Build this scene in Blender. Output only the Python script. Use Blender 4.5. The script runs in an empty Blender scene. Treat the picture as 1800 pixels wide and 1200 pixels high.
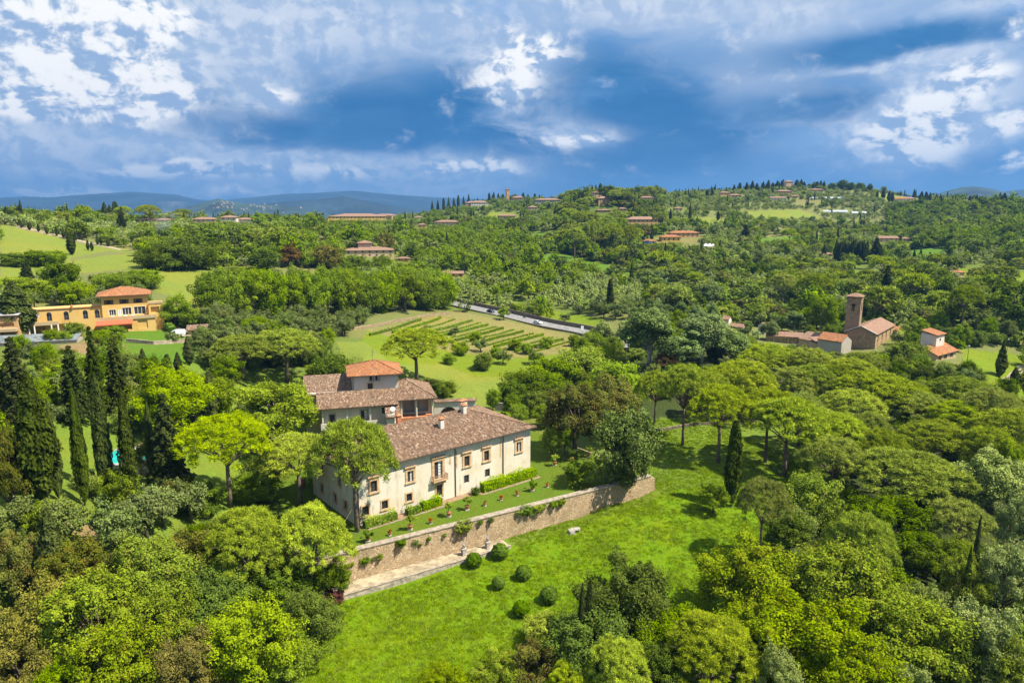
import bpy, math, random
import numpy as np
from mathutils import Vector, Matrix

# ------------------------------------------------------------------ camera, sky, sun, exposure
SC = bpy.context.scene
COL = SC.collection
F = 1239.0            # focal length in pixels of an 1800 wide picture
CAMH = 52.0           # metres above the terrace of the villa
PITCH = math.atan((600 - 362) / F)
CP, SP = math.cos(PITCH), math.sin(PITCH)

cam_data = bpy.data.cameras.new("camera")
cam = bpy.data.objects.new("camera", cam_data)
COL.objects.link(cam)
cam.location = (0, 0, CAMH)
cam.rotation_euler = (math.pi / 2 - PITCH, 0, 0)
cam_data.sensor_width = 36.0
cam_data.lens = 36.0 * F / 1800.0
cam_data.clip_start = 0.5
cam_data.clip_end = 60000.0
SC.camera = cam

SUN_AZ = math.radians(-14.0)     # measured from +X towards +Y
SUN_EL = math.radians(55.0)
sun_data = bpy.data.lights.new("sun", 'SUN')
sun_data.energy = 5.0
sun_data.angle = math.radians(0.55)
sun_data.color = (1.0, 0.93, 0.78)
sun = bpy.data.objects.new("sun", sun_data)
COL.objects.link(sun)
sdir = Vector((math.cos(SUN_EL) * math.cos(SUN_AZ), math.cos(SUN_EL) * math.sin(SUN_AZ), math.sin(SUN_EL)))
sun.rotation_euler = sdir.to_track_quat('Z', 'Y').to_euler()

vs = SC.view_settings
vs.view_transform = 'Standard'
vs.look = 'None'
vs.exposure = 1.0
vs.gamma = 1.0
vs.use_curve_mapping = False
cy = SC.cycles
cy.use_denoising = True
try:
    cy.denoiser = 'OPENIMAGEDENOISE'
    cy.denoising_input_passes = 'RGB_ALBEDO_NORMAL'
except Exception:
    pass
cy.max_bounces = 5
cy.diffuse_bounces = 2
cy.glossy_bounces = 2
cy.transmission_bounces = 2
cy.transparent_max_bounces = 6
cy.volume_bounces = 0
cy.sample_clamp_indirect = 4.0
cy.use_adaptive_sampling = True
cy.adaptive_threshold = 0.02
cy.caustics_reflective = False
cy.caustics_refractive = False

# ------------------------------------------------------------------ world: blue sky behind heavy broken cloud
world = bpy.data.worlds.new("World")
SC.world = world
world.use_nodes = True


class NT:
    """small helper to wire shader nodes"""
    def __init__(self, tree):
        self.t = tree
        self.n = tree.nodes
        self.l = tree.links

    def new(self, kind, **kw):
        nd = self.n.new(kind)
        for k, v in kw.items():
            setattr(nd, k, v)
        return nd

    def put(self, sock, v):
        if v is None:
            return
        if isinstance(v, bpy.types.NodeSocket):
            self.l.new(v, sock)
        else:
            if isinstance(v, (tuple, list)) and len(v) == 3 and sock.type == 'RGBA':
                v = (*v, 1.0)
            sock.default_value = v

    def math(self, op, a, b=None, c=None, clamp=False):
        nd = self.new('ShaderNodeMath', operation=op, use_clamp=clamp)
        self.put(nd.inputs[0], a)
        if b is not None:
            self.put(nd.inputs[1], b)
        if c is not None:
            self.put(nd.inputs[2], c)
        return nd.outputs[0]

    def vmath(self, op, a, b=None):
        nd = self.new('ShaderNodeVectorMath', operation=op)
        self.put(nd.inputs[0], a)
        if b is not None:
            self.put(nd.inputs[1], b)
        return nd.outputs[0]

    def noise(self, vec, scale, detail=4.0, rough=0.55, lac=2.0, dist=0.0):
        nd = self.new('ShaderNodeTexNoise')
        self.put(nd.inputs['Vector'], vec)
        nd.inputs['Scale'].default_value = scale
        nd.inputs['Detail'].default_value = detail
        nd.inputs['Roughness'].default_value = rough
        nd.inputs['Lacunarity'].default_value = lac
        nd.inputs['Distortion'].default_value = dist
        return nd.outputs['Fac']

    def maprange(self, v, a, b, c=0.0, d=1.0, smooth=True):
        nd = self.new('ShaderNodeMapRange')
        nd.interpolation_type = 'SMOOTHSTEP' if smooth else 'LINEAR'
        self.put(nd.inputs[0], v)
        for i, x in enumerate((a, b, c, d)):
            self.put(nd.inputs[1 + i], x)
        return nd.outputs[0]

    def mix(self, fac, a, b, blend='MIX'):
        nd = self.new('ShaderNodeMix')
        nd.data_type = 'RGBA'
        nd.blend_type = blend
        self.put(nd.inputs[0], fac)
        self.put(nd.inputs[6], a)
        self.put(nd.inputs[7], b)
        return nd.outputs[2]

    def ramp(self, fac, stops, interp='LINEAR'):
        nd = self.new('ShaderNodeValToRGB')
        r = nd.color_ramp
        r.interpolation = interp
        while len(r.elements) > 1:
            r.elements.remove(r.elements[0])
        r.elements[0].position = stops[0][0]
        r.elements[0].color = (*stops[0][1], 1)
        for p, cc in stops[1:]:
            e = r.elements.new(p)
            e.color = (*cc, 1)
        self.put(nd.inputs[0], fac)
        return nd.outputs[0]

    def attr(self, name, out='Fac'):
        nd = self.new('ShaderNodeAttribute')
        nd.attribute_name = name
        return nd.outputs[out]


def px_dir(px, py):
    """azimuth and elevation in degrees of a direction seen in the frame"""
    u = (px - 900) / F
    v = (600 - py) / F
    d = Vector((u, CP + v * SP, -SP + v * CP)).normalized()
    return math.degrees(math.atan2(d.x, d.y)), math.degrees(math.asin(d.z))


def build_world():
    t = NT(world.node_tree)
    t.n.clear()
    out = t.new('ShaderNodeOutputWorld')
    bg = t.new('ShaderNodeBackground')
    bg.inputs['Strength'].default_value = 0.1
    t.l.new(bg.outputs[0], out.inputs[0])
    sky = t.new('ShaderNodeTexSky')
    sky.sky_type = 'NISHITA'
    sky.sun_disc = False
    sky.sun_elevation = SUN_EL
    # Blender's sky puts the sun at +Y for rotation 0 and turns it clockwise
    sky.sun_rotation = math.pi / 2 - SUN_AZ
    sky.altitude = 150
    sky.air_density = 1.0
    sky.dust_density = 0.6
    sky.ozone_density = 2.0
    geo = t.new('ShaderNodeTexCoord')
    d = geo.outputs['Generated']
    sep = t.new('ShaderNodeSeparateXYZ')
    t.l.new(d, sep.inputs[0])
    x, y, z = sep.outputs
    az = t.math('MULTIPLY', t.math('ARCTAN2', x, y), 180 / math.pi)
    el = t.math('MULTIPLY', t.math('ARCSINE', z), 180 / math.pi)
    # clouds lie in flat sheets: stretch the pattern sideways near the horizon
    comb = t.new('ShaderNodeCombineXYZ')
    elw = t.math('POWER', t.math('ADD', t.math('MAXIMUM', el, -2.0), 3.0), 0.72)
    t.put(comb.inputs[0], t.math('MULTIPLY', az, 0.085))
    t.put(comb.inputs[1], t.math('MULTIPLY', elw, 0.62))
    t.put(comb.inputs[2], t.math('MULTIPLY', y, 0.4))
    p = comb.outputs[0]
    warp = t.new('ShaderNodeTexNoise')
    t.put(warp.inputs['Vector'], p)
    warp.inputs['Scale'].default_value = 1.6
    warp.inputs['Detail'].default_value = 3.0
    wv = t.vmath('SCALE', t.vmath('SUBTRACT', warp.outputs['Color'], (0.5, 0.5, 0.5)))
    wv.node.inputs['Scale'].default_value = 0.9
    pw = t.vmath('ADD', p, wv)
    big = t.noise(pw, 0.9, 3.0, 0.5)
    wisp = t.noise(pw, 1.5, 5.0, 0.58)
    cb2 = t.new('ShaderNodeCombineXYZ')
    t.put(cb2.inputs[0], t.math('MULTIPLY', az, 0.125))
    t.put(cb2.inputs[1], t.math('MULTIPLY', t.math('POWER', t.math('ADD', t.math('MAXIMUM', el, -2.0), 4.0), 0.85), 0.27))
    t.put(cb2.inputs[2], t.math('MULTIPLY', y, 0.4))
    pq = t.vmath('ADD', cb2.outputs[0], t.vmath('MULTIPLY', wv, (0.35, 0.35, 0.0)))
    puff = t.noise(pq, 2.6, 7.0, 0.6)
    # the same billows seen a little towards the sun: their difference is the lit side
    puff_s = t.noise(t.vmath('ADD', pq, (0.06, 0.08, 0.0)), 2.6, 5.0, 0.58)
    relief = t.math('SUBTRACT', puff, puff_s)
    # wobbling coordinates so that the masses have torn edges
    cv_ = t.new('ShaderNodeCombineXYZ')
    t.put(cv_.inputs[0], t.math('MULTIPLY_ADD', wisp, 7.0, t.math('SUBTRACT', az, 3.5)))
    t.put(cv_.inputs[1], t.math('MULTIPLY_ADD', big, 3.0, t.math('SUBTRACT', el, 1.5)))
    soft_place = cv_.outputs[0]
    cv2 = t.new('ShaderNodeCombineXYZ')
    t.put(cv2.inputs[0], t.math('MULTIPLY_ADD', puff, 4.0, t.math('SUBTRACT', az, 2.0)))
    t.put(cv2.inputs[1], t.math('MULTIPLY_ADD', wisp, 2.4, t.math('SUBTRACT', el, 1.2)))
    torn_place = cv2.outputs[0]

    def total(lst, place=soft_place):
        """sum of soft spots given as (px, py, half width, half height, amount) where they stand in the sky"""
        s = None
        for px, py, wpx, hpx, amp in lst:
            a, e = px_dir(px, py)
            a2, _ = px_dir(px + wpx, py)
            _, e2 = px_dir(px, py - hpx)
            sa = 2.1 * max(abs(a2 - a), 0.3)
            se = 2.1 * max(abs(e2 - e), 0.3)
            nd = t.new('ShaderNodeVectorMath', operation='MULTIPLY_ADD')
            t.put(nd.inputs[0], place)
            nd.inputs[1].default_value = (1 / sa, 1 / se, 0)
            nd.inputs[2].default_value = (-a / sa, -e / se, 0)
            gr = t.new('ShaderNodeTexGradient', gradient_type='QUADRATIC_SPHERE')
            t.l.new(nd.outputs[0], gr.inputs[0])
            g = gr.outputs['Fac']
            s = t.math('MULTIPLY', g, amp * 1.35) if s is None else t.math('MULTIPLY_ADD', g, amp * 1.35, s)
        return s

    # radiances before the 0.1 strength
    K = 10.0 / (2 ** vs.exposure)

    def rad(r, g, b):
        def lin(c):
            c /= 255.0
            return c / 12.92 if c <= 0.04045 else ((c + 0.055) / 1.055) ** 2.4
        return tuple(lin(c) * K for c in (r, g, b))
    blue = t.mix(0.7, sky.outputs[0], rad(84, 152, 222))
    # grey blue veil of cloud that covers most of the sky
    veil_col = t.ramp(t.maprange(t.math('MULTIPLY_ADD', el, 0.016, big), 0.4, 0.85, 0.0, 1.0),
                      [(0.0, rad(112, 158, 210)), (0.5, rad(146, 180, 222)), (1.0, rad(190, 207, 232))])
    c = t.mix(t.maprange(wisp, 0.34, 0.5, 0.45, 1.0), blue, veil_col)
    # the dark rain cloud and its neighbours
    dark = total([(680, 225, 320, 76, 1.15), (760, 265, 230, 36, 0.9), (1050, 200, 180, 120, 1.05), (1220, 235, 180, 60, 0.5),
                  (1600, 76, 300, 34, 1.1), (1440, 175, 140, 40, 0.7), (800, 130, 260, 80, 0.3),
                  (1040, 305, 300, 36, 0.6), (100, 300, 200, 30, 0.6), (180, 210, 80, 12, 0.9),
                  (1660, 300, 240, 36, 0.5), (240, -4, 130, 14, 0.7), (400, 210, 110, 50, 0.5)])
    dark = t.math('MULTIPLY_ADD', big, 0.5, t.math('SUBTRACT', dark, 0.25))
    dk = t.maprange(dark, 0.0, 0.9, 0.0, 0.95)
    dark_col = t.ramp(t.maprange(t.math('MULTIPLY_ADD', el, 0.03, t.math('MULTIPLY', wisp, 0.7)), 0.4, 0.95),
                      [(0.0, rad(6, 100, 162)), (0.5, rad(52, 122, 180)), (1.0, rad(104, 154, 208))])
    c = t.mix(dk, c, dark_col)
    # soft bright veils
    veil = total([(130, 110, 290, 150, 1.1), (480, 30, 300, 80, 0.9), (1540, 240, 210, 70, 0.6),
                  (380, 292, 440, 38, 1.2), (640, 318, 280, 36, 1.0), (50, 335, 340, 12, 1.2),
                  (1560, 112, 190, 12, 0.8), (1720, 170, 130, 80, 0.8), (480, 165, 60, 30, 0.9), (910, 120, 100, 90, 0.8), (1620, 220, 110, 100, 0.6), (1010, 240, 100, 34, 0.5),
                  (1740, 15, 140, 30, 0.6), (1080, 0, 200, 50, 0.8), (1400, 15, 180, 40, 0.5), (1000, 245, 90, 20, 0.5)])
    vk = t.maprange(t.math('MULTIPLY_ADD', wisp, 0.9, t.math('SUBTRACT', veil, 0.45)), 0.05, 0.9, 0.0, 0.88)
    c = t.mix(vk, c, t.mix(t.maprange(relief, -0.1, 0.1), rad(178, 200, 230), rad(222, 231, 245)))
    # sunlit cumulus
    white = total([(40, 50, 180, 84, 1.5), (40, 158, 160, 38, 1.4), (200, 165, 130, 38, 1.3),
                   (270, 30, 80, 36, 0.85), (120, 110, 150, 60, 1.0), (900, 130, 46, 56, 1.0), (440, 300, 90, 14, 0.6), (600, 300, 70, 12, 0.5), (250, 305, 80, 14, 0.6), (140, 340, 90, 8, 0.7),
                   (945, 86, 54, 26, 0.8), (1005, 250, 60, 13, 0.85), (1640, 215, 56, 66, 1.15),
                   (1595, 245, 66, 36, 0.85), (1560, 215, 40, 30, 0.6), (1730, 118, 60, 18, 0.85),
                   (1720, 150, 30, 28, 0.7), (1775, 215, 40, 28, 0.9), (1795, 285, 40, 16, 0.9),
                   (800, 293, 60, 11, 0.8), (330, 288, 40, 16, 0.75), (50, 336, 110, 8, 0.9),
                   (210, 214, 50, 12, 0.7), (880, 300, 46, 14, 0.7), (1785, 55, 50, 16, 0.7),
                   (1370, 170, 34, 14, 0.5), (415, 335, 36, 8, 0.7), (490, 168, 36, 14, 0.6)], torn_place)
    lump = t.math('MULTIPLY_ADD', puff, 1.35, t.math('SUBTRACT', t.math("MINIMUM", white, 1.3), 0.72))
    wk = t.maprange(lump, 0.02, 0.62, 0.0, 1.0)
    shade = t.math('MULTIPLY_ADD', relief, 4.2, t.math('MULTIPLY_ADD', puff, 0.9, 0.02))
    white_col = t.ramp(t.maprange(shade, 0.05, 0.8),
                       [(0.0, rad(164, 190, 224)), (0.42, rad(222, 231, 245)), (0.8, rad(262, 262, 260)), (1.0, rad(272, 270, 266))])
    c = t.mix(wk, c, white_col)
    # pale air right at the horizon
    hz = t.maprange(el, -1.0, 2.5, 0.35, 0.0)
    c = t.mix(hz, c, rad(150, 184, 216))
    t.l.new(c, bg.inputs['Color'])


build_world()
world.cycles.sampling_method = 'NONE'
# ------------------------------------------------------------------ picking points: pixel of the 1800 x 1200 picture -> place
RNG = np.random.default_rng(7)
random.seed(7)


def ray(px, py):
    u = (px - 900) / F
    v = (600 - py) / F
    return np.array([u, CP + v * SP, -SP + v * CP])


def P(px, py, z):
    d = ray(px, py)
    q = d * ((z - CAMH) / d[2])
    return np.array([q[0], q[1], z])


def at(px, py, r):
    """point seen at a pixel, at horizontal distance r"""
    d = ray(px, py)
    q = d * (r / math.hypot(d[0], d[1]))
    return np.array([q[0], q[1], q[2] + CAMH])


def proj(x, y, z):
    zz = z - CAMH
    dep = y * CP - zz * SP
    up = y * SP + zz * CP
    dep = np.where(np.abs(dep) < 1e-3, 1e-3, dep)
    return 900 + F * x / dep, 600 - F * up / dep, dep


# ------------------------------------------------------------------ terrain
_ctl = []
for px, py, r in [
        # foreground lawn and bottom of the picture
        (590, 1045, 99), (835, 965, 110), (1000, 905, 124), (1140, 858, 140),
        # left: pool terrace and olive slope, yellow villa, fields
        (75, 885, 112), (260, 880, 114), (200, 930, 106), (60, 700, 160), (150, 640, 185), (320, 640, 180),
        (230, 573, 245), (312, 592, 228), (60, 600, 235), (0, 590, 240), (420, 590, 225),
        (330, 500, 320), (60, 470, 360), (250, 470, 350), (0, 470, 350), (130, 432, 440), (250, 440, 430),
        (0, 397, 500), (100, 400, 560), (200, 388, 640), (0, 380, 640), (300, 392, 650), (400, 398, 640),
        # middle left: alley of planes, villa and valley
        (450, 556, 265), (600, 557, 297), (740, 553, 312), (400, 470, 380), (520, 470, 390), (650, 453, 450),
        (790, 487, 420), (850, 460, 500), (740, 430, 600), (620, 400, 800), (520, 390, 800), (450, 400, 700), (628, 389, 1000),
        # behind the villa and the road
        (640, 625, 200), (830, 680, 196), (900, 600, 262), (700, 600, 245), (780, 534, 345), (870, 552, 322),
        (960, 573, 303), (1040, 590, 285), (930, 660, 210), (1010, 620, 240),
        # centre: valley and knoll
        (900, 530, 360), (1000, 500, 430), (1090, 540, 330), (1000, 462, 520), (1100, 480, 500), (1180, 505, 440),
        (1190, 418, 680), (1130, 397, 740), (1060, 375, 800), (1060, 345, 860), (960, 395, 760), (985, 375, 850),
        (900, 400, 800), (890, 385, 950), (843, 363, 1150), (783, 397, 900), (890, 350, 1400), (965, 355, 1250),
        # right: church, meadow, belt of trees and the long slope
        (1150, 640, 215), (1250, 640, 215), (1330, 550, 375), (1440, 556, 365), (1500, 612, 288), (1400, 606, 295),
        (1680, 652, 235), (1760, 640, 240), (1790, 655, 225), (1600, 580, 325), (1750, 560, 345), (1500, 520, 430), (1300, 500, 450),
        (1650, 500, 450), (1790, 500, 460), (1500, 450, 610), (1350, 450, 610), (1700, 450, 600), (1562, 426, 800),
        (1300, 405, 760), (1400, 395, 900), (1690, 400, 900), (1800, 400, 850), (1485, 376, 1080), (1275, 350, 1150),
        (1200, 360, 1000), (1388, 333, 1280), (1300, 335, 1250), (1500, 333, 1300), (1590, 353, 1200), (1700, 360, 1150), (1800, 366, 1050),
        (1050, 335 + 22, 1500)]:
    _ctl.append(at(px, py, r))
for x, y, z in [
        # lawn in front of the wall and ground under the foreground trees
        (-26, 94, -4.9), (-6, 104, -4.75), (-8, 107.5, -4.5), (6, 115, -4.1), (10, 118.5, -3.8), (17, 122.5, -3.2), (27.5, 128.5, -2.3), (33, 133, -2.2), (14, 114, -4.6), (30, 124, -3.2), (-30, 76, -6.4), (-10, 86, -6.3), (12, 95, -6.2),
        (34, 106, -5.2), (47, 118, -5.0), (-34, 60, -6.8), (0, 66, -7.0), (30, 76, -7.0), (-45, 90, -3.0), (-60, 80, 0), (-60, 100, 3),
        (-70, 120, 6), (-45, 60, -4.0), (-30, 35, -6), (0, 35, -8), (30, 40, -9), (60, 60, -9), (0, 8, -8), (-60, 40, -1), (70, 90, -8), (60, 120, -6.0),
        (90, 100, -10), (110, 130, -9), (80, 150, -5.5), (50, 150, -4.0), (36, 150, -3.6), (110, 170, -6), (60, 190, -3.5), (140, 190, -7),
        (30, 165, -2.2), (20, 185, -1.0), (-8, 190, -0.6), (-40, 185, -0.2), (-60, 160, 1.5), (-60, 140, 2.5), (-48, 125, 1.0), (-44, 108, 0.2),
        (170, 230, -8), (200, 160, -12), (-160, 100, 10), (-130, 60, 6), (-160, 180, 13),
        # behind the ridges the land drops
        (-600, 1100, 10), (-300, 1400, 5), (0, 2000, 20), (400, 1900, 60), (900, 1700, 60), (1400, 1300, 40), (-900, 900, 20),
        (-700, 2300, -40), (0, 2600, -40), (700, 2500, 0), (1500, 2000, 0), (-1500, 1500, -30), (-1200, 300, 30), (1200, 500, 40), (900, 250, 10), (-700, 200, 30)]:
    _ctl.append(np.array([x, y, z], float))
_ctl = np.array(_ctl)


def _chart(x, y):
    r = np.maximum(np.hypot(x, y), 6.0)
    return np.stack([np.degrees(np.arctan2(x, y)) / 6.0, np.log(r) * 4.2], -1)


_cc = _chart(_ctl[:, 0], _ctl[:, 1])
_A = np.linalg.norm(_cc[:, None] - _cc[None], axis=-1)
_n = len(_ctl)
_M = np.zeros((_n + 3, _n + 3))
_M[:_n, :_n] = _A - 0.06 * np.eye(_n)
_M[:_n, _n] = 1
_M[:_n, _n + 1:] = _cc
_M[_n, :_n] = 1
_M[_n + 1:, :_n] = _cc.T
_W = np.linalg.solve(_M, np.concatenate([_ctl[:, 2], [0, 0, 0]]))

# retaining wall: front line W0-W1, return at the right end
W0 = P(610, 973, 0)[:2]
W1 = P(1145, 838, 0)[:2]
WD = (W1 - W0) / np.linalg.norm(W1 - W0)
WL0 = W0 - WD * 5.0
WN = np.array([-WD[1], WD[0]])           # points back, away from the camera
WB1 = W1 + WN * 26.0 - WD * 3.0
TERR = [WL0, W1, WB1, WB1 + np.array([-26, 30]), np.array([-62, 178]), np.array([-58, 128])]


def smooth(t):
    t = np.clip(t, 0, 1)
    return t * t * (3 - 2 * t)


def in_poly(poly, x, y):
    x = np.asarray(x, float)
    y = np.asarray(y, float)
    ins = np.zeros(x.shape, bool)
    n = len(poly)
    for i in range(n):
        x0, y0 = poly[i][0], poly[i][1]
        x1, y1 = poly[(i + 1) % n][0], poly[(i + 1) % n][1]
        cond = (y0 > y) != (y1 > y)
        with np.errstate(divide='ignore', invalid='ignore'):
            xx = (x1 - x0) * (y - y0) / (y1 - y0 if y1 != y0 else 1e-9) + x0
        ins ^= cond & (x < xx)
    return ins


def edge_dist(poly, x, y, edges):
    d = np.full(np.shape(x), 1e9)
    n = len(poly)
    for i in edges:
        a = np.array(poly[i][:2], float)
        b = np.array(poly[(i + 1) % n][:2], float)
        ab = b - a
        t = np.clip(((x - a[0]) * ab[0] + (y - a[1]) * ab[1]) / (ab @ ab), 0, 1)
        d = np.minimum(d, np.hypot(x - a[0] - t * ab[0], y - a[1] - t * ab[1]))
    return d


def vnoise(x, y, s, seed=0):
    """cheap smooth value noise"""
    x = x / s + 37.1 * seed
    y = y / s + 11.7 * seed
    xi, yi = np.floor(x), np.floor(y)
    fx, fy = smooth(x - xi), smooth(y - yi)

    def h(a, b):
        v = np.sin(a * 127.1 + b * 311.7 + seed * 17.3) * 43758.5453
        return v - np.floor(v)
    return (h(xi, yi) * (1 - fx) * (1 - fy) + h(xi + 1, yi) * fx * (1 - fy)
            + h(xi, yi + 1) * (1 - fx) * fy + h(xi + 1, yi + 1) * fx * fy)


def rbf(x, y):
    q = _chart(x, y)
    out = np.empty(q.shape[0])
    for s in range(0, q.shape[0], 20000):
        c = q[s:s + 20000]
        d = np.sqrt(((c[:, None] - _cc[None]) ** 2).sum(-1))
        out[s:s + 20000] = d @ _W[:_n] + _W[_n] + c @ _W[_n + 1:]
    return out


def zt(x, y):
    x = np.atleast_1d(np.asarray(x, float)).ravel()
    y = np.atleast_1d(np.asarray(y, float)).ravel()
    z = rbf(x, y)
    r = np.hypot(x, y)
    amp = np.clip((r - 180) / 900, 0, 1)
    z += amp * ((vnoise(x, y, 90, 1) - 0.5) * 9 + (vnoise(x, y, 35, 2) - 0.5) * 3)
    z += (vnoise(x, y, 9, 3) - 0.5) * 0.3
    ins = in_poly(TERR, x, y)
    if ins.any():
        hard = edge_dist(TERR, x, y, [0, 1])
        soft = edge_dist(TERR, x, y, [2, 3, 4, 5])
        low = z - 4.6 * smooth((soft - 1.5) / 7.0)
        low = np.where(hard < 6.0, np.minimum(low, -5.4), low)
        z = np.where(ins & (hard > 0.75), low, z)
    return z


def z1(x, y):
    """height of what one stands on (terrace included)"""
    if in_poly(TERR, np.array([x]), np.array([y]))[0] and edge_dist(TERR, np.array([x]), np.array([y]), [2, 3, 4, 5])[0] > 1.5:
        return max(0.0, float(zt(x, y)[0]))
    return float(zt(x, y)[0])


_RR = np.exp(np.linspace(math.log(25), math.log(2400), 2200))


def G(px, py):
    """ground point seen at a pixel"""
    d = ray(px, py)
    h = math.hypot(d[0], d[1])
    x = d[0] / h * _RR
    y = d[1] / h * _RR
    zr = CAMH + d[2] / h * _RR
    z = zt(x, y)
    z = np.where(in_poly(TERR, x, y), np.maximum(z, 0.0), z)
    below = np.where(zr < z)[0]
    if not len(below) or _RR[below[0]] > 1700:
        return G(px, py + 1)
    i = below[0]
    return np.array([x[i], y[i], z[i]])


def nth(i):
    return ['first', 'second', 'third', 'fourth', 'fifth', 'sixth', 'seventh', 'eighth', 'ninth', 'tenth', 'eleventh', 'twelfth', 'thirteenth', 'fourteenth', 'fifteenth', 'sixteenth', 'seventeenth', 'eighteenth'][i]


# ------------------------------------------------------------------ mesh and object helpers
def link(o, parent=None):
    COL.objects.link(o)
    if parent is not None:
        o.parent = parent
    return o


def tag(o, label=None, cat=None, group=None, kind=None):
    if label:
        o['label'] = label
    if cat:
        o['category'] = cat
    if group:
        o['group'] = group
    if kind:
        o['kind'] = kind
    return o


def empty(name, loc, label=None, cat=None, group=None, rz=0.0):
    o = bpy.data.objects.new(name, None)
    COL.objects.link(o)
    o.location = loc
    o.rotation_euler = (0, 0, rz)
    o.empty_display_size = 0.5
    return tag(o, label, cat, group)


def quads_mesh(name, q, mat, tint=None, tri=False):
    """mesh from an (N,4,3) array of separate faces"""
    k = 3 if tri else 4
    q = np.ascontiguousarray(q, dtype=np.float32)
    n = q.shape[0]
    me = bpy.data.meshes.new(name)
    me.vertices.add(n * k)
    me.vertices.foreach_set('co', q.ravel())
    me.loops.add(n * k)
    me.loops.foreach_set('vertex_index', np.arange(n * k, dtype=np.int32))
    me.polygons.add(n)
    me.polygons.foreach_set('loop_start', np.arange(0, n * k, k, dtype=np.int32))
    me.polygons.foreach_set('loop_total', np.full(n, k, dtype=np.int32))
    if tint is not None:
        a = me.attributes.new('tint', 'FLOAT', 'FACE')
        a.data.foreach_set('value', np.asarray(tint, np.float32))
    me.update(calc_edges=True)
    if mat is not None:
        me.materials.append(mat)
    return me


class MB:
    """collects boxes, prisms, tubes and sheets into one mesh"""
    def __init__(self):
        self.v = []
        self.f = []
        self.m = []
        self.uv = {}

    def add(self, vs_, fs, mi=0):
        b = len(self.v)
        self.v += [tuple(map(float, p)) for p in vs_]
        for f in fs:
            self.f.append([b + i for i in f])
            self.m.append(mi)
        return self

    def box(self, x0, x1, y0, y1, z0, z1_, mi=0):
        v = [(x0, y0, z0), (x1, y0, z0), (x1, y1, z0), (x0, y1, z0), (x0, y0, z1_), (x1, y0, z1_), (x1, y1, z1_), (x0, y1, z1_)]
        return self.add(v, [(3, 2, 1, 0), (4, 5, 6, 7), (0, 1, 5, 4), (1, 2, 6, 5), (2, 3, 7, 6), (3, 0, 4, 7)], mi)

    def tube(self, pts, radii, n=8, mi=0, cap=True):
        pts = [Vector(p) for p in pts]
        if not hasattr(radii, '__len__'):
            radii = [radii] * len(pts)
        b = len(self.v)
        for i, p in enumerate(pts):
            d = (pts[min(i + 1, len(pts) - 1)] - pts[max(i - 1, 0)])
            if d.length < 1e-6:
                d = Vector((0, 0, 1))
            d.normalize()
            a = d.cross(Vector((0, 1, 0)) if abs(d.y) < 0.9 else Vector((1, 0, 0))).normalized()
            c = d.cross(a)
            for k in range(n):
                t = 2 * math.pi * k / n
                self.v.append(tuple(p + (a * math.cos(t) + c * math.sin(t)) * radii[i]))
        for i in range(len(pts) - 1):
            for k in range(n):
                k2 = (k + 1) % n
                self.f.append([b + i * n + k, b + i * n + k2, b + (i + 1) * n + k2, b + (i + 1) * n + k])
                self.m.append(mi)
        if cap:
            self.f.append([b + k for k in range(n)][::-1])
            self.m.append(mi)
            e = b + (len(pts) - 1) * n
            self.f.append([e + k for k in range(n)])
            self.m.append(mi)
        return self

    def lathe(self, prof, n=14, cx=0, cy=0, mi=0):
        """prof: list of (radius, z)"""
        b = len(self.v)
        for r, z in prof:
            for k in range(n):
                t = 2 * math.pi * k / n
                self.v.append((cx + r * math.cos(t), cy + r * math.sin(t), z))
        for i in range(len(prof) - 1):
            for k in range(n):
                k2 = (k + 1) % n
                self.f.append([b + i * n + k, b + i * n + k2, b + (i + 1) * n + k2, b + (i + 1) * n + k])
                self.m.append(mi)
        self.f.append([b + k for k in range(n)][::-1])
        self.m.append(mi)
        e = b + (len(prof) - 1) * n
        self.f.append([e + k for k in range(n)])
        self.m.append(mi)
        return self

    def build(self, name, mats, parent=None, smooth_=False, loc=None):
        me = bpy.data.meshes.new(name)
        me.from_pydata(self.v, [], self.f)
        if not isinstance(mats, (list, tuple)):
            mats = [mats]
        for m in mats:
            me.materials.append(m)
        if len(mats) > 1:
            me.polygons.foreach_set('material_index', np.array(self.m, np.int32))
        if smooth_:
            me.polygons.foreach_set('use_smooth', np.ones(len(self.f), bool))
        me.update()
        o = bpy.data.objects.new(name, me)
        link(o, parent)
        if loc is not None:
            o.location = loc
        return o


def copy_tree(o, parent=None):
    c = o.copy()
    COL.objects.link(c)
    c.parent = parent
    for ch in o.children:
        copy_tree(ch, c)
    return c


# ------------------------------------------------------------------ materials
MATS = {}


def base_mat(name):
    m = bpy.data.materials.new(name)
    m.use_nodes = True
    t = NT(m.node_tree)
    t.n.clear()
    out = t.new('ShaderNodeOutputMaterial')
    return m, t, out


def simple(name, col, rough=0.7, metal=0.0, var=0.12, scale=3.0, bump=0.0, spec=0.3):
    if name in MATS:
        return MATS[name]
    m, t, out = base_mat(name)
    b = t.new('ShaderNodeBsdfPrincipled')
    tc = t.new('ShaderNodeTexCoord')
    n = t.noise(tc.outputs['Object'], scale, 5.0, 0.6)
    lo = tuple(c * (1 - var) for c in col)
    hi = tuple(min(1, c * (1 + var)) for c in col)
    t.put(b.inputs['Base Color'], t.mix(t.maprange(n, 0.3, 0.7), lo, hi))
    b.inputs['Roughness'].default_value = rough
    b.inputs['Metallic'].default_value = metal
    b.inputs['Specular IOR Level'].default_value = spec
    if bump:
        bp = t.new('ShaderNodeBump')
        bp.inputs['Strength'].default_value = bump
        bp.inputs['Distance'].default_value = 0.05
        t.put(bp.inputs['Height'], n)
        t.l.new(bp.outputs[0], b.inputs['Normal'])
    t.l.new(b.outputs[0], out.inputs[0])
    MATS[name] = m
    return m


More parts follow.
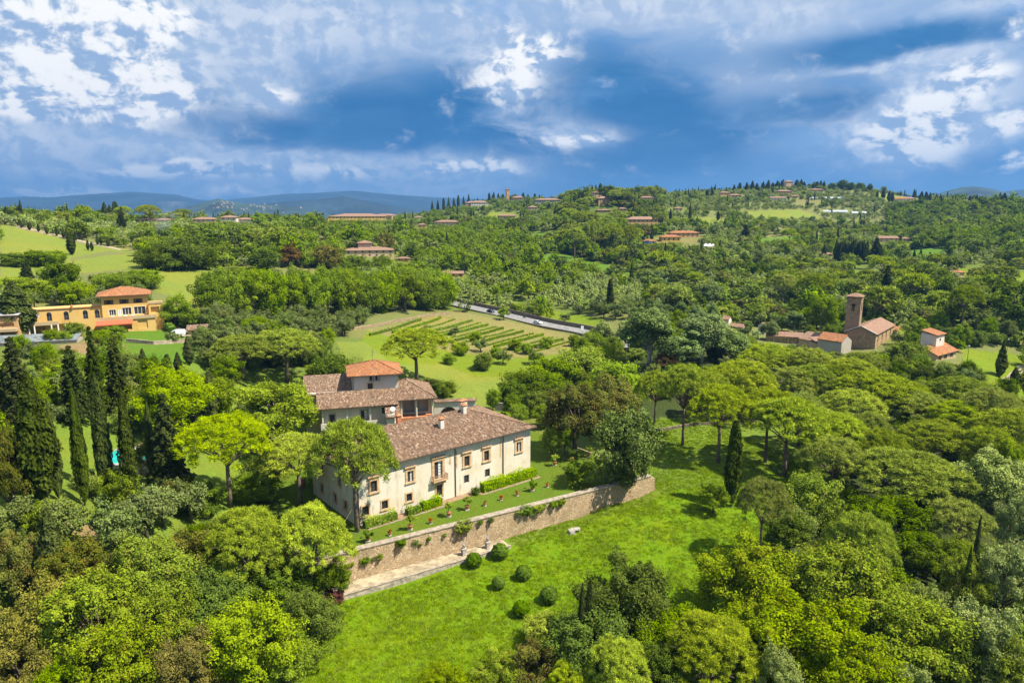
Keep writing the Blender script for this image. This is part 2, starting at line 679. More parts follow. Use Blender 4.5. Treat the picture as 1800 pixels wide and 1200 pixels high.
def plaster(name, col, stain=(0.30, 0.25, 0.19), amount=0.5):
    """lime plaster with weathering: drips, patches and a dirty foot"""
    if name in MATS:
        return MATS[name]
    m, t, out = base_mat(name)
    b = t.new('ShaderNodeBsdfPrincipled')
    tc = t.new('ShaderNodeTexCoord')
    o = tc.outputs['Object']
    mp = t.new('ShaderNodeMapping')
    mp.inputs['Scale'].default_value = (1.0, 1.0, 0.22)
    t.l.new(o, mp.inputs[0])
    drip = t.noise(mp.outputs[0], 1.1, 7.0, 0.65)
    patch = t.noise(o, 0.28, 6.0, 0.6)
    fine = t.noise(o, 5.0, 4.0, 0.6)
    warm = tuple(c * k for c, k in zip(col, (0.93, 0.86, 0.72)))
    c = t.mix(t.maprange(patch, 0.42, 0.62, 0, 0.75), col, warm)
    c = t.mix(t.maprange(drip, 0.52, 0.78, 0, amount), c, stain)
    c = t.mix(t.maprange(fine, 0.3, 0.7, 0, 0.14), c, stain)
    t.put(b.inputs['Base Color'], c)
    b.inputs['Roughness'].default_value = 0.9
    b.inputs['Specular IOR Level'].default_value = 0.15
    bp = t.new('ShaderNodeBump')
    bp.inputs['Strength'].default_value = 0.25
    bp.inputs['Distance'].default_value = 0.03
    t.put(bp.inputs['Height'], fine)
    t.l.new(bp.outputs[0], b.inputs['Normal'])
    t.l.new(b.outputs[0], out.inputs[0])
    MATS[name] = m
    return m


def roof_mat(name, cols, lichen=0.25):
    """barrel tiles: colour of each tile from its row and column (uv in metres)"""
    if name in MATS:
        return MATS[name]
    m, t, out = base_mat(name)
    b = t.new('ShaderNodeBsdfPrincipled')
    uv = t.new('ShaderNodeUVMap')
    sep = t.new('ShaderNodeSeparateXYZ')
    t.l.new(uv.outputs[0], sep.inputs[0])
    cu = t.math('FLOOR', t.math('DIVIDE', sep.outputs[0], 0.27))
    off = t.math('MULTIPLY', t.math('FRACT', t.math('MULTIPLY', cu, 0.618)), 0.45)
    cv = t.math('FLOOR', t.math('DIVIDE', t.math('ADD', sep.outputs[1], off), 0.45))
    cb = t.new('ShaderNodeCombineXYZ')
    t.put(cb.inputs[0], cu)
    t.put(cb.inputs[1], cv)
    wn = t.new('ShaderNodeTexWhiteNoise')
    t.l.new(cb.outputs[0], wn.inputs['Vector'])
    c = t.ramp(wn.outputs['Value'], [(i / (len(cols) - 1), cc) for i, cc in enumerate(cols)])
    tc = t.new('ShaderNodeTexCoord')
    o = tc.outputs['Object']
    pat = t.noise(o, 0.35, 6.0, 0.6)
    c = t.mix(t.maprange(pat, 0.45, 0.75, 0, lichen * 1.6), c, (0.16, 0.12, 0.085))
    lic = t.noise(o, 2.2, 5.0, 0.7)
    c = t.mix(t.maprange(lic, 0.56, 0.72, 0, lichen), c, (0.42, 0.38, 0.29))
    t.put(b.inputs['Base Color'], c)
    b.inputs['Roughness'].default_value = 0.9
    b.inputs['Specular IOR Level'].default_value = 0.12
    fv = t.math('FRACT', t.math('DIVIDE', t.math('ADD', sep.outputs[1], off), 0.45))
    bp = t.new('ShaderNodeBump')
    bp.inputs['Strength'].default_value = 0.8
    bp.inputs['Distance'].default_value = 0.05
    t.put(bp.inputs['Height'], t.math('SUBTRACT', 1.0, fv))
    t.l.new(bp.outputs[0], b.inputs['Normal'])
    t.l.new(b.outputs[0], out.inputs[0])
    MATS[name] = m
    return m


def stone_mat(name, c1, c2, c3, scale=2.2, mortar=(0.30, 0.24, 0.16)):
    """rubble masonry"""
    if name in MATS:
        return MATS[name]
    m, t, out = base_mat(name)
    b = t.new('ShaderNodeBsdfPrincipled')
    tc = t.new('ShaderNodeTexCoord')
    o = tc.outputs['Object']
    mp = t.new('ShaderNodeMapping')
    mp.inputs['Scale'].default_value = (1.0, 1.0, 1.7)
    t.l.new(o, mp.inputs[0])
    wob = t.new('ShaderNodeTexNoise')
    wob.inputs['Scale'].default_value = 1.5
    t.l.new(mp.outputs[0], wob.inputs['Vector'])
    wv = t.vmath('SCALE', wob.outputs['Color'])
    wv.node.inputs['Scale'].default_value = 0.35
    pv = t.vmath('ADD', mp.outputs[0], wv)
    vo = t.new('ShaderNodeTexVoronoi')
    vo.inputs['Scale'].default_value = scale
    t.l.new(pv, vo.inputs['Vector'])
    ve = t.new('ShaderNodeTexVoronoi', feature='DISTANCE_TO_EDGE')
    ve.inputs['Scale'].default_value = scale
    t.l.new(pv, ve.inputs['Vector'])
    sepc = t.new('ShaderNodeSeparateColor')
    t.l.new(vo.outputs['Color'], sepc.inputs[0])
    c = t.ramp(sepc.outputs[0], [(0, c1), (0.5, c2), (1, c3)])
    pat = t.noise(o, 0.5, 6.0, 0.65)
    c = t.mix(t.maprange(pat, 0.45, 0.7, 0, 0.6), c, tuple(x * 0.55 for x in c2))
    fine = t.noise(o, 9.0, 4.0, 0.6)
    c = t.mix(t.maprange(fine, 0.35, 0.75, 0, 0.4), c, c3)
    edge = t.maprange(ve.outputs['Distance'], 0.0, 0.09)
    c = t.mix(edge, mortar, c)
    t.put(b.inputs['Base Color'], c)
    b.inputs['Roughness'].default_value = 0.95
    b.inputs['Specular IOR Level'].default_value = 0.1
    bp = t.new('ShaderNodeBump')
    bp.inputs['Strength'].default_value = 1.0
    bp.inputs['Distance'].default_value = 0.12
    t.put(bp.inputs['Height'], t.math('ADD', edge, t.math('MULTIPLY', fine, 0.5)))
    t.l.new(bp.outputs[0], b.inputs['Normal'])
    t.l.new(b.outputs[0], out.inputs[0])
    MATS[name] = m
    return m


LEAF_GAIN = 1.85


def leaf_mat(name, dark, light, trans=0.35, rand=0.35, accent=None, acc_amt=0.0):
    """leaves: colour varies leaf by leaf (tint), clump by clump and plant by plant"""
    if name in MATS:
        return MATS[name]
    m, t, out = base_mat(name)
    dark = tuple(min(0.6, v * LEAF_GAIN * k) for v, k in zip(dark, (0.8, 0.8, 0.5)))
    light = tuple(min(0.7, v * LEAF_GAIN * k) for v, k in zip(light, (1.06, 1.05, 0.62)))
    tc = t.new('ShaderNodeTexCoord')
    oi = t.new('ShaderNodeObjectInfo')
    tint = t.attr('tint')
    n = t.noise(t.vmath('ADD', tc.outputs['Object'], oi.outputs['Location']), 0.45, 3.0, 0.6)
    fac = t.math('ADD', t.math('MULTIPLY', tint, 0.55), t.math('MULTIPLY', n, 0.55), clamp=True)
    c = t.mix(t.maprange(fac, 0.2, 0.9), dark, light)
    if accent:
        n2 = t.noise(t.vmath('ADD', tc.outputs['Object'], oi.outputs['Location']), 0.6, 4.0, 0.6)
        c = t.mix(t.maprange(n2, 0.48, 0.66, 0.0, acc_amt), c, accent)
    hsv = t.new('ShaderNodeHueSaturation')
    r = oi.outputs['Random']
    t.put(hsv.inputs['Hue'], t.math('ADD', 0.5, t.math('MULTIPLY', t.math('SUBTRACT', t.math('FRACT', t.math('MULTIPLY', r, 7.3)), 0.5), 0.022 * rand / 0.35)))
    t.put(hsv.inputs['Value'], t.math('ADD', 1.0, t.math('MULTIPLY', t.math('SUBTRACT', r, 0.5), rand * 1.6)))
    t.put(hsv.inputs['Saturation'], t.math('ADD', 1.0, t.math('MULTIPLY', t.math('SUBTRACT', t.math('FRACT', t.math('MULTIPLY', r, 3.7)), 0.5), rand * 0.7)))
    t.put(hsv.inputs['Color'], c)
    col = hsv.outputs[0]
    d = t.new('ShaderNodeBsdfDiffuse')
    t.l.new(col, d.inputs[0])
    tr = t.new('ShaderNodeBsdfTranslucent')
    t.put(tr.inputs[0], t.mix(0.55, col, (0.35, 0.5, 0.03), 'MULTIPLY') if False else col)
    mx = t.new('ShaderNodeMixShader')
    mx.inputs[0].default_value = trans
    t.l.new(d.outputs[0], mx.inputs[1])
    t.l.new(tr.outputs[0], mx.inputs[2])
    t.l.new(mx.outputs[0], out.inputs[0])
    MATS[name] = m
    return m


def glass_mat():
    if 'glass' in MATS:
        return MATS['glass']
    m, t, out = base_mat('window_glass')
    b = t.new('ShaderNodeBsdfPrincipled')
    b.inputs['Base Color'].default_value = (0.035, 0.04, 0.05, 1)
    b.inputs['Roughness'].default_value = 0.12
    b.inputs['Specular IOR Level'].default_value = 0.5
    t.l.new(b.outputs[0], out.inputs[0])
    MATS['glass'] = m
    return m


WHITE = plaster('white_plaster', (0.66, 0.605, 0.50), (0.25, 0.20, 0.145), 0.75)
WHITE2 = plaster('pale_plaster', (0.60, 0.565, 0.49), (0.30, 0.26, 0.21), 0.4)
YELLOW = plaster('yellow_plaster', (0.64, 0.42, 0.145), (0.40, 0.25, 0.10), 0.35)
CREAM = plaster('cream_plaster', (0.45, 0.345, 0.21), (0.34, 0.24, 0.15), 0.4)
OCHRE = plaster('ochre_plaster', (0.52, 0.33, 0.16), (0.28, 0.18, 0.10), 0.4)
PINK = plaster('rose_plaster', (0.60, 0.42, 0.31), (0.32, 0.22, 0.15), 0.4)
GREYP = plaster('grey_plaster', (0.38, 0.35, 0.31), (0.22, 0.19, 0.16), 0.4)
ROOF = roof_mat('old_roof_tiles', [(0.125, 0.078, 0.050), (0.205, 0.122, 0.076), (0.16, 0.098, 0.064), (0.29, 0.19, 0.125), (0.08, 0.054, 0.04), (0.225, 0.133, 0.083), (0.37, 0.29, 0.21)], 0.3)
ROOF_O = roof_mat('orange_roof_tiles', [(0.28, 0.105, 0.042), (0.37, 0.15, 0.058), (0.23, 0.095, 0.05), (0.42, 0.20, 0.09), (0.17, 0.08, 0.05)], 0.25)
ROOF_F = roof_mat('rose_roof_tiles', [(0.24, 0.14, 0.095), (0.30, 0.18, 0.125), (0.20, 0.115, 0.08), (0.34, 0.235, 0.17)], 0.2)
SERENA = simple('sandstone_trim', (0.50, 0.33, 0.18), 0.85, var=0.25, scale=2.0, bump=0.3)
GREYSTONE = simple('grey_stone', (0.34, 0.31, 0.27), 0.9, var=0.35, scale=3.0, bump=0.6)
WALLSTONE = stone_mat('rubble_wall', (0.55, 0.39, 0.22), (0.40, 0.28, 0.16), (0.62, 0.48, 0.31), 2.5, (0.33, 0.24, 0.14))
CHURCH = stone_mat('church_stone', (0.40, 0.29, 0.18), (0.31, 0.22, 0.135), (0.48, 0.36, 0.23), 1.6, (0.30, 0.22, 0.14))
BRICKY = stone_mat('lit_flank_and_trim_stone', (0.52, 0.34, 0.17), (0.44, 0.28, 0.14), (0.58, 0.42, 0.24), 1.6, (0.42, 0.30, 0.18))  # lighter tone for painted sunlight on the nave flank, also for trim
DARKWALL = stone_mat('dark_road_wall', (0.22, 0.175, 0.125), (0.16, 0.13, 0.09), (0.28, 0.23, 0.17), 1.2, (0.14, 0.11, 0.08))
COPING = simple('coping_stone', (0.30, 0.25, 0.19), 0.9, var=0.3, scale=1.5, bump=0.4)
WOOD = simple('dark_wood', (0.085, 0.05, 0.03), 0.7, var=0.3)
SHUTTER = simple('shutter_brown', (0.10, 0.06, 0.04), 0.7, var=0.2)
IRON = simple('dark_iron', (0.04, 0.04, 0.04), 0.5, 0.4)
COPPER = simple('copper_pipe', (0.12, 0.085, 0.06), 0.5, 0.3)
TERRA = simple('terracotta', (0.42, 0.17, 0.08), 0.85, var=0.25)
BARK = simple('bark', (0.13, 0.095, 0.065), 0.95, var=0.45, scale=2.5, bump=0.8)
PBARK = simple('pine_bark', (0.17, 0.125, 0.095), 0.95, var=0.4, scale=2.5, bump=0.8)
PALEBARK = simple('pale_bark', (0.34, 0.32, 0.28), 0.9, var=0.35, scale=2.0, bump=0.5)
GLASS = glass_mat()
WPAINT = simple('white_paint', (0.78, 0.78, 0.76), 0.5, var=0.04)
CURTAIN = simple('white_curtain', (0.6, 0.6, 0.56), 0.9, var=0.08)
ASPHALT = simple('asphalt', (0.20, 0.195, 0.19), 0.9, var=0.2, scale=0.6)
GRAVEL = simple('gravel_path', (0.33, 0.27, 0.18), 0.95, var=0.35, scale=0.8, bump=0.5)
EARTH = simple('bare_earth', (0.26, 0.17, 0.10), 0.95, var=0.3, scale=1.5, bump=0.4)
TRAVERTINE = simple('weathered_travertine', (0.34, 0.31, 0.27), 0.9, var=0.35, scale=3.0, bump=0.5)
RED_AWN = simple('red_awning_cloth', (0.52, 0.11, 0.05), 0.8, var=0.1)
GREY_AWN = simple('grey_awning_cloth', (0.36, 0.34, 0.31), 0.8, var=0.1)
TEAL = simple('teal_netting', (0.03, 0.30, 0.25), 0.7, var=0.2)
# ------------------------------------------------------------------ ground cover (polygons are given where they lie in the picture, then live on the terrain)
GREEN = (0.10, 0.235, 0.008)
COVER = {
    'lawn': (0.118, 0.200, 0.003), 'grass': (0.085, 0.165, 0.014), 'field': (0.165, 0.205, 0.030), 'dry': (0.17, 0.165, 0.055),
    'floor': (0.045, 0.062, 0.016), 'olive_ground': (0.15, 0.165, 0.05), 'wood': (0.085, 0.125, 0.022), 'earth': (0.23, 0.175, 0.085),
    'tan': (0.205, 0.185, 0.062), 'meadow': (0.14, 0.195, 0.012), 'wildgrass': (0.13, 0.19, 0.022), 'path': (0.28, 0.23, 0.15), 'scrub': (0.12, 0.16, 0.03)}

FIELDS = [  # name, picture polygon
    ('field', [(0, 394), (45, 402), (150, 430), (255, 441), (252, 447), (190, 441), (130, 452), (118, 460), (0, 444)]),
    ('path', [(28, 397), (60, 403), (150, 425), (215, 438), (213, 440), (150, 428), (60, 407), (28, 400)]),
    ('field', [(0, 470), (118, 460), (190, 448), (255, 445), (258, 472), (160, 478), (60, 485), (0, 500)]),
    ('field', [(255, 472), (372, 474), (352, 520), (348, 548), (300, 520), (262, 508), (240, 485)]),
    ('field', [(593, 600), (640, 600), (690, 640), (780, 640), (830, 660), (905, 662), (870, 720), (780, 715), (700, 690), (600, 640)]),
    ('dry', [(596, 602), (625, 603), (680, 640), (650, 640), (605, 615)]),
    ('tan', [(640, 580), (760, 556), (800, 545), (1010, 590), (1000, 620), (900, 630), (800, 620), (720, 600)]),
    ('meadow', [(600, 640), (650, 580), (760, 600), (1000, 600), (1020, 640), (930, 690), (870, 760), (700, 700)]),
    ('lawn', [(1265, 524), (1300, 518), (1330, 524), (1455, 549), (1450, 561), (1290, 550), (1262, 545)]),
    ('meadow', [(1690, 612), (1800, 624), (1800, 700), (1700, 660)]),
    ('grass', [(935, 452), (985, 444), (1050, 462), (1110, 478), (1150, 492), (1100, 496), (1000, 478), (945, 465)]),
    ('grass', [(1175, 500), (1228, 512), (1228, 545), (1190, 535), (1150, 520)]),
    ('dry', [(1150, 416), (1225, 416), (1235, 436), (1190, 442), (1150, 432)]),
    ('dry', [(1400, 352), (1450, 353), (1445, 362), (1395, 364)]),
    ('grass', [(210, 578), (262, 572), (300, 590), (290, 604), (215, 606)]),
    ('earth', [(105, 606), (165, 597), (215, 595), (218, 606), (150, 622), (100, 628)]),
    ('grass', [(225, 608), (345, 600), (345, 640), (225, 640)]),
    ('earth', [(60, 870), (170, 930), (180, 950), (100, 930)]),
    ('wildgrass', [(130, 905), (300, 900), (300, 1000), (120, 980)]),
    ('meadow', [(1680, 470), (1800, 478), (1800, 500), (1690, 492)]),
    ('meadow', [(1560, 575), (1690, 585), (1690, 600), (1560, 590)]),
    ('meadow', [(930, 540), (1060, 560), (1060, 575), (960, 560)]),
    ('field', [(1000, 395), (1040, 400), (1060, 415), (1010, 410)]), ('grass', [(900, 415), (985, 405), (980, 422), (930, 430)]),
    ('field', [(1300, 372), (1400, 368), (1450, 384), (1330, 388)]), ('field', [(1180, 385), (1260, 382), (1290, 395), (1200, 400)]),
    ('grass', [(1580, 440), (1660, 436), (1680, 452), (1600, 458)]), ('field', [(860, 372), (930, 378), (920, 388), (850, 384)]),
    ('grass', [(1330, 420), (1440, 412), (1450, 424), (1350, 432)]), ('field', [(1540, 340), (1640, 352), (1640, 362), (1540, 352)]),
    ('field', [(690, 392), (760, 402), (740, 412), (680, 402)]), ('grass', [(1240, 455), (1330, 462), (1320, 472), (1240, 466)]),
]


def cover_of(x, y, z):
    """ground colour and tree zone for arrays of points"""
    px, py, _ = proj(x, y, z)
    r = np.hypot(x, y)
    n = len(x)
    col = np.empty((n, 3))
    col[:] = COVER['scrub']

    def put(m, key):
        col[m] = COVER[key]
    put(r > 240, 'olive_ground')
    put((r > 330) & (px > 560), 'scrub')
    put((px > 1230) & (py < 440), 'olive_ground')
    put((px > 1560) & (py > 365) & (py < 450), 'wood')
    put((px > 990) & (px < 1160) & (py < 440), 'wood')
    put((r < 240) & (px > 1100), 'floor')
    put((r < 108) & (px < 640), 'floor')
    put((r < 200) & (px < 560) & (r > 100), 'wildgrass')
    free = np.ones(n, bool)
    # pale grass of the pine grove
    m = (px > 1120) & (px < 1480) & (py > 735) & (py < 900)
    put(m, 'wildgrass')
    wob = (vnoise(x, y, 14, 5) - 0.5) * 10
    for k, poly in FIELDS:
        m = in_poly(poly, px + wob * 0.5, py + wob * 0.12) & (r > 60)
        m &= free | (k == 'path')
        put(m, k)
        free &= ~m
    # the sloping lawn below the retaining wall
    d = (x - W0[0]) * WN[0] + (y - W0[1]) * WN[1]
    a = (x - W0[0]) * WD[0] + (y - W0[1]) * WD[1]
    lawn = (d < 1.0) & (d > -75) & (a > -24) & (a < 62 + 0.45 * d + 8) & (r < 170)
    lawn |= (a >= 55) & (d < 4) & (px < 1360) & (py > 800) & (r < 170)
    put(lawn, 'lawn')
    free &= ~lawn
    # worn strip along the foot of the wall
    worn = lawn & (d > -2.2 - 1.2 * vnoise(x, y, 6, 8)) & (a > 24)
    put(worn, 'wildgrass')
    return col, free, lawn


def build_terrain():
    az = np.radians(np.concatenate([np.linspace(-60, -40, 60)[:-1], np.linspace(-40, 40, 560), np.linspace(40, 60, 60)[1:]]))
    rr = np.exp(np.concatenate([np.linspace(math.log(8), math.log(60), 50)[:-1], np.linspace(math.log(60), math.log(700), 290)[:-1],
                                np.linspace(math.log(700), math.log(2600), 90)]))
    A, R = np.meshgrid(az, rr)
    x = (np.sin(A) * R).ravel()
    y = (np.cos(A) * R).ravel()
    z = zt(x, y)
    # sink the rim below the far plain
    z = np.where(R.ravel() > 2500, np.minimum(z, -60), z)
    nr, na = A.shape
    idx = np.arange(nr * na).reshape(nr, na)
    q = np.stack([idx[:-1, :-1], idx[:-1, 1:], idx[1:, 1:], idx[1:, :-1]], -1).reshape(-1, 4)
    me = bpy.data.meshes.new('ground')
    me.vertices.add(len(x))
    me.vertices.foreach_set('co', np.stack([x, y, z], -1).astype(np.float32).ravel())
    me.loops.add(q.size)
    me.loops.foreach_set('vertex_index', q[:, ::-1].astype(np.int32).ravel())
    me.polygons.add(len(q))
    me.polygons.foreach_set('loop_start', np.arange(0, q.size, 4, dtype=np.int32))
    me.polygons.foreach_set('loop_total', np.full(len(q), 4, np.int32))
    me.polygons.foreach_set('use_smooth', np.ones(len(q), bool))
    me.update(calc_edges=True)
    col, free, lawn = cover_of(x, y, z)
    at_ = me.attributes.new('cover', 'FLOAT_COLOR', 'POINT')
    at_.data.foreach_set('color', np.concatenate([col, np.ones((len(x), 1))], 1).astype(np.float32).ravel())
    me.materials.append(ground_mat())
    o = bpy.data.objects.new('ground', me)
    link(o)
    tag(o, 'green hilly ground of lawn, fields and wooded slopes', 'ground', kind='structure')
    return o


def ground_mat():
    m, t, out = base_mat('ground_cover')
    b = t.new('ShaderNodeBsdfPrincipled')
    tc = t.new('ShaderNodeTexCoord')
    o = tc.outputs['Object']
    c = t.attr('cover', 'Color')
    big = t.noise(o, 0.045, 5.0, 0.6)
    mid = t.noise(o, 0.35, 6.0, 0.65, dist=0.6)
    fine = t.noise(o, 2.6, 5.0, 0.7)
    fin2 = t.noise(o, 7.0, 3.0, 0.7)
    hsv = t.new('ShaderNodeHueSaturation')
    t.put(hsv.inputs['Hue'], t.math('ADD', 0.5, t.math('MULTIPLY', t.math('SUBTRACT', mid, 0.5), -0.10)))
    t.put(hsv.inputs['Value'], t.math('ADD', -0.1, t.math('ADD', t.math('MULTIPLY', fine, 1.3), t.math('MULTIPLY', fin2, 0.9))))
    hsv.inputs['Saturation'].default_value = 1.0
    t.put(hsv.inputs['Color'], c)
    cc = hsv.outputs[0]
    # yellowing and darker swards
    cc = t.mix(t.maprange(big, 0.42, 0.7, 0, 0.45), cc, t.mix(1.0, cc, (1.45, 1.05, 0.9), 'MULTIPLY'))
    cc = t.mix(t.maprange(mid, 0.5, 0.72, 0, 0.6), cc, t.mix(1.0, cc, (0.55, 0.72, 0.7), 'MULTIPLY'))
    # dry patches in the sward
    dry = t.noise(t.vmath('ADD', o, (31.0, 7.0, 0.0)), 0.16, 9.0, 0.72, dist=1.0)
    cc = t.mix(t.maprange(dry, 0.60, 0.72, 0, 0.6), cc, (0.20, 0.18, 0.05))
    t.put(b.inputs['Base Color'], cc)
    b.inputs['Roughness'].default_value = 0.95
    b.inputs['Specular IOR Level'].default_value = 0.08
    bp = t.new('ShaderNodeBump')
    bp.inputs['Strength'].default_value = 0.9
    bp.inputs['Distance'].default_value = 0.25
    t.put(bp.inputs['Height'], t.math('ADD', fine, t.math('ADD', t.math('MULTIPLY', fin2, 0.4), t.math('MULTIPLY', mid, 1.5))))
    t.l.new(bp.outputs[0], b.inputs['Normal'])
    t.l.new(b.outputs[0], out.inputs[0])
    MATS['ground'] = m
    return m


build_terrain()


def sheet(name, pts2, zf, mat, step=1.0, lift=0.03, label=None, kind='structure', cat=None):
    """polygon draped over the land, cut into a grid"""
    pts = np.array([p[:2] for p in pts2], float)
    x0, y0 = pts.min(0)
    x1, y1 = pts.max(0)
    bm_v, bm_f = [], []
    nx = max(1, int((x1 - x0) / step))
    ny = max(1, int((y1 - y0) / step))
    import bmesh
    bm = bmesh.new()
    vs_ = [bm.verts.new((p[0], p[1], 0)) for p in pts]
    bm.faces.new(vs_)
    for i in range(1, nx):
        bmesh.ops.bisect_plane(bm, geom=bm.verts[:] + bm.edges[:] + bm.faces[:], plane_co=(x0 + (x1 - x0) * i / nx, 0, 0), plane_no=(1, 0, 0))
    for i in range(1, ny):
        bmesh.ops.bisect_plane(bm, geom=bm.verts[:] + bm.edges[:] + bm.faces[:], plane_co=(0, y0 + (y1 - y0) * i / ny, 0), plane_no=(0, 1, 0))
    co = np.array([v.co[:2] for v in bm.verts])
    zz = zf(co[:, 0], co[:, 1])
    for v, z in zip(bm.verts, zz):
        v.co.z = z + lift
    bmesh.ops.recalc_face_normals(bm, faces=bm.faces[:])
    me = bpy.data.meshes.new(name)
    bm.to_mesh(me)
    bm.free()
    if me.polygons and me.polygons[0].normal.z < 0:
        me.flip_normals()
    me.materials.append(mat)
    o = bpy.data.objects.new(name, me)
    link(o)
    tag(o, label, cat, kind=kind)
    return o


def attr_colour(o, col):
    me = o.data
    a = me.attributes.new('cover', 'FLOAT_COLOR', 'POINT')
    a.data.foreach_set('color', np.tile(np.array([*col, 1.0], np.float32), len(me.vertices)))


# terrace of the villa
flat0 = lambda x, y: np.zeros(len(x))
ter = sheet('terrace_lawn', TERR, flat0, MATS['ground'], 4.0, 0.0, 'mown lawn of the villa terrace above the stone wall')
attr_colour(ter, (0.098, 0.150, 0.012))

# far plain and blue hills
def ring_plain():
    mb = MB()
    n = 96
    rad = [1500, 2600, 5000, 9000, 15000, 30000]
    for r in rad:
        for k in range(n + 1):
            a = -math.radians(75) + math.radians(150) * k / n
            mb.v.append((math.sin(a) * r, math.cos(a) * r, -52.0 - (8 if r < 2000 else 0)))
    for i in range(len(rad) - 1):
        for k in range(n):
            a = i * (n + 1) + k
            mb.f.append([a, a + n + 1, a + n + 2, a + 1])
            mb.m.append(0)
    o = mb.build('plain', simple('far_plain', (0.07, 0.095, 0.05), 0.95, var=0.4, scale=0.004))
    tag(o, 'hazy plain between the near ridge and the far hills', 'plain', kind='structure')


ring_plain()


def hills(name, prof, r, depth, mat, label, base=-60, seed=0):
    """mountain range with a given skyline: real ridge with two slopes and spurs"""
    prof = np.array(prof, float)
    n = 260
    pxs = np.linspace(prof[0, 0], prof[-1, 0], n)
    pys = np.interp(pxs, prof[:, 0], prof[:, 1])
    rows = 26
    V = []
    Q = np.array([at(a_, b_, r) for a_, b_ in zip(pxs, pys)])
    for j in range(rows):
        t = j / (rows - 1)             # 0 near foot, 0.55 crest, 1 back foot
        rr = r + depth * (t - 0.55)
        s = max(0.0, 1 - abs(t - 0.55) / (0.55 if t < 0.55 else 0.45)) ** 0.9
        ya = np.full(n, rr * 0.12)
        nz = (vnoise(pxs * 4.0, ya, 130, 3 + seed) - 0.5) * 0.35 + (vnoise(pxs * 4.0, ya, 40, 5 + seed) - 0.5) * 0.16
        zz = base + (Q[:, 2] - base) * np.maximum(0, s + nz * s * (1 - s) * 2.2)
        V += list(zip(Q[:, 0] * rr / r, Q[:, 1] * rr / r, zz))
    mb = MB()
    mb.v = V
    for j in range(rows - 1):
        for i in range(n - 1):
            a = j * n + i
            mb.f.append([a, a + 1, a + n + 1, a + n])
            mb.m.append(0)
    o = mb.build(name, mat, smooth_=True)
    tag(o, label, 'hills', kind='structure')
    return o


HILLM = simple('wooded_far_hills', (0.020, 0.036, 0.036), 0.95, var=0.5, scale=0.0022)
HILLN = simple('wooded_near_hills', (0.028, 0.048, 0.038), 0.95, var=0.6, scale=0.005)
hills('hills', [(-900, 372), (-500, 350), (-200, 346), (0, 347), (40, 345), (90, 346), (150, 341), (230, 336), (275, 339), (310, 341), (345, 350), (380, 353), (420, 349), (500, 340), (560, 338), (620, 334), (690, 341), (760, 346), (900, 352), (1100, 356), (1300, 360)],
      11500, 5200, HILLM, 'long blue mountain ridge on the left horizon', -60, 1)
hills('hills', [(330, 372), (400, 364), (440, 360), (500, 354), (560, 349), (605, 344), (640, 352), (690, 362), (740, 370), (790, 376)],
      6800, 2600, HILLM, 'darker blue cone shaped hill before the mountains', -60, 2)
hills('hills', [(200, 384), (300, 372), (370, 352), (384, 348), (400, 352), (430, 357), (500, 361), (560, 372), (600, 382)],
      4600, 1700, HILLN, 'hazy hill carrying the far hilltop town', -60, 3)
hills('hills', [(1560, 364), (1620, 348), (1660, 336), (1690, 328), (1712, 326), (1745, 331), (1780, 340), (1820, 348), (2000, 352), (2300, 366)],
      5200, 2200, HILLN, 'rounded blue hill at the right edge', -20, 4)
hills('hills', [(1640, 352), (1740, 338), (1800, 331), (1900, 326), (2100, 334), (2500, 352)],
      9000, 3600, HILLM, 'pale mountain ridge behind the rounded hill on the right', -60, 5)
# ------------------------------------------------------------------ trees: prototypes
L_PINE = leaf_mat('pine_needles', (0.068, 0.098, 0.014), (0.225, 0.262, 0.040), 0.25, 0.25)
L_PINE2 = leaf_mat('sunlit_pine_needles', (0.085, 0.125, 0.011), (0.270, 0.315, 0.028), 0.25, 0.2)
L_CYP = leaf_mat('cypress_sprays', (0.017, 0.025, 0.008), (0.050, 0.064, 0.018), 0.15, 0.35)
L_OAK = leaf_mat('oak_leaves', (0.042, 0.070, 0.012), (0.138, 0.180, 0.032), 0.3, 0.4)
L_HOLM = leaf_mat('holm_oak_leaves', (0.040, 0.050, 0.015), (0.120, 0.125, 0.034), 0.25, 0.25, (0.17, 0.105, 0.030), 0.75)
L_PLANE = leaf_mat('plane_leaves', (0.050, 0.086, 0.006), (0.160, 0.215, 0.016), 0.35, 0.2)
L_BRIGHT = leaf_mat('fresh_green_leaves', (0.062, 0.102, 0.005), (0.160, 0.215, 0.011), 0.35, 0.25)
L_YEL = leaf_mat('yellow_green_leaves', (0.080, 0.125, 0.005), (0.205, 0.260, 0.010), 0.4, 0.15)
L_MAPLE = leaf_mat('light_maple_leaves', (0.042, 0.068, 0.005), (0.160, 0.205, 0.015), 0.3, 0.15, (0.34, 0.24, 0.03), 0.25)
L_DEEP = leaf_mat('deep_green_leaves', (0.030, 0.052, 0.006), (0.090, 0.128, 0.012), 0.3, 0.25)
L_OLIVE = leaf_mat('olive_leaves', (0.078, 0.108, 0.040), (0.195, 0.232, 0.105), 0.2, 0.3)
L_OLIVE_N = leaf_mat('near_olive_leaves', (0.042, 0.062, 0.022), (0.110, 0.138, 0.058), 0.2, 0.2)
L_SILVER = leaf_mat('white_poplar_leaves', (0.048, 0.082, 0.032), (0.145, 0.190, 0.095), 0.25, 0.2)
L_WHITE = leaf_mat('silver_poplar_leaves', (0.052, 0.080, 0.024), (0.220, 0.250, 0.120), 0.2, 0.15)
L_BROWN = leaf_mat('bronze_leaves', (0.058, 0.056, 0.016), (0.165, 0.145, 0.040), 0.25, 0.25, (0.10, 0.12, 0.02), 0.6)
L_COPPER = leaf_mat('copper_beech_leaves', (0.045, 0.030, 0.016), (0.125, 0.080, 0.034), 0.25, 0.25)
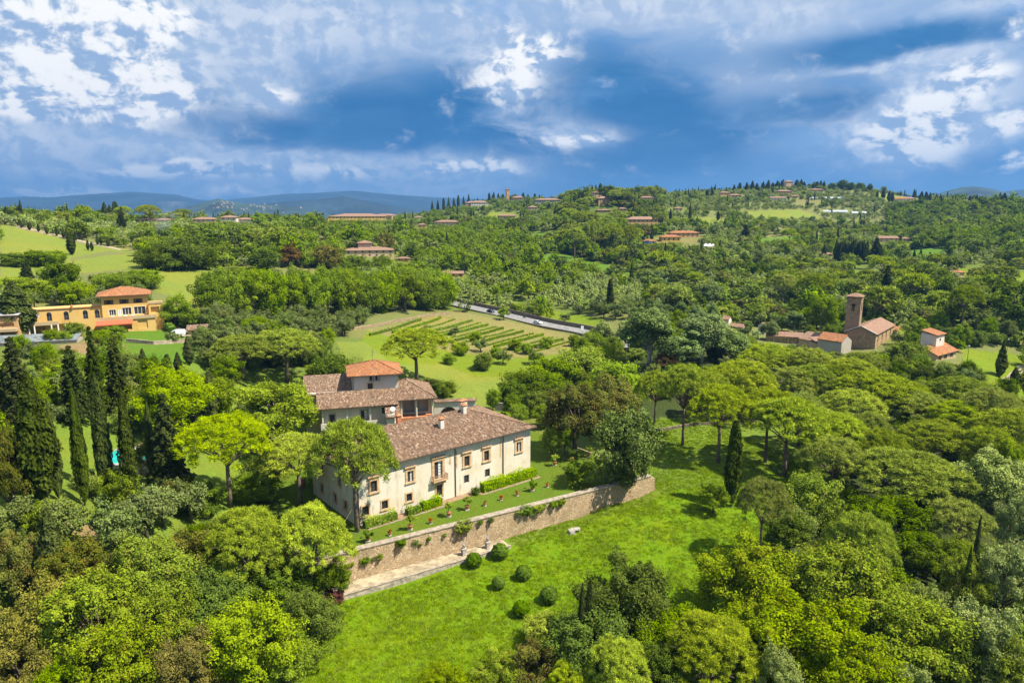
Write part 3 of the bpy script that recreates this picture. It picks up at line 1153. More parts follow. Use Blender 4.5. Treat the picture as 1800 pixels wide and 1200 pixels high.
L_SCRUB = leaf_mat('scrub_leaves', (0.062, 0.092, 0.018), (0.175, 0.210, 0.050), 0.3, 0.4)
L_PURPLE = leaf_mat('purple_leaves', (0.03, 0.012, 0.018), (0.085, 0.035, 0.045), 0.2, 0.2)
L_HEDGE = leaf_mat('hedge_leaves', (0.028, 0.066, 0.006), (0.110, 0.175, 0.014), 0.3, 0.2)
L_LAUREL = leaf_mat('laurel_leaves', (0.055, 0.105, 0.006), (0.235, 0.290, 0.030), 0.3, 0.2)
L_VINE = leaf_mat('vine_leaves', (0.060, 0.105, 0.010), (0.165, 0.230, 0.022), 0.35, 0.2)
L_RED = leaf_mat('red_flowers', (0.05, 0.06, 0.006), (0.30, 0.035, 0.008), 0.3, 0.1)
L_BROOM = leaf_mat('broom_flowers', (0.20, 0.19, 0.010), (0.50, 0.43, 0.016), 0.3, 0.2)


def unit(v):
    return v / np.maximum(np.linalg.norm(v, axis=-1, keepdims=True), 1e-9)


def leaf_quads(c, n, a, b, rng, jit=0.6, axis=None, axis_jit=0.3):
    """rhombic leaves at c facing n; a, b half length and half width"""
    n = unit(n + jit * rng.normal(size=n.shape))
    if axis is None:
        t = rng.normal(size=n.shape)
    else:
        t = axis + axis_jit * rng.normal(size=n.shape)
    t = unit(t - (t * n).sum(-1, keepdims=True) * n)
    s = np.cross(n, t)
    a = np.asarray(a)[:, None] if np.ndim(a) else a
    b = np.asarray(b)[:, None] if np.ndim(b) else b
    return np.stack([c - t * a, c + s * b - t * a * 0.15, c + t * a, c - s * b - t * a * 0.15], 1)


def clumps_to_leaves(cc, cr, per, a, b, rng, jit=0.6, flat=1.0, up=0.25, shell=(0.7, 1.05), spiky=False, lift=0.55):
    Q, T = [], []
    for c, r in zip(cc, cr):
        k = max(6, int(per * (0.7 + 0.6 * rng.random())))
        d = unit(rng.normal(size=(k, 3)) + np.array([0, 0, up]))
        rad = r * rng.uniform(shell[0], shell[1], (k, 1))
        p = c + d * rad * np.array([1, 1, flat])
        sz = rng.uniform(0.75, 1.25, k)
        if spiky:
            nn = unit(np.cross(d, rng.normal(size=d.shape)))
            Q.append(leaf_quads(p, nn, a * sz, b * sz, rng, 0.15, d + np.array([0, 0, 0.35]), 0.25))
        else:
            Q.append(leaf_quads(p, d + np.array([0, 0, lift]), a * sz, b * sz, rng, jit * 1.25))
        base = rng.random() * 0.5
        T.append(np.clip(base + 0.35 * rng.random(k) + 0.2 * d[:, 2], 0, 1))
    return np.concatenate(Q), np.concatenate(T)


def limb(mb, p0, p1, r0, r1, rng, bend=0.12, n=6, seg=4):
    p0 = np.array(p0, float)
    p1 = np.array(p1, float)
    L = np.linalg.norm(p1 - p0)
    off = rng.normal(size=3) * L * bend
    pts, rad = [], []
    for i in range(seg + 1):
        t = i / seg
        pts.append(p0 + (p1 - p0) * t + off * math.sin(math.pi * t) * 0.6 + np.array([0, 0, L * 0.06 * math.sin(math.pi * t)]))
        rad.append(r0 + (r1 - r0) * t)
    mb.tube(pts, rad, n)
    return pts


class Proto:
    def __init__(self, crown, trunk, w, h, mat=None):
        self.crown, self.trunk, self.w, self.h, self.mat = crown, trunk, w, h, mat


def trunk_mesh(mb, mat, name='trunk'):
    me = bpy.data.meshes.new(name)
    me.from_pydata(mb.v, [], mb.f)
    me.materials.append(mat)
    me.polygons.foreach_set('use_smooth', np.ones(len(mb.f), bool))
    me.update()
    return me


def make_broad(seed, mat, w=11.0, h=12.0, nclump=60, per=200, leaf=0.22, base=0.22, bark=None, lump=0.17, squash=0.8, top=1.0, bush=False, spread=0.25, lift=0.55):
    rng = np.random.default_rng(seed)
    zc = h * (base + (1 - base) * 0.48)
    rz = h * (1 - base) * 0.52
    rx = w / 2
    # a few big lobes give the crown an uneven outline
    lobes = unit(rng.normal(size=(9, 3)))
    la = rng.uniform(-0.22, 0.22, 9)
    cc, cr = [], []
    tries = 0
    while len(cc) < nclump and tries < nclump * 30:
        tries += 1
        d = unit(rng.normal(size=(1, 3)))[0]
        if d[2] < -0.55 and not bush:
            continue
        lob = 1 + (la * np.maximum(0, lobes @ d) ** 3).sum() * 1.6
        rad = rng.uniform(0.42, 0.98) ** 0.5 * 0.9 * lob
        if rng.random() < 0.15:
            rad *= rng.uniform(0.4, 0.8)
        p = np.array([d[0] * rx * rad, d[1] * rx * rad, d[2] * rz * rad])
        if d[2] < 0:
            p[:2] *= 0.92
        p[2] += zc
        r = w * lump * rng.uniform(0.4, 1.2)
        cc.append(p)
        cr.append(r)
    cc = np.array(cc)
    cr = np.array(cr)
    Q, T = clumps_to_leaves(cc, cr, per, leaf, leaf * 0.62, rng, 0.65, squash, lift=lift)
    # loose outer sprays so that the outline is ragged
    k = int(len(Q) * spread * 0.35)
    sel = rng.integers(0, len(cc), k)
    d = unit(cc[sel] - np.array([0, 0, zc - 0.1 * h]) + rng.normal(size=(k, 3)) * w * 0.1)
    p = cc[sel] + d * (cr[sel] * rng.uniform(0.9, 1.45, k))[:, None]
    Q2 = leaf_quads(p, d + np.array([0, 0, 0.3]), leaf * 0.9, leaf * 0.55, rng, 0.8)
    Q = np.concatenate([Q, Q2])
    T = np.concatenate([T, rng.random(k) * 0.5 + 0.4])
    Q[:, :, 2] = np.maximum(Q[:, :, 2], 0.05)
    crown = quads_mesh('crown', Q, mat, T)
    mb = MB()
    tr = w * 0.028 + 0.06
    th = h * (base + 0.25)
    mb.tube([(0, 0, -0.6), (rng.normal() * 0.1, rng.normal() * 0.1, th * 0.5), (rng.normal() * 0.3, rng.normal() * 0.3, th)], [tr * 1.35, tr, tr * 0.75], 8)
    far = cc[np.argsort(-cr)[:max(5, min(16, nclump // 5))]]
    for p in far:
        limb(mb, (0, 0, th * rng.uniform(0.55, 0.98)), p, tr * 0.5, tr * 0.12, rng)
    return Proto(crown, trunk_mesh(mb, bark or BARK), w, h)


def make_pine(seed, mat, w=13.0, h=14.0, ntuft=230, per=80, leaf=0.34, base=0.60, tuft=0.06, bw=0.13, lean=0.0):
    """umbrella pine: domed crown of tufts on rising limbs"""
    rng = np.random.default_rng(seed)
    cz = h * base
    rise = h * (1 - base)
    rx = w / 2
    ph = rng.uniform(0, 6.28, 4)
    cc, cr = [], []
    for i in range(ntuft):
        a = rng.uniform(0, 2 * math.pi)
        q = math.sqrt(rng.random())
        edge = 1 + 0.10 * math.sin(3 * a + ph[0]) + 0.07 * math.sin(5 * a + ph[1]) + 0.05 * math.sin(8 * a + ph[2])
        x, y = math.cos(a) * rx * q * edge * 0.93, math.sin(a) * rx * q * edge * 0.93
        dome = (1 - q ** 2.3) ** 0.62
        bumps = 0.10 * math.sin(x * 1.3 + ph[3]) * math.cos(y * 1.2 + ph[2])
        lay = 0.0 if rng.random() < 0.88 else -rng.uniform(0.1, 0.3)
        z = cz + rise * (0.02 + 0.90 * max(0.03, dome + bumps * 0.6 + lay * dome)) - 0.04 * rise + rng.normal() * 0.014 * w
        cc.append((x, y, z))
        cr.append(w * tuft * rng.uniform(0.65, 1.15))
    cc = np.array(cc)
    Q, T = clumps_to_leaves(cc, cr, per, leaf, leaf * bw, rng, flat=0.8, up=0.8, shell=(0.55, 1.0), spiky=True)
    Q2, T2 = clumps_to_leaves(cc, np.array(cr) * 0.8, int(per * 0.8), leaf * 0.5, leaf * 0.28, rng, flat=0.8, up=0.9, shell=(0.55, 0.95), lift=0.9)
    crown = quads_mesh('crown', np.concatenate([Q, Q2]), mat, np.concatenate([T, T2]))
    mb = MB()
    tr = 0.030 * w * 0.8
    fork = h * (base - 0.10)
    lx, ly = lean * h * 0.3, rng.normal() * 0.2
    mb.tube([(0, 0, -0.6), (lx * 0.3, ly * 0.4, fork * 0.4), (lx * 0.8, ly, fork * 0.8), (lx, ly, fork)], [tr * 1.3, tr, tr * 0.85, tr * 0.75], 9)
    for k in range(11):
        a = k * 2.4 + rng.normal() * 0.2
        q = rng.uniform(0.45, 0.9)
        e = (math.cos(a) * rx * q, math.sin(a) * rx * q, cz + rise * 0.62 * (1 - q ** 2) + 0.02 * rise)
        pts = limb(mb, (lx, ly, fork * rng.uniform(0.84, 1.0)), e, tr * 0.5, tr * 0.12, rng, 0.07)
        for s in range(2):
            b = (e[0] + rng.normal() * rx * 0.2, e[1] + rng.normal() * rx * 0.2, e[2] + rise * rng.uniform(0.0, 0.25))
            limb(mb, pts[2], b, tr * 0.2, tr * 0.06, rng, 0.08, 5, 3)
    return Proto(crown, trunk_mesh(mb, PBARK), w, h)


def make_cypress(seed, mat, w=3.2, h=18.0, n=5200, leaf=0.34, foot=0.06, peak=0.35, col=0.72):
    rng = np.random.default_rng(seed)
    ph = rng.uniform(0, 6.28, 6)

    def prof(t):
        rise = np.clip(t / peak, 0, 1) ** 0.45
        fall = np.clip((1 - t) / (1 - peak), 0, 1) ** col
        return np.minimum(rise, fall)
    t = rng.random(n) ** 1.15
    a = rng.uniform(0, 2 * math.pi, n)
    lob = 1 + 0.10 * np.sin(3 * a + ph[0] + t * 5) + 0.08 * np.sin(5 * a + ph[1] - t * 9) + 0.07 * np.sin(t * 38 + 2 * a + ph[2]) + 0.05 * np.sin(t * 75 + 4 * a)
    rad = w / 2 * prof(t) * lob * rng.uniform(0.78, 1.06, n) + 0.04
    z0 = h * foot
    c = np.stack([np.cos(a) * rad, np.sin(a) * rad, z0 + t * (h - z0) - 0.15], -1)
    nn = np.stack([np.cos(a), np.sin(a), np.full(n, 0.25)], -1)
    up = np.stack([np.cos(a) * 0.22, np.sin(a) * 0.22, np.ones(n)], -1)
    Q = leaf_quads(c, nn, leaf * rng.uniform(0.7, 1.2, n), leaf * 0.36, rng, 0.45, up, 0.18)
    T = np.clip(0.25 + 0.5 * rng.random(n) + (lob - 1) * 1.6, 0, 1)
    # closed inner body of dense sprays
    mb = MB()
    m_, k_ = 15, 10
    core = []
    for i in range(m_):
        for k in range(k_):
            tt = 0.02 + 0.93 * i / (m_ - 1)
            aa = 2 * math.pi * k / k_
            rr = w / 2 * float(prof(np.array(tt))) * 0.72 + 0.02
            core.append((math.cos(aa) * rr, math.sin(aa) * rr, z0 + tt * (h - z0)))
    core = np.array(core).reshape(m_, k_, 3)
    kq = []
    for i in range(m_ - 1):
        for k in range(k_):
            kq.append([core[i, k], core[i, (k + 1) % k_], core[i + 1, (k + 1) % k_], core[i + 1, k]])
    kq = np.array(kq)
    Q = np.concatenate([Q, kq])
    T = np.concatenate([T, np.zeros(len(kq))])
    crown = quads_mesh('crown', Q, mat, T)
    mb.tube([(0, 0, -0.6), (0, 0, h * 0.3)], [w * 0.075, w * 0.05], 7)
    return Proto(crown, trunk_mesh(mb, BARK), w, h)


def make_conifer(seed, mat, w=8.0, h=18.0, leaf=0.36, nwhorl=17, per=34):
    """dark cone of drooping, layered boughs"""
    rng = np.random.default_rng(seed)
    cc, cr = [], []
    mb = MB()
    mb.tube([(0, 0, -0.6), (0, 0, h * 0.5), (0, 0, h * 0.97)], [0.34, 0.2, 0.03], 7)
    for i in range(nwhorl):
        t = 0.12 + 0.86 * i / (nwhorl - 1)
        R = w / 2 * (1 - t) ** 0.8 * rng.uniform(0.8, 1.1) + 0.25
        k = max(3, int(9 * (1 - t) + 3))
        for j in range(k):
            a = 2 * math.pi * (j + rng.random() * 0.6) / k + i
            R2 = R * rng.uniform(0.7, 1.12)
            for q in (0.45, 0.75, 1.0):
                cc.append((math.cos(a) * R2 * q, math.sin(a) * R2 * q, h * t + 0.2 * R2 * (1 - q) - 0.25 * R2 * q * q))
                cr.append((0.34 + 0.28 * (1 - q)) * (0.5 + R / (w / 2)) * 1.25)
            limb(mb, (0, 0, h * t), (math.cos(a) * R2, math.sin(a) * R2, h * t - 0.2 * R2), 0.06, 0.02, rng, 0.04, 4, 2)
    Q, T = clumps_to_leaves(np.array(cc), np.array(cr), per, leaf, leaf * 0.42, rng, 0.7, 0.6)
    return Proto(quads_mesh('crown', Q, mat, T), trunk_mesh(mb, BARK), w, h)


def recolour(p, mat):
    return Proto(p.crown, p.trunk, p.w, p.h, mat)


def one_mesh(p, name):
    """crown and trunk of a prototype joined, for trees too small to show their parts"""
    cm, tm = p.crown, p.trunk
    nv, nt = len(cm.vertices), len(tm.vertices)
    co = np.empty(nv * 3, np.float32)
    cm.vertices.foreach_get('co', co)
    co2 = np.empty(nt * 3, np.float32)
    tm.vertices.foreach_get('co', co2)
    li = np.empty(len(cm.loops), np.int32)
    cm.loops.foreach_get('vertex_index', li)
    li2 = np.empty(len(tm.loops), np.int32)
    tm.loops.foreach_get('vertex_index', li2)
    ls = np.empty(len(cm.polygons), np.int32)
    cm.polygons.foreach_get('loop_start', ls)
    ls2 = np.empty(len(tm.polygons), np.int32)
    tm.polygons.foreach_get('loop_start', ls2)
    lt = np.empty(len(cm.polygons), np.int32)
    cm.polygons.foreach_get('loop_total', lt)
    lt2 = np.empty(len(tm.polygons), np.int32)
    tm.polygons.foreach_get('loop_total', lt2)
    tn = np.empty(len(cm.polygons), np.float32)
    cm.attributes['tint'].data.foreach_get('value', tn)
    me = bpy.data.meshes.new(name)
    me.vertices.add(nv + nt)
    me.vertices.foreach_set('co', np.concatenate([co, co2]))
    me.loops.add(len(li) + len(li2))
    me.loops.foreach_set('vertex_index', np.concatenate([li, li2 + nv]))
    me.polygons.add(len(ls) + len(ls2))
    me.polygons.foreach_set('loop_start', np.concatenate([ls, ls2 + len(li)]))
    me.polygons.foreach_set('loop_total', np.concatenate([lt, lt2]))
    a = me.attributes.new('tint', 'FLOAT', 'FACE')
    a.data.foreach_set('value', np.concatenate([tn, np.zeros(len(ls2), np.float32)]))
    me.materials.append(p.mat or cm.materials[0])
    me.materials.append(tm.materials[0])
    mi = np.concatenate([np.zeros(len(ls), np.int32), np.ones(len(ls2), np.int32)])
    me.polygons.foreach_set('material_index', mi)
    me.update(calc_edges=True)
    return me


PR = {}      # kind -> list of prototypes with parts
# broad crowns in three finenesses
_bh = [make_broad(10 + i, L_MAPLE, 13, 13, 84, 360, 0.17, 0.08, lump=0.115) for i in range(2)]
_bm = [make_broad(20 + i, L_OAK, 11, 12, 70, 190, 0.21, 0.06, lump=0.145) for i in range(4)]
_bl = [make_broad(30 + i, L_OAK, 9, 9.5, 26, 44, 0.46, 0.08, lump=0.2, lift=1.0) for i in range(4)]
_bc = [make_broad(26 + i, L_OAK, 11, 9, 76, 190, 0.21, 0.0, lump=0.145, bush=True) for i in range(2)]
_bush = [make_broad(40 + i, L_HEDGE, 4, 3.6, 34, 110, 0.14, 0.0, lump=0.19, bush=True, squash=0.9) for i in range(2)]
_ol = [make_broad(50 + i, L_OLIVE_N, 6.5, 5.6, 34, 120, 0.19, 0.2, lump=0.17, spread=0.8) for i in range(3)]
_oll = [make_broad(55 + i, L_OLIVE, 6.5, 5.2, 16, 36, 0.38, 0.1, lump=0.22, spread=0.6, lift=1.0) for i in range(3)]
_pop = [make_broad(60 + i, L_SILVER, 11, 19, 80, 190, 0.22, 0.1, lump=0.14, squash=1.25, bark=PALEBARK) for i in range(2)]
PR['maple'] = _bh
PR['deep_hi'] = [recolour(p, L_DEEP) for p in _bh]
PR['bright_hi'] = [recolour(p, L_BRIGHT) for p in _bh]
PR['bronze_hi'] = [recolour(p, L_BROWN) for p in _bh]
PR['holm_hi'] = [recolour(p, L_HOLM) for p in _bh]
PR['yellow'] = [recolour(p, L_YEL) for p in _bh]
PR['white_hi'] = [recolour(p, L_WHITE) for p in _bh]
PR['oak'] = _bm
for k, m in (('plane', L_PLANE), ('deep', L_DEEP), ('bright', L_BRIGHT), ('holm', L_HOLM), ('bronze', L_BROWN), ('copper', L_COPPER), ('scrub', L_SCRUB), ('yellow_m', L_YEL), ('purple', L_PURPLE), ('greyoak', L_OLIVE)):
    PR[k] = [recolour(p, m) for p in _bm]
PR['oakc'] = _bc
for k, m in (('plane', L_PLANE), ('deep', L_DEEP), ('bright', L_BRIGHT), ('scrub', L_SCRUB), ('yellow_m', L_YEL), ('holm', L_HOLM), ('bronze', L_BROWN), ('greyoak', L_OLIVE_N)):
    PR[k + 'c'] = [recolour(p, m) for p in _bc]
PR['bush'] = _bush
PR['laurel'] = [recolour(p, L_LAUREL) for p in _bush]
PR['bright_bush'] = [recolour(p, L_BRIGHT) for p in _bush]
PR['scrub_bush'] = [recolour(p, L_SCRUB) for p in _bush]
PR['purple_bush'] = [recolour(p, L_PURPLE) for p in _bush]
PR['broom'] = [recolour(p, L_BROOM) for p in _bush]
PR['olive'] = _ol
PR['poplar'] = _pop
PR['white_poplar'] = [recolour(p, L_WHITE) for p in _pop]
PR['pine'] = [make_pine(70, L_PINE, 13, 14, 360, 58, 0.27), make_pine(71, L_PINE, 12, 13, 330, 58, 0.27), make_pine(72, L_PINE, 14, 13.5, 380, 58, 0.27, base=0.56)]
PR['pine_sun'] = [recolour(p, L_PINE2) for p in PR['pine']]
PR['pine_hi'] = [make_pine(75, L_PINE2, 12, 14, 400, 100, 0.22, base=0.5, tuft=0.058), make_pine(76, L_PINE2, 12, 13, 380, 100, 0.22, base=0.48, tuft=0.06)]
PR['cypress'] = [make_cypress(80, L_CYP, 3.0, 18), make_cypress(81, L_CYP, 3.6, 18, 6400), make_cypress(82, L_CYP, 2.6, 16, col=0.36)]
PR['conifer'] = [make_conifer(85, L_CYP), make_conifer(86, L_CYP, 9, 18)]

# joined low meshes for the distance
_cyl = [make_cypress(90 + i, L_CYP, 3.0, 14, 420, 0.62) for i in range(3)]
_pil = [make_pine(95 + i, L_PINE, 11, 12, 44, 26, 0.75, base=0.55, tuft=0.13, bw=0.3) for i in range(3)]
FAR = {
    'olive': [one_mesh(p, 'olive_tree') for p in _oll],
    'oak': [one_mesh(p, 'oak_tree') for p in _bl],
    'plane': [one_mesh(recolour(p, L_PLANE), 'leafy_tree') for p in _bl[:3]],
    'bright': [one_mesh(recolour(p, L_BRIGHT), 'leafy_tree') for p in _bl[:3]],
    'deep': [one_mesh(recolour(p, L_DEEP), 'dark_tree') for p in _bl[:3]],
    'scrub': [one_mesh(recolour(p, L_SCRUB), 'shrub') for p in _bl[:3]],
    'holm': [one_mesh(recolour(p, L_HOLM), 'holm_oak') for p in _bl[:2]],
    'poplar': [one_mesh(recolour(p, L_SILVER), 'poplar_tree') for p in _bl[:2]],
    'yellow': [one_mesh(recolour(p, L_YEL), 'leafy_tree') for p in _bl[:2]],
    'cypress': [one_mesh(p, 'cypress_tree') for p in _cyl],
    'pine': [one_mesh(p, 'pine_tree') for p in _pil],
}
FSIZE = {'olive': (6.5, 5.2), 'cypress': (3.0, 14.0), 'pine': (11.0, 12.0)}

NAMES = {'maple': 'maple_tree', 'deep_hi': 'leafy_tree', 'bright_hi': 'leafy_tree', 'bronze_hi': 'bronze_tree', 'holm_hi': 'holm_oak', 'yellow': 'yellow_tree', 'white_hi': 'silver_poplar',
         'oak': 'oak_tree', 'plane': 'plane_tree', 'deep': 'leafy_tree', 'bright': 'leafy_tree', 'holm': 'holm_oak', 'bronze': 'bronze_tree', 'copper': 'copper_beech', 'scrub': 'shrub',
         'yellow_m': 'yellow_tree', 'purple': 'purple_tree', 'greyoak': 'grey_oak', 'bush': 'bush', 'laurel': 'laurel_bush', 'bright_bush': 'bush', 'scrub_bush': 'bush', 'purple_bush': 'bush',
         'broom': 'broom_bush', 'olive': 'olive_tree', 'poplar': 'poplar_tree', 'white_poplar': 'poplar_tree', 'pine': 'stone_pine', 'pine_sun': 'stone_pine', 'pine_hi': 'stone_pine',
         'cypress': 'cypress_tree', 'conifer': 'conifer_tree'}
CATS = {'bush': 'bush', 'laurel': 'bush', 'bright_bush': 'bush', 'scrub_bush': 'bush', 'purple_bush': 'bush', 'broom': 'bush', 'cypress': 'cypress', 'pine': 'pine tree', 'pine_sun': 'pine tree',
        'pine_hi': 'pine tree', 'olive': 'olive tree', 'scrub': 'shrub'}
for k in ('oak', 'plane', 'deep', 'bright', 'scrub', 'yellow_m', 'holm', 'bronze', 'greyoak'):
    NAMES[k + 'c'] = NAMES[k]
HERO = []          # (x, y, radius) of the placed trees
_ti = [0]


def put_tree(kind, x, y, z, w, h, label, group=None, rz=None, var=None):
    _ti[0] += 1
    lst = PR[kind + 'c'] if w > 1.02 * h and kind + 'c' in PR else PR[kind]
    p = lst[(var if var is not None else _ti[0]) % len(lst)]
    rz = rz if rz is not None else (_ti[0] * 2.399) % 6.283
    e = empty(NAMES[kind], (x, y, z), label, CATS.get(kind, 'tree'), group, rz)
    e.scale = (w / p.w, w / p.w, h / p.h)
    c = bpy.data.objects.new('crown', p.crown)
    link(c, e)
    if p.mat is not None:
        c.material_slots[0].link = 'OBJECT'
        c.material_slots[0].material = p.mat
    t = bpy.data.objects.new('trunk', p.trunk)
    link(t, e)
    HERO.append((x, y, w / 2))
    return e


def T(kind, px, top, wpx, label, base=None, h=None, group=None, var=None, stretch=1.0):
    """tree whose top is seen at (px, top); its foot at pixel row base, or its height h in metres"""
    if base is not None:
        g = G(px, base)
        r = math.hypot(g[0], g[1])
        hh = at(px, top, r)[2] - z1(g[0], g[1])
        x, y, z = g[0], g[1], z1(g[0], g[1])
    else:
        z = 0.0
        for _ in range(14):
            q = P(px, top, z + h)
            z = 0.5 * z + 0.5 * z1(q[0], q[1])
        q = P(px, top, z + h)
        x, y, hh = q[0], q[1], z + h - z1(q[0], q[1])
        z = z1(x, y)
    dep = y * CP - (z + hh * 0.6 - CAMH) * SP
    w = wpx * dep / F
    return put_tree(kind, x, y, z, w, hh, label, group, var=var)
# ------------------------------------------------------------------ buildings
class Bld:
    """a building in its own frame: x along the front, y to the back, z up"""
    def __init__(self, name, label, origin, ang, cat='house', group=None):
        self.root = empty(name, tuple(origin), label, cat, group, ang)
        self.ang = ang
        self.o = np.array(origin, float)
        FOOT.append([self.o[0], self.o[1], 0.1])

    def sight(self, x0, x1, y, z0, z1_):
        """keep the view on a front open: note where it lies in the picture"""
        q = np.array([proj(*self.world(x, y, z)) for x in (x0, x1) for z in (z0, z1_)])
        SIGHT.append((q[:, 0].min(), q[:, 0].max(), q[:, 1].min(), q[:, 1].max(), q[:, 2].mean()))

    def world(self, x, y, z=0.0):
        c, s = math.cos(self.ang), math.sin(self.ang)
        return np.array([self.o[0] + c * x - s * y, self.o[1] + s * x + c * y, self.o[2] + z])

    def block(self, x0, x1, y0, y1, z0, z1_, mat, openings=None, depth=0.28, name='wall', parent=None, corner=None, keepout=True):
        """four walls; openings: side letter -> list of (u0, u1, v0, v1), u measured from the left end as seen from outside"""
        openings = openings or {}
        mb = MB()
        sides = {'f': ((x0, y0), (x1, y0)), 'r': ((x1, y0), (x1, y1)), 'b': ((x1, y1), (x0, y1)), 'l': ((x0, y1), (x0, y0))}
        self.last = {}
        for s, (p, q) in sides.items():
            p = np.array(p, float)
            q = np.array(q, float)
            Ls = np.linalg.norm(q - p)
            e = (q - p) / Ls
            nrm = np.array([e[1], -e[0]])
            self.last[s] = (p, e, nrm)
            ops = openings.get(s, [])
            us = sorted({0.0, Ls, *[o[0] for o in ops], *[o[1] for o in ops]})
            zs = sorted({z0, z1_, *[o[2] for o in ops], *[o[3] for o in ops]})

            def pt(u, z, d=0.0):
                w = p + e * u - nrm * d
                return (w[0], w[1], z)
            for i in range(len(us) - 1):
                for j in range(len(zs) - 1):
                    uc, zc = (us[i] + us[i + 1]) / 2, (zs[j] + zs[j + 1]) / 2
                    if any(o[0] < uc < o[1] and o[2] < zc < o[3] for o in ops):
                        continue
                    mb.add([pt(us[i], zs[j]), pt(us[i + 1], zs[j]), pt(us[i + 1], zs[j + 1]), pt(us[i], zs[j + 1])], [(0, 1, 2, 3)])
            for o in ops:
                u0, u1, v0, v1 = o[:4]
                d = o[4] if len(o) > 4 else depth
                mb.add([pt(u0, v0), pt(u1, v0), pt(u1, v1), pt(u0, v1), pt(u0, v0, d), pt(u1, v0, d), pt(u1, v1, d), pt(u0, v1, d)],
                       [(0, 4, 5, 1), (1, 5, 6, 2), (2, 6, 7, 3), (3, 7, 4, 0), (4, 7, 6, 5)])
        mb.add([(x0, y0, z1_), (x1, y0, z1_), (x1, y1, z1_), (x0, y1, z1_)], [(0, 1, 2, 3)])
        o = mb.build(name, mat, parent or self.root)
        if keepout:
            for fx in np.linspace(x0, x1, max(2, int((x1 - x0) / 4) + 1)):
                for fy in np.linspace(y0, y1, max(2, int((y1 - y0) / 4) + 1)):
                    w = self.world(fx, fy)
                    FOOT.append([w[0], w[1], 3.5])
        return o

    def onwall(self, s, u, z, out=0.0):
        p, e, nrm = self.last[s]
        w = p + e * u + nrm * out
        return (w[0], w[1], z)

    def wbox(self, mb, s, u0, u1, z0, z1_, o0, o1, mi=0):
        """box on a wall from out-distance o0 to o1"""
        a, b = self.onwall(s, u0, z0, o0), self.onwall(s, u1, z0, o0)
        c, d = self.onwall(s, u1, z0, o1), self.onwall(s, u0, z0, o1)
        lo = [a, b, c, d]
        v = [(x, y, z0) for x, y, _ in lo] + [(x, y, z1_) for x, y, _ in lo]
        mb.add(v, [(0, 1, 2, 3), (7, 6, 5, 4), (0, 4, 5, 1), (1, 5, 6, 2), (2, 6, 7, 3), (3, 7, 4, 0)][::1], mi)

    def window(self, s, u0, u1, v0, v1, frame=None, fw=0.3, proud=0.09, depth=0.24, bars=(1, 2), wood=WOOD, pane=GLASS, lintel=0.0, sill=True, name='window', shutters=None, curtain=False):
        mb = MB()
        if frame is not None:
            self.wbox(mb, s, u0 - fw, u0, v0, v1, -0.05, proud)
            self.wbox(mb, s, u1, u1 + fw, v0, v1, -0.05, proud)
            self.wbox(mb, s, u0 - fw, u1 + fw, v1, v1 + fw, -0.05, proud + 0.01)
            if lintel:
                self.wbox(mb, s, u0 - fw - 0.18, u1 + fw + 0.18, v1 + fw + 0.22, v1 + fw + 0.22 + lintel, -0.05, proud + 0.22)
                self.wbox(mb, s, u0 - fw - 0.04, u1 + fw + 0.04, v1 + fw, v1 + fw + 0.22, -0.05, proud - 0.02)
            if sill:
                self.wbox(mb, s, u0 - fw - 0.1, u1 + fw + 0.1, v0 - 0.22, v0, -0.05, proud + 0.12)
        k = 0.07
        # wooden casement
        self.wbox(mb, s, u0, u0 + k, v0, v1, -depth, -depth + 0.07, 1)
        self.wbox(mb, s, u1 - k, u1, v0, v1, -depth, -depth + 0.07, 1)
        self.wbox(mb, s, u0 + k, u1 - k, v1 - k, v1, -depth, -depth + 0.07, 1)
        self.wbox(mb, s, u0 + k, u1 - k, v0, v0 + k, -depth, -depth + 0.07, 1)
        for i in range(bars[0]):
            u = u0 + (u1 - u0) * (i + 1) / (bars[0] + 1)
            self.wbox(mb, s, u - 0.045, u + 0.045, v0 + k, v1 - k, -depth, -depth + 0.068, 1)
        for i in range(bars[1]):
            v = v0 + (v1 - v0) * (i + 1) / (bars[1] + 1)
            self.wbox(mb, s, u0 + k, u1 - k, v - 0.025, v + 0.025, -depth, -depth + 0.06, 1)
        w = mb.build(name, [frame or WOOD, wood], self.root)
        pm = MB()
        a, b = self.onwall(s, u0, v0, -depth + 0.02), self.onwall(s, u1, v0, -depth + 0.02)
        c, d = self.onwall(s, u1, v1, -depth + 0.02), self.onwall(s, u0, v1, -depth + 0.02)
        pm.add([a, b, c, d], [(0, 1, 2, 3)])
        pm.build('pane', pane, w)
        if curtain:
            cm = MB()
            um = u0 + (u1 - u0) * 0.58
            self.wbox(cm, s, um, u1 - k, v0 + k, v1 - k, -depth + 0.022, -depth + 0.035)
            cm.build('curtain', CURTAIN, w)
        if shutters is not None:
            for sd in (-1, 1):
                sm = MB()
                hw = (u1 - u0) * 0.5
                ua = (u0 - hw - 0.02) if sd < 0 else u1 + 0.02
                self.wbox(sm, s, ua, ua + hw, v0, v1, 0.02, 0.07)
                sm.build('shutter', shutters, w)
        return w

    def far_window(self, s, u0, u1, v0, v1, mat=GLASS):
        pm = MB()
        pm.add([self.onwall(s, u0, v0, -0.2), self.onwall(s, u1, v0, -0.2), self.onwall(s, u1, v1, -0.2), self.onwall(s, u0, v1, -0.2)], [(0, 1, 2, 3)])
        return pm.build('window', mat, self.root)

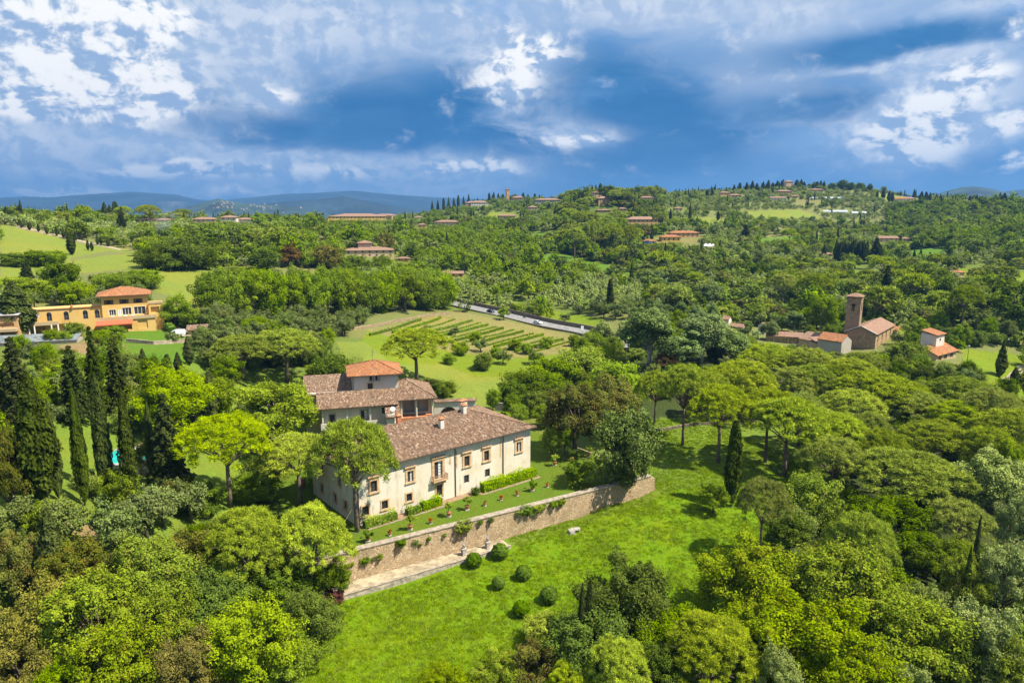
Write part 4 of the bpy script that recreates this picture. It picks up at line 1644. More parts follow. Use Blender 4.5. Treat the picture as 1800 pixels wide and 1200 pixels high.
    # -------------------------------------------------------------- roofs
    def roof(self, faces, mat, corr=0.0, caps=(), name='roof', thick=0.2, soffit=WOOD):
        """faces: polygons E0, E1 (eave), then up to the ridge; corr: height of the barrel tile waves"""
        V, Fc, UV, MI = [], [], [], []
        per = 0.27
        for poly in faces:
            poly = [np.array(p, float) for p in poly]
            E0, E1 = poly[0], poly[1]
            Lh = np.linalg.norm(E1 - E0)
            u = (E1 - E0) / Lh
            nrm = np.zeros(3)
            for i in range(len(poly)):
                nrm += np.cross(poly[i] - poly[0], poly[(i + 1) % len(poly)] - poly[0])
            nrm /= np.linalg.norm(nrm)
            v = np.cross(nrm, u)
            loc = np.array([((p - E0) @ u, (p - E0) @ v) for p in poly])
            seg = 1 if not corr else max(2, int(Lh / per * 4))
            umin, umax = loc[:, 0].min(), loc[:, 0].max()
            top = loc[[1] + list(range(2, len(poly))) + [0]]
            order = np.argsort(top[:, 0])
            xs, ys = top[order, 0], top[order, 1]
            if not corr:
                b = len(V)
                for p, l in zip(poly, loc):
                    V.append(p)
                    UV.append((l[0], l[1]))
                Fc.append([b + i for i in range(len(poly))])
                MI.append(0)
            else:
                us = np.linspace(0, Lh, seg + 1)
                cols = []
                for uu in us:
                    vt = np.interp(uu, xs, ys)
                    hh = corr * (abs(math.sin(math.pi * uu / per)) - 0.5)
                    nv = max(2, 4)
                    col = []
                    for j in range(nv + 1):
                        vv = vt * j / nv
                        V.append(E0 + u * uu + v * vv + nrm * hh)
                        UV.append((uu, vv))
                        col.append(len(V) - 1)
                    cols.append(col)
                for i in range(seg):
                    for j in range(len(cols[i]) - 1):
                        Fc.append([cols[i][j], cols[i + 1][j], cols[i + 1][j + 1], cols[i][j + 1]])
                        MI.append(0)
            # boards below and the eave edge
            b = len(V)
            for p in poly:
                V.append(p - np.array([0, 0, thick]))
                UV.append((0, 0))
            Fc.append([b + i for i in range(len(poly))][::-1])
            MI.append(1)
            V += [E0, E1, E1 - np.array([0, 0, thick]), E0 - np.array([0, 0, thick])]
            UV += [(0, 0)] * 4
            b = len(V) - 4
            Fc.append([b, b + 3, b + 2, b + 1])
            MI.append(1)
            for i in range(1, len(poly)):
                a_, c_ = poly[i], poly[(i + 1) % len(poly)]
                b = len(V)
                V += [a_, c_, c_ - np.array([0, 0, thick]), a_ - np.array([0, 0, thick])]
                UV += [(0, 0)] * 4
                Fc.append([b, b + 3, b + 2, b + 1])
                MI.append(1)
        me = bpy.data.meshes.new(name)
        me.from_pydata([tuple(p) for p in V], [], Fc)
        me.materials.append(mat)
        me.materials.append(soffit)
        me.polygons.foreach_set('material_index', np.array(MI, np.int32))
        uvl = me.uv_layers.new(name='UVMap')
        li = np.empty(len(me.loops), np.int32)
        me.loops.foreach_get('vertex_index', li)
        uvl.data.foreach_set('uv', np.array(UV, np.float32)[li].ravel())
        me.update()
        o = bpy.data.objects.new(name, me)
        link(o, self.root)
        if caps:
            mb = MB()
            for a, b in caps:
                a = np.array(a, float)
                b = np.array(b, float)
                n = max(2, int(np.linalg.norm(b - a) / 0.5))
                mb.tube([a + (b - a) * i / n + np.array([0, 0, 0.03]) for i in range(n + 1)], [0.13 + 0.025 * (i % 2) for i in range(n + 1)], 6)
            c = mb.build('ridge_tile', mat, o)
            uv2 = c.data.uv_layers.new(name='UVMap')
            n_l = len(c.data.loops)
            vi = np.empty(n_l, np.int32)
            c.data.loops.foreach_get('vertex_index', vi)
            cc = np.array([v for v in mb.v])
            uv2.data.foreach_set('uv', np.stack([cc[vi][:, 0] + cc[vi][:, 1], cc[vi][:, 2] * 0 + cc[vi][:, 0]], -1).astype(np.float32).ravel())
        return o

    def hip(self, x0, x1, y0, y1, ze, rise, over, mat, corr=0.0, **kw):
        x0, x1, y0, y1 = x0 - over, x1 + over, y0 - over, y1 + over
        w, d = x1 - x0, y1 - y0
        zr = ze + rise
        if w >= d:
            k = d / 2
            r0, r1 = (x0 + k, y0 + k, zr), (x1 - k, y0 + k, zr)
        else:
            k = w / 2
            r0, r1 = (x0 + k, y0 + k, zr), (x0 + k, y1 - k, zr)
        a, b, c, d_ = (x0, y0, ze), (x1, y0, ze), (x1, y1, ze), (x0, y1, ze)
        if w > d + 1e-6:
            faces = [[a, b, r1, r0], [b, c, r1], [c, d_, r0, r1], [d_, a, r0]]
            caps = [(r0, r1), (a, r0), (d_, r0), (b, r1), (c, r1)]
        elif d > w + 1e-6:
            faces = [[a, b, r0], [b, c, r1, r0], [c, d_, r1], [d_, a, r0, r1]]
            caps = [(r0, r1), (a, r0), (b, r0), (c, r1), (d_, r1)]
        else:
            faces = [[a, b, r0], [b, c, r0], [c, d_, r0], [d_, a, r0]]
            caps = [(a, r0), (b, r0), (c, r0), (d_, r0)]
        return self.roof(faces, mat, corr, caps if corr else (), **kw)

    def gable(self, x0, x1, y0, y1, ze, rise, over, mat, corr=0.0, along='x', wallmat=None, **kw):
        zr = ze + rise
        if along == 'x':
            ym = (y0 + y1) / 2
            k = over * rise / ((y1 - y0) / 2)
            A, B = (x0 - over * 0.5, y0 - over, ze - k), (x1 + over * 0.5, y0 - over, ze - k)
            C, D = (x1 + over * 0.5, y1 + over, ze - k), (x0 - over * 0.5, y1 + over, ze - k)
            R0, R1 = (x0 - over * 0.5, ym, zr), (x1 + over * 0.5, ym, zr)
            tri = [[(x0, y1, ze), (x0, y0, ze), (x0, ym, zr)], [(x1, y0, ze), (x1, y1, ze), (x1, ym, zr)]]
        else:
            xm = (x0 + x1) / 2
            k = over * rise / ((x1 - x0) / 2)
            A, B = (x1 + over, y0 - over * 0.5, ze - k), (x1 + over, y1 + over * 0.5, ze - k)
            C, D = (x0 - over, y1 + over * 0.5, ze - k), (x0 - over, y0 - over * 0.5, ze - k)
            R0, R1 = (xm, y0 - over * 0.5, zr), (xm, y1 + over * 0.5, zr)
            tri = [[(x0, y0, ze), (x1, y0, ze), (xm, y0, zr)], [(x1, y1, ze), (x0, y1, ze), (xm, y1, zr)]]
        if wallmat is not None:
            for t3 in tri:
                t3 = [(p[0], p[1], p[2] - (0.2 if i == 2 else 0.0)) for i, p in enumerate(t3)]
                MB().add(t3, [(0, 1, 2)]).build('gable_wall', wallmat, self.root)
        return self.roof([[A, B, R1, R0], [C, D, R0, R1]], mat, corr, ((R0, R1),) if corr else (), **kw)

    def shed(self, x0, x1, y0, y1, z_front, z_back, over, mat, corr=0.0, **kw):
        k = over * (z_back - z_front) / (y1 - y0)
        return self.roof([[(x0 - over, y0 - over, z_front - k), (x1 + over, y0 - over, z_front - k), (x1 + over, y1, z_back), (x0 - over, y1, z_back)]], mat, corr, **kw)

    def chimney(self, x, y, z0, h, w=0.8, d=0.8, mat=WHITE2):
        mb = MB()
        mb.box(x - w / 2, x + w / 2, y - d / 2, y + d / 2, z0, z0 + h)
        o = mb.build('chimney', mat, self.root)
        cp = MB()
        for sx in (-1, 1):
            for sy in (-1, 1):
                cx, cyy = x + sx * (w / 2 - 0.1), y + sy * (d / 2 - 0.1)
                cp.box(cx - 0.09, cx + 0.09, cyy - 0.09, cyy + 0.09, z0 + h, z0 + h + 0.35)
        k = 0.16
        zt_ = z0 + h + 0.35
        cp.add([(x - w / 2 - k, y - d / 2 - k, zt_), (x + w / 2 + k, y - d / 2 - k, zt_), (x + w / 2 + k, y + d / 2 + k, zt_), (x - w / 2 - k, y + d / 2 + k, zt_), (x, y, zt_ + 0.45)],
               [(3, 2, 1, 0), (0, 1, 4), (1, 2, 4), (2, 3, 4), (3, 0, 4)])
        cp.build('chimney_cap', TERRA, o)


FOOT = []
SIGHT = []

# ------------------------------------------------------------------ the white villa
VA = P(628, 925, 0)[:2]
VB = P(932, 832, 0)[:2]
VL = float(np.linalg.norm(VB - VA))
VANG = math.atan2(VB[1] - VA[1], VB[0] - VA[0])
villa = Bld('villa', 'large white plastered villa with tiled hip roof and square tower above the terrace', (VA[0], VA[1], 0), VANG, 'villa')
UP = [(3.3, 1.15, 5.2, 7.2), (10.3, 1.15, 5.2, 7.2), (22.2, 1.15, 5.2, 7.2), (26.7, 1.15, 5.2, 7.2), (34.5, 1.15, 5.2, 7.2)]
LOW = [(1.6, 1.25, 1.45, 3.15), (5.2, 1.15, 1.65, 3.15), (9.95, 1.1, 1.75, 3.15)]
LOWR = [(22.1, 1.05, 2.0, 3.5), (26.9, 1.05, 2.0, 3.5)]
fo = [(c - w / 2, c + w / 2, a, b) for c, w, a, b in UP + LOW + LOWR]
door_up = (16.0 - 0.85, 16.0 + 0.85, 4.35, 7.6)
door_lo = (16.15 - 0.6, 16.15 + 0.6, 1.0, 3.2)
fo += [door_up, door_lo]
VD = 17.6
lo_side = [(4, 5.1, 5.2, 7.2), (11, 12.1, 5.2, 7.2), (3.5, 4.6, 1.6, 3.1), (9, 10.1, 1.6, 3.1), (13, 14.1, 1.6, 3.1)]
villa.block(0, VL, 0, VD, -0.3, 9.9, WHITE, {'f': fo, 'l': lo_side, 'r': [(4, 5.1, 5.2, 7.2), (11, 12.1, 5.2, 7.2)]})
for i, (c, w, a, b) in enumerate(UP):
    villa.window('f', c - w / 2, c + w / 2, a, b, SERENA, 0.42, 0.10, lintel=0.26, bars=(1, 3), curtain=(i in (1, 4)))
for c, w, a, b in LOW:
    villa.window('f', c - w / 2, c + w / 2, a, b, SERENA, 0.26, 0.07, bars=(3, 4), wood=IRON, sill=True)
for c, w, a, b in LOWR:
    villa.window('f', c - w / 2, c + w / 2, a, b, GREYSTONE, 0.09, 0.03, bars=(1, 1), sill=False)
villa.window('f', *door_up, SERENA, 0.48, 0.12, lintel=0.3, bars=(1, 5), sill=False, name='balcony_door', curtain=True)
villa.window('f', *door_lo, SERENA, 0.3, 0.08, bars=(1, 2), sill=False, name='garden_door')
for u0, u1, a, b in lo_side:
    villa.window('l', u0, u1, a, b, SERENA, 0.3, 0.08, bars=(1, 2))
for u0, u1 in ((4, 5.1), (11, 12.1)):
    villa.window('r', u0, u1, 5.2, 7.2, SERENA, 0.36, 0.08, bars=(1, 2), lintel=0.2)
# balcony
mb = MB()
villa.wbox(mb, 'f', 14.5, 17.5, 4.12, 4.33, 0.0, 0.95)
villa.wbox(mb, 'f', 14.8, 15.1, 3.55, 4.12, 0.0, 0.6)
villa.wbox(mb, 'f', 16.9, 17.2, 3.55, 4.12, 0.0, 0.6)
bal = mb.build('balcony', SERENA, villa.root)
mb = MB()
for k in range(17):
    u = 14.55 + 2.9 * k / 16
    villa.wbox(mb, 'f', u - 0.02, u + 0.02, 4.33, 5.2, 0.87, 0.91)
for k in range(5):
    for u in (14.55, 17.45):
        villa.wbox(mb, 'f', u - 0.02, u + 0.02, 4.33, 5.2, 0.08 + 0.17 * k, 0.12 + 0.17 * k)
villa.wbox(mb, 'f', 14.5, 17.5, 5.2, 5.27, 0.85, 0.93)
villa.wbox(mb, 'f', 14.5, 14.58, 5.2, 5.27, 0.05, 0.85)
villa.wbox(mb, 'f', 17.42, 17.5, 5.2, 5.27, 0.05, 0.85)
mb.build('railing', simple('rusty_iron', (0.30, 0.20, 0.13), 0.7, var=0.3), bal)
# rain pipes and the bare strips beside them
for u in (0.35, 19.6, 30.6):
    mb = MB()
    q0, q1 = villa.onwall('f', u, 0.1, 0.12), villa.onwall('f', u, 9.75, 0.12)
    mb.tube([q0, q1], 0.085, 8)
    mb.build('rain_pipe', COPPER, villa.root)
for u, a, b, w in ((18.6, 6.3, 8.3, 0.28), (20.0, 5.3, 8.7, 0.22), (30.1, 5.0, 9.0, 0.22), (-0.0, 0, 0, 0)):
    if w:
        mb = MB()
        k = 0
        z = a
        while z < b - 0.15:
            h_ = 0.22 + 0.12 * ((k * 7) % 3)
            jut = 0.08 * ((k * 5) % 3)
            villa.wbox(mb, 'f', u - w / 2 - jut, u + w / 2, z, min(b, z + h_), -0.02, 0.02 + 0.004 * (k % 3))
            z += h_ + 0.05
            k += 1
        mb.build('bare_quoin', SERENA, villa.root)
villa.hip(0, VL, 0, VD, 9.72, 3.1, 0.85, ROOF, 0.075)
villa.chimney(20.2, 5.2, 11.2, 1.9)
villa.chimney(27.3, 8.0, 12.3, 1.5)
villa.chimney(13.7, 9.6, 12.2, 1.7, 0.7, 0.7, TERRA)
villa.chimney(29.6, 11.6, 11.6, 1.9, 1.5, 0.7)
# gutters
mb = MB()
villa.wbox(mb, 'f', -0.9, VL + 0.9, 9.56, 9.66, 0.86, 0.98)
mb.build('gutter', COPPER, villa.root)

# the older court behind: own axis, still the same house
OA = P(565, 716, 9.0)
O2 = P(684, 703, 9.0)
OANG = math.radians(14.5)
old = Bld('villa_court', 'older rear wing of the villa with square white tower and open loggias', (OA[0], OA[1], 0), OANG, 'villa')
LW = float(np.linalg.norm(O2 - OA))
# galleried wing below the tower
old.block(0.4, LW + 2.0, 1.2, 12.0, -0.3, 8.7, WHITE2, {'f': [(1.2, 2.3, 5.0, 6.9), (8.0, 9.3, 5.2, 7.3), (12.6, 13.6, 6.3, 7.7)]})
old.window('f', 1.2, 2.3, 5.0, 6.9, GREYSTONE, 0.3, 0.06)
old.window('f', 8.0, 9.3, 5.2, 7.3, GREYSTONE, 0.32, 0.06, curtain=True)
old.window('f', 12.6, 13.6, 6.3, 7.7)
for u in (0.0, 5.2, 10.2, LW - 0.6):
    mb = MB()
    mb.box(u, u + 0.35, 0.15, 0.5, 4.2, 8.75)
    mb.box(u - 0.08, u + 0.43, 0.07, 0.58, 8.45, 8.7)
    mb.build('gallery_post', WHITE2, old.root)
mb = MB()
mb.box(-0.3, LW + 1.5, -0.3, 1.2, 3.9, 4.2)
mb.box(-0.3, LW - 3.0, -0.3, -0.1, 4.2, 5.3)
mb.build('terrace_parapet', WHITE2, old.root)
TX0 = 6.9
TW = 10.3
old.shed(-0.6, LW + 1.2, 0.0, 5.6, 8.9, 10.9, 0.5, ROOF, 0.075)
# tower
old.block(TX0, TX0 + TW, 5.6, 14.8, -0.3, 14.6, WHITE2, {'f': [(3.9, 4.8, 13.0, 14.2), (5.2, 6.1, 13.0, 14.2), (3.4, 4.5, 10.95, 12.35)], 'l': [(3, 4, 12.6, 13.8)]})
old.window('f', 3.9, 4.8, 13.0, 14.2, GREYSTONE, 0.1, 0.04, curtain=True)
old.window('f', 5.2, 6.1, 13.0, 14.2, GREYSTONE, 0.1, 0.04, curtain=True)
old.window('f', 3.4, 4.5, 10.95, 12.35, SERENA, 0.25, 0.06, bars=(1, 0))
old.window('l', 3, 4, 12.6, 13.8)
mb = MB()
q0, q1 = old.onwall('f', 0.15, 10.9, 0.1), old.onwall('f', 0.15, 14.4, 0.1)
mb.tube([q0, q1], 0.07, 7)
mb.build('rain_pipe', COPPER, old.root)
old.hip(TX0, TX0 + TW, 5.6, 14.8, 14.45, 2.2, 1.15, ROOF_O, 0.075)
mb = MB()
mb.tube([(TX0 + 5, 10, 16.6), (TX0 + 5, 10, 19.5)], 0.03, 5)
for k in range(4):
    mb.tube([(TX0 + 4.5, 10, 18 + 0.35 * k), (TX0 + 5.5, 10, 18 + 0.35 * k)], 0.02, 4)
mb.build('aerial', IRON, old.root)
# west roof
old.block(-3.6, TX0 - 0.02, 6.2, 16.0, -0.3, 10.6, WHITE2)
old.shed(-3.6, TX0, 6.2, 16.0, 10.4, 12.6, 0.5, ROOF, 0.075)
# east wing with loggia
EX0, EX1 = TX0 + TW, TX0 + TW + 7.5
old.block(EX0 + 0.02, EX1, 4.2, 14.0, -0.3, 9.2, WHITE2, {'f': [(0.9, 3.4, 5.2, 8.9, 1.6), (3.9, 6.6, 5.2, 8.9, 1.6)], 'r': [(3.5, 4.5, 6, 7.6)]})
old.hip(EX0 - 3.0, EX1, 2.0, 14.5, 9.1, 3.0, 0.9, ROOF, 0.075)
for u in (EX0 + 0.2, EX0 + 3.6, EX1 - 0.3):
    mb = MB()
    mb.lathe([(0.24, 4.8), (0.2, 5.0), (0.19, 8.3), (0.28, 8.5), (0.3, 8.9)], 10, u, 1.9)
    mb.build('column', WHITE2, old.root)
mb = MB()
mb.box(EX0 - 0.4, EX1 + 0.2, 1.5, 4.2, -0.3, 4.8)
mb.build('loggia_floor', TERRA, old.root)
# outer stair under its own sloping roof
old.block(EX0 - 3.4, EX0 - 1.8, -3.4, 2.0, -0.3, 7.3, WHITE2)
old.shed(EX0 - 3.5, EX0 - 0.6, -3.6, 2.4, 6.9, 9.2, 0.25, ROOF, 0.075)
mb = MB()
mb.lathe([(0.05, 0.0), (0.5, 0.14), (0.52, 0.16)], 14, 0, 0)
dish = mb.build('satellite_dish', WPAINT, old.root, loc=(EX0 - 2.2, -3.0, 8.4))
dish.rotation_euler = (1.2, 0, 0.4)
# court wall with blind arch
CW = Bld('court_wall', 'white garden wall with a wide arch closing the villa court', (*old.world(EX1 + 0.3, 3.2)[:2], 0), math.radians(8), 'wall')
mb = MB()
wl, wh = 9.6, 7.6
ac, ar, spring = 3.4, 2.0, 4.3
n = 14
pts = [(ac - ar, spring)] + [(ac - ar * math.cos(math.pi * i / n), spring + ar * math.sin(math.pi * i / n)) for i in range(1, n)] + [(ac + ar, spring)]
top = [(0.0, wh)] + [(p[0], wh) for p in pts] + [(wl, wh)]
# front skin pieces round the arch
mb.add([(0, 0, -0.3), (ac - ar, 0, -0.3), (ac - ar, 0, wh), (0, 0, wh)], [(0, 1, 2, 3)])
mb.add([(ac + ar, 0, -0.3), (wl, 0, -0.3), (wl, 0, wh), (ac + ar, 0, wh)], [(0, 1, 2, 3)])
for i in range(len(pts) - 1):
    a, b = pts[i], pts[i + 1]
    mb.add([(a[0], 0, a[1]), (b[0], 0, b[1]), (b[0], 0, wh), (a[0], 0, wh)], [(0, 1, 2, 3)])
    mb.add([(a[0], 0, a[1]), (a[0], 0.4, a[1]), (b[0], 0.4, b[1]), (b[0], 0, b[1])], [(0, 1, 2, 3)])
mb.add([(ac - ar, 0.4, -0.3), (ac + ar, 0.4, -0.3), (ac + ar, 0.4, spring + ar), (ac - ar, 0.4, spring + ar)], [(0, 1, 2, 3)], 1)
mb.add([(ac - ar, 0, -0.3), (ac - ar, 0.4, -0.3), (ac - ar, 0.4, spring), (ac - ar, 0, spring)], [(0, 1, 2, 3)])
mb.add([(ac + ar, 0, -0.3), (ac + ar, 0.4, -0.3), (ac + ar, 0.4, spring), (ac + ar, 0, spring)], [(0, 3, 2, 1)])
mb.add([(0, 0, wh), (wl, 0, wh), (wl, 0.5, wh), (0, 0.5, wh), (wl, 0.5, -0.3), (0, 0.5, -0.3), (wl, 0, -0.3), (0, 0, -0.3)], [(0, 1, 2, 3), (3, 2, 4, 5), (1, 6, 4, 2), (0, 3, 5, 7)])
mb.build('wall', [WHITE2, WOOD], CW.root)
CW.roof([[(-0.2, -0.35, wh + 0.02), (wl + 0.3, -0.35, wh + 0.02), (wl + 0.3, 0.8, wh + 0.4), (-0.2, 0.8, wh + 0.4)]], ROOF, 0.06, name='coping', thick=0.1)

# ------------------------------------------------------------------ yellow villa on the left slope
yo = G(184, 585)
yo = at(184, 585, 240)
YANG = math.radians(28)
yb = float(zt(yo[0], yo[1])[0])
yel = Bld('yellow_villa', 'yellow villa with orange hip roof, arched windows and red awning on the left slope', (yo[0], yo[1], yb), YANG, 'villa')
ML = 12.2
# upper floors of the main block
uw = [(1.3, 2.5, 7.3, 8.6), (5.3, 6.5, 7.3, 8.6), (9.0, 10.2, 7.3, 8.6)]
mw = [(1.7, 3.5, 3.9, 5.7), (5.2, 7.6, 3.9, 6.1), (8.3, 11.4, 3.9, 6.2)]
yel.sight(-20, ML + 4, -4, 1.0, 9)
yel.block(0, ML, 0, 10.0, -1.0, 10.0, YELLOW, {'f': uw + mw, 'l': [(3, 4, 7.8, 9)]})
for u0, u1, a, b in uw:
    yel.window('f', u0, u1, a, b, None, bars=(1, 0), shutters=SHUTTER)
for u0, u1, a, b in mw:
    yel.window('f', u0, u1, a, b, WPAINT, 0.09, 0.04, bars=(2, 0), wood=WPAINT, sill=False)
yel.window('l', 3, 4, 7.8, 9, None, bars=(1, 0))
yel.hip(0, ML, 0, 10.0, 9.9, 2.1, 1.2, ROOF_O, 0.0)
mb = MB()
mb.tube([(6, 5, 11.5), (6, 5, 16.5)], 0.05, 5)
for k in range(3):
    mb.tube([(5.2, 5, 15 + 0.5 * k), (6.8, 5, 15 + 0.5 * k)], 0.03, 4)
mb.build('aerial', IRON, yel.root)
# terrace floor of the first storey with the rooms below
yel.block(-1.0, ML + 1.6, -4.2, -0.02, -1.0, 3.3, YELLOW, {'f': [(0.8, 8.4, 0.0, 2.6, 2.2), (10.0, 12.6, 0.1, 2.5)]})
mb = MB()
mb.box(-1.3, ML + 1.9, -4.5, -4.2, 3.1, 3.45)
mb.box(-1.3, ML + 1.9, -4.48, -4.3, 3.45, 4.05)
mb.build('terrace_parapet', CREAM, yel.root)
mb = MB()
mb.add([(-1.8, -6.6, 2.2), (7.8, -6.6, 2.2), (7.8, -4.5, 3.1), (-1.8, -4.5, 3.1)], [(0, 1, 2, 3)])
mb.add([(-1.8, -6.6, 2.15), (7.8, -6.6, 2.15), (7.8, -6.6, 1.95), (-1.8, -6.6, 1.95)], [(0, 3, 2, 1)])
mb.build('awning', RED_AWN, yel.root)
# right annex with a roof terrace
yel.block(ML + 0.02, ML + 4.0, -1.2, 6.0, -1.0, 6.9, YELLOW, {'f': [(0.6, 2.9, 4.1, 6.0, 0.8)]})
mb = MB()
mb.box(ML - 0.1, ML + 4.15, -1.35, -1.1, 6.9, 7.6)
mb.build('roof_parapet', CREAM, yel.root)
for (x, y, w) in ((2.2, -2.6, 0.8), (5.6, -2.8, 0.9), (7.4, -2.4, 0.9)):
    mb = MB()
    mb.box(x, x + w, y, y + w, 3.95, 4.05)
    for sx in (0.05, w - 0.09):
        for sy in (0.05, w - 0.09):
            mb.box(x + sx, x + sx + 0.04, y + sy, y + sy + 0.04, 3.3, 3.95)
    mb.build('terrace_table', WPAINT, yel.root)
for x in (4.2, 4.7):
    mb = MB()
    mb.lathe([(0.05, 3.3), (0.08, 3.5), (0.16, 4.2), (0.12, 5.6), (0.02, 6.0)], 8, x, -2.2)
    mb.build('folded_parasol', WPAINT, yel.root)
# long arched wing to the left
WGL = 25.0
arch_u = [2.6, 11.6, 15.8, 20.6, 23.6]
ops = [(u - 0.62, u + 0.62, 3.35, 5.35) for u in arch_u]
ops.append((5.6, 8.6, 3.35, 5.3))
yel.block(-WGL, -0.02, 0.6, 8.0, -1.0, 6.7, YELLOW, {'f': ops + [(6.0, 10.5, 0.2, 2.4, 1.2), (13.0, 18.0, 0.2, 2.4, 1.2)]})
for u in arch_u:
    w = yel.window('f', u - 0.62, u + 0.62, 3.35, 5.35, None, bars=(1, 1), wood=simple('grey_frame', (0.12, 0.13, 0.15), 0.6))
    mb = MB()
    nseg = 8
    for s_ in range(nseg):
        a0, a1 = math.pi * s_ / nseg, math.pi * (s_ + 1) / nseg
        mb.add([yel.onwall('f', u, 5.35, 0.03), yel.onwall('f', u + 0.62 * math.cos(a0), 5.35 + 0.62 * math.sin(a0), 0.03), yel.onwall('f', u + 0.62 * math.cos(a1), 5.35 + 0.62 * math.sin(a1), 0.03)], [(0, 1, 2)])
    mb.build('fanlight', GLASS, w)
yel.window('f', 5.6, 8.6, 3.35, 5.3, None, bars=(3, 0), wood=WPAINT)
mb = MB()
q = [yel.onwall('f', 5.0, 5.6, 0.05), yel.onwall('f', 9.2, 5.6, 0.05), yel.onwall('f', 9.4, 4.9, 2.2), yel.onwall('f', 4.8, 4.9, 2.2)]
mb.add(q, [(0, 3, 2, 1)])
mb.build('awning', GREY_AWN, yel.root)
mb = MB()
mb.box(-WGL - 0.2, -0.05, 0.35, 0.75, 6.72, 6.95)
mb.build('cornice', TERRA, yel.root)
mb = MB()
mb.box(-WGL + 3.5, -WGL + 14, -2.2, 0.58, 2.6, 3.0)
mb.box(-WGL + 3.5, -WGL + 14, -2.2, -2.05, 3.0, 3.6)
mb.build('terrace_slab', CREAM, yel.root)
mb = MB()
mb.lathe([(0.14, 0), (0.3, 0.2), (0.34, 0.9), (0.2, 1.3)], 10, -7.6, 0.3)
urn = mb.build('wall_urn', TERRA, yel.root, loc=(0, 0, 6.5))
for u in (0.6, 1.9, 6.0, 7.6, 9.4):
    mb = MB()
    mb.box(-WGL + 6 + u, -WGL + 6.3 + u, -2.4, -2.1, -1.0, 2.6)
    mb.build('pillar', WPAINT, yel.root)
# lower house at the picture's left edge
lo_ = at(-30, 590, 236)
lw = Bld('terraced_house', 'ochre house with balconies at the left picture edge behind the broad cypress', (lo_[0], lo_[1], float(zt(lo_[0], lo_[1])[0])), math.radians(18), 'house')
lw.block(-14, 8.4, 0, 9, -2, 7.0, OCHRE, {'f': [(14.5, 17.0, 0.3, 2.4, 1.0), (18.2, 21.5, 0.3, 2.4, 1.0), (15, 21.5, 3.9, 4.9, 0.8)]})
lw.shed(-14, 8.4, 0, 9, 7.1, 8.3, 0.6, simple('grey_flat_roof', (0.36, 0.35, 0.36), 0.8))
mb = MB()
mb.box(-14, 8.4, -1.8, -0.02, 2.7, 3.5)
mb.build('balcony', CREAM, lw.root)
mb = MB()
mb.box(0, 8.0, 4.0, 4.2, 8.0, 11.5)
mb.build('green_windbreak', TEAL, lw.root)

# ------------------------------------------------------------------ the stone church with bell tower
ce = P(1488, 581, 6.0)
CANG = math.radians(-40)
cgz = float(zt(ce[0], ce[1])[0]) - 0.6
ch = Bld('stone_church', 'brown stone church nave with pale tiled gable roof beside the bell tower', (ce[0], ce[1], cgz), CANG, 'church')
ceh = 6.0 - cgz
CWd, CLn = 10.2, 28.0
ch.sight(0, CWd + 14, 0, ceh * 0.35, ceh)
ch.block(0, CWd, 0, CLn, -1.5, ceh, CHURCH, {'r': [(2.6 + 6.4 * k, 4.0 + 6.4 * k, ceh - 3.6, ceh - 1.3, 0.35) for k in range(4)], 'f': [(4.3, 5.9, ceh - 3.2, ceh - 1.4, 0.3)]})
for k in range(4):
    u = 3.3 + 6.4 * k
    mb = MB()
    ch.wbox(mb, 'r', u - 0.95, u - 0.7, ceh - 3.6, ceh - 1.3, 0.0, 0.06)
    ch.wbox(mb, 'r', u + 0.7, u + 0.95, ceh - 3.6, ceh - 1.3, 0.0, 0.06)
    for q in range(6):
        a0, a1 = math.pi * q / 6, math.pi * (q + 1) / 6
        mb.add([ch.onwall('r', u - 0.95 * math.cos(a0), ceh - 1.3 + 0.95 * math.sin(a0), 0.06), ch.onwall('r', u - 0.95 * math.cos(a1), ceh - 1.3 + 0.95 * math.sin(a1), 0.06),
                ch.onwall('r', u - 0.7 * math.cos(a1), ceh - 1.3 + 0.7 * math.sin(a1), 0.06), ch.onwall('r', u - 0.7 * math.cos(a0), ceh - 1.3 + 0.7 * math.sin(a0), 0.06)], [(0, 3, 2, 1), (0, 1, 2, 3)])
    w = mb.build('window', simple('pale_brick_arch', (0.46, 0.33, 0.20), 0.9), ch.root)
    pm = MB()
    pm.add([ch.onwall('r', u - 0.7, ceh - 3.6, -0.2), ch.onwall('r', u + 0.7, ceh - 3.6, -0.2), ch.onwall('r', u + 0.7, ceh - 1.3, -0.2), ch.onwall('r', u - 0.7, ceh - 1.3, -0.2)], [(0, 1, 2, 3)])
    pm.build('pane', BRICKY, w)
ch.far_window('f', 4.3, 5.9, ceh - 3.2, ceh - 1.4, CHURCH)
# sunlight on the flank, painted as a thin skin of lighter colour
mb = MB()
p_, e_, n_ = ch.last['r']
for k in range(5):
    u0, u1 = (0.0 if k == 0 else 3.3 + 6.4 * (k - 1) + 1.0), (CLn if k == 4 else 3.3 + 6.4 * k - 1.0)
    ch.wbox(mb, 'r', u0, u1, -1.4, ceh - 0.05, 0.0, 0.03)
mb.build('lit_flank_skin', BRICKY, ch.root)
ch.gable(0, CWd, 0, CLn, ceh, 2.3, 0.6, ROOF_F, 0.0, along='y', wallmat=CHURCH)
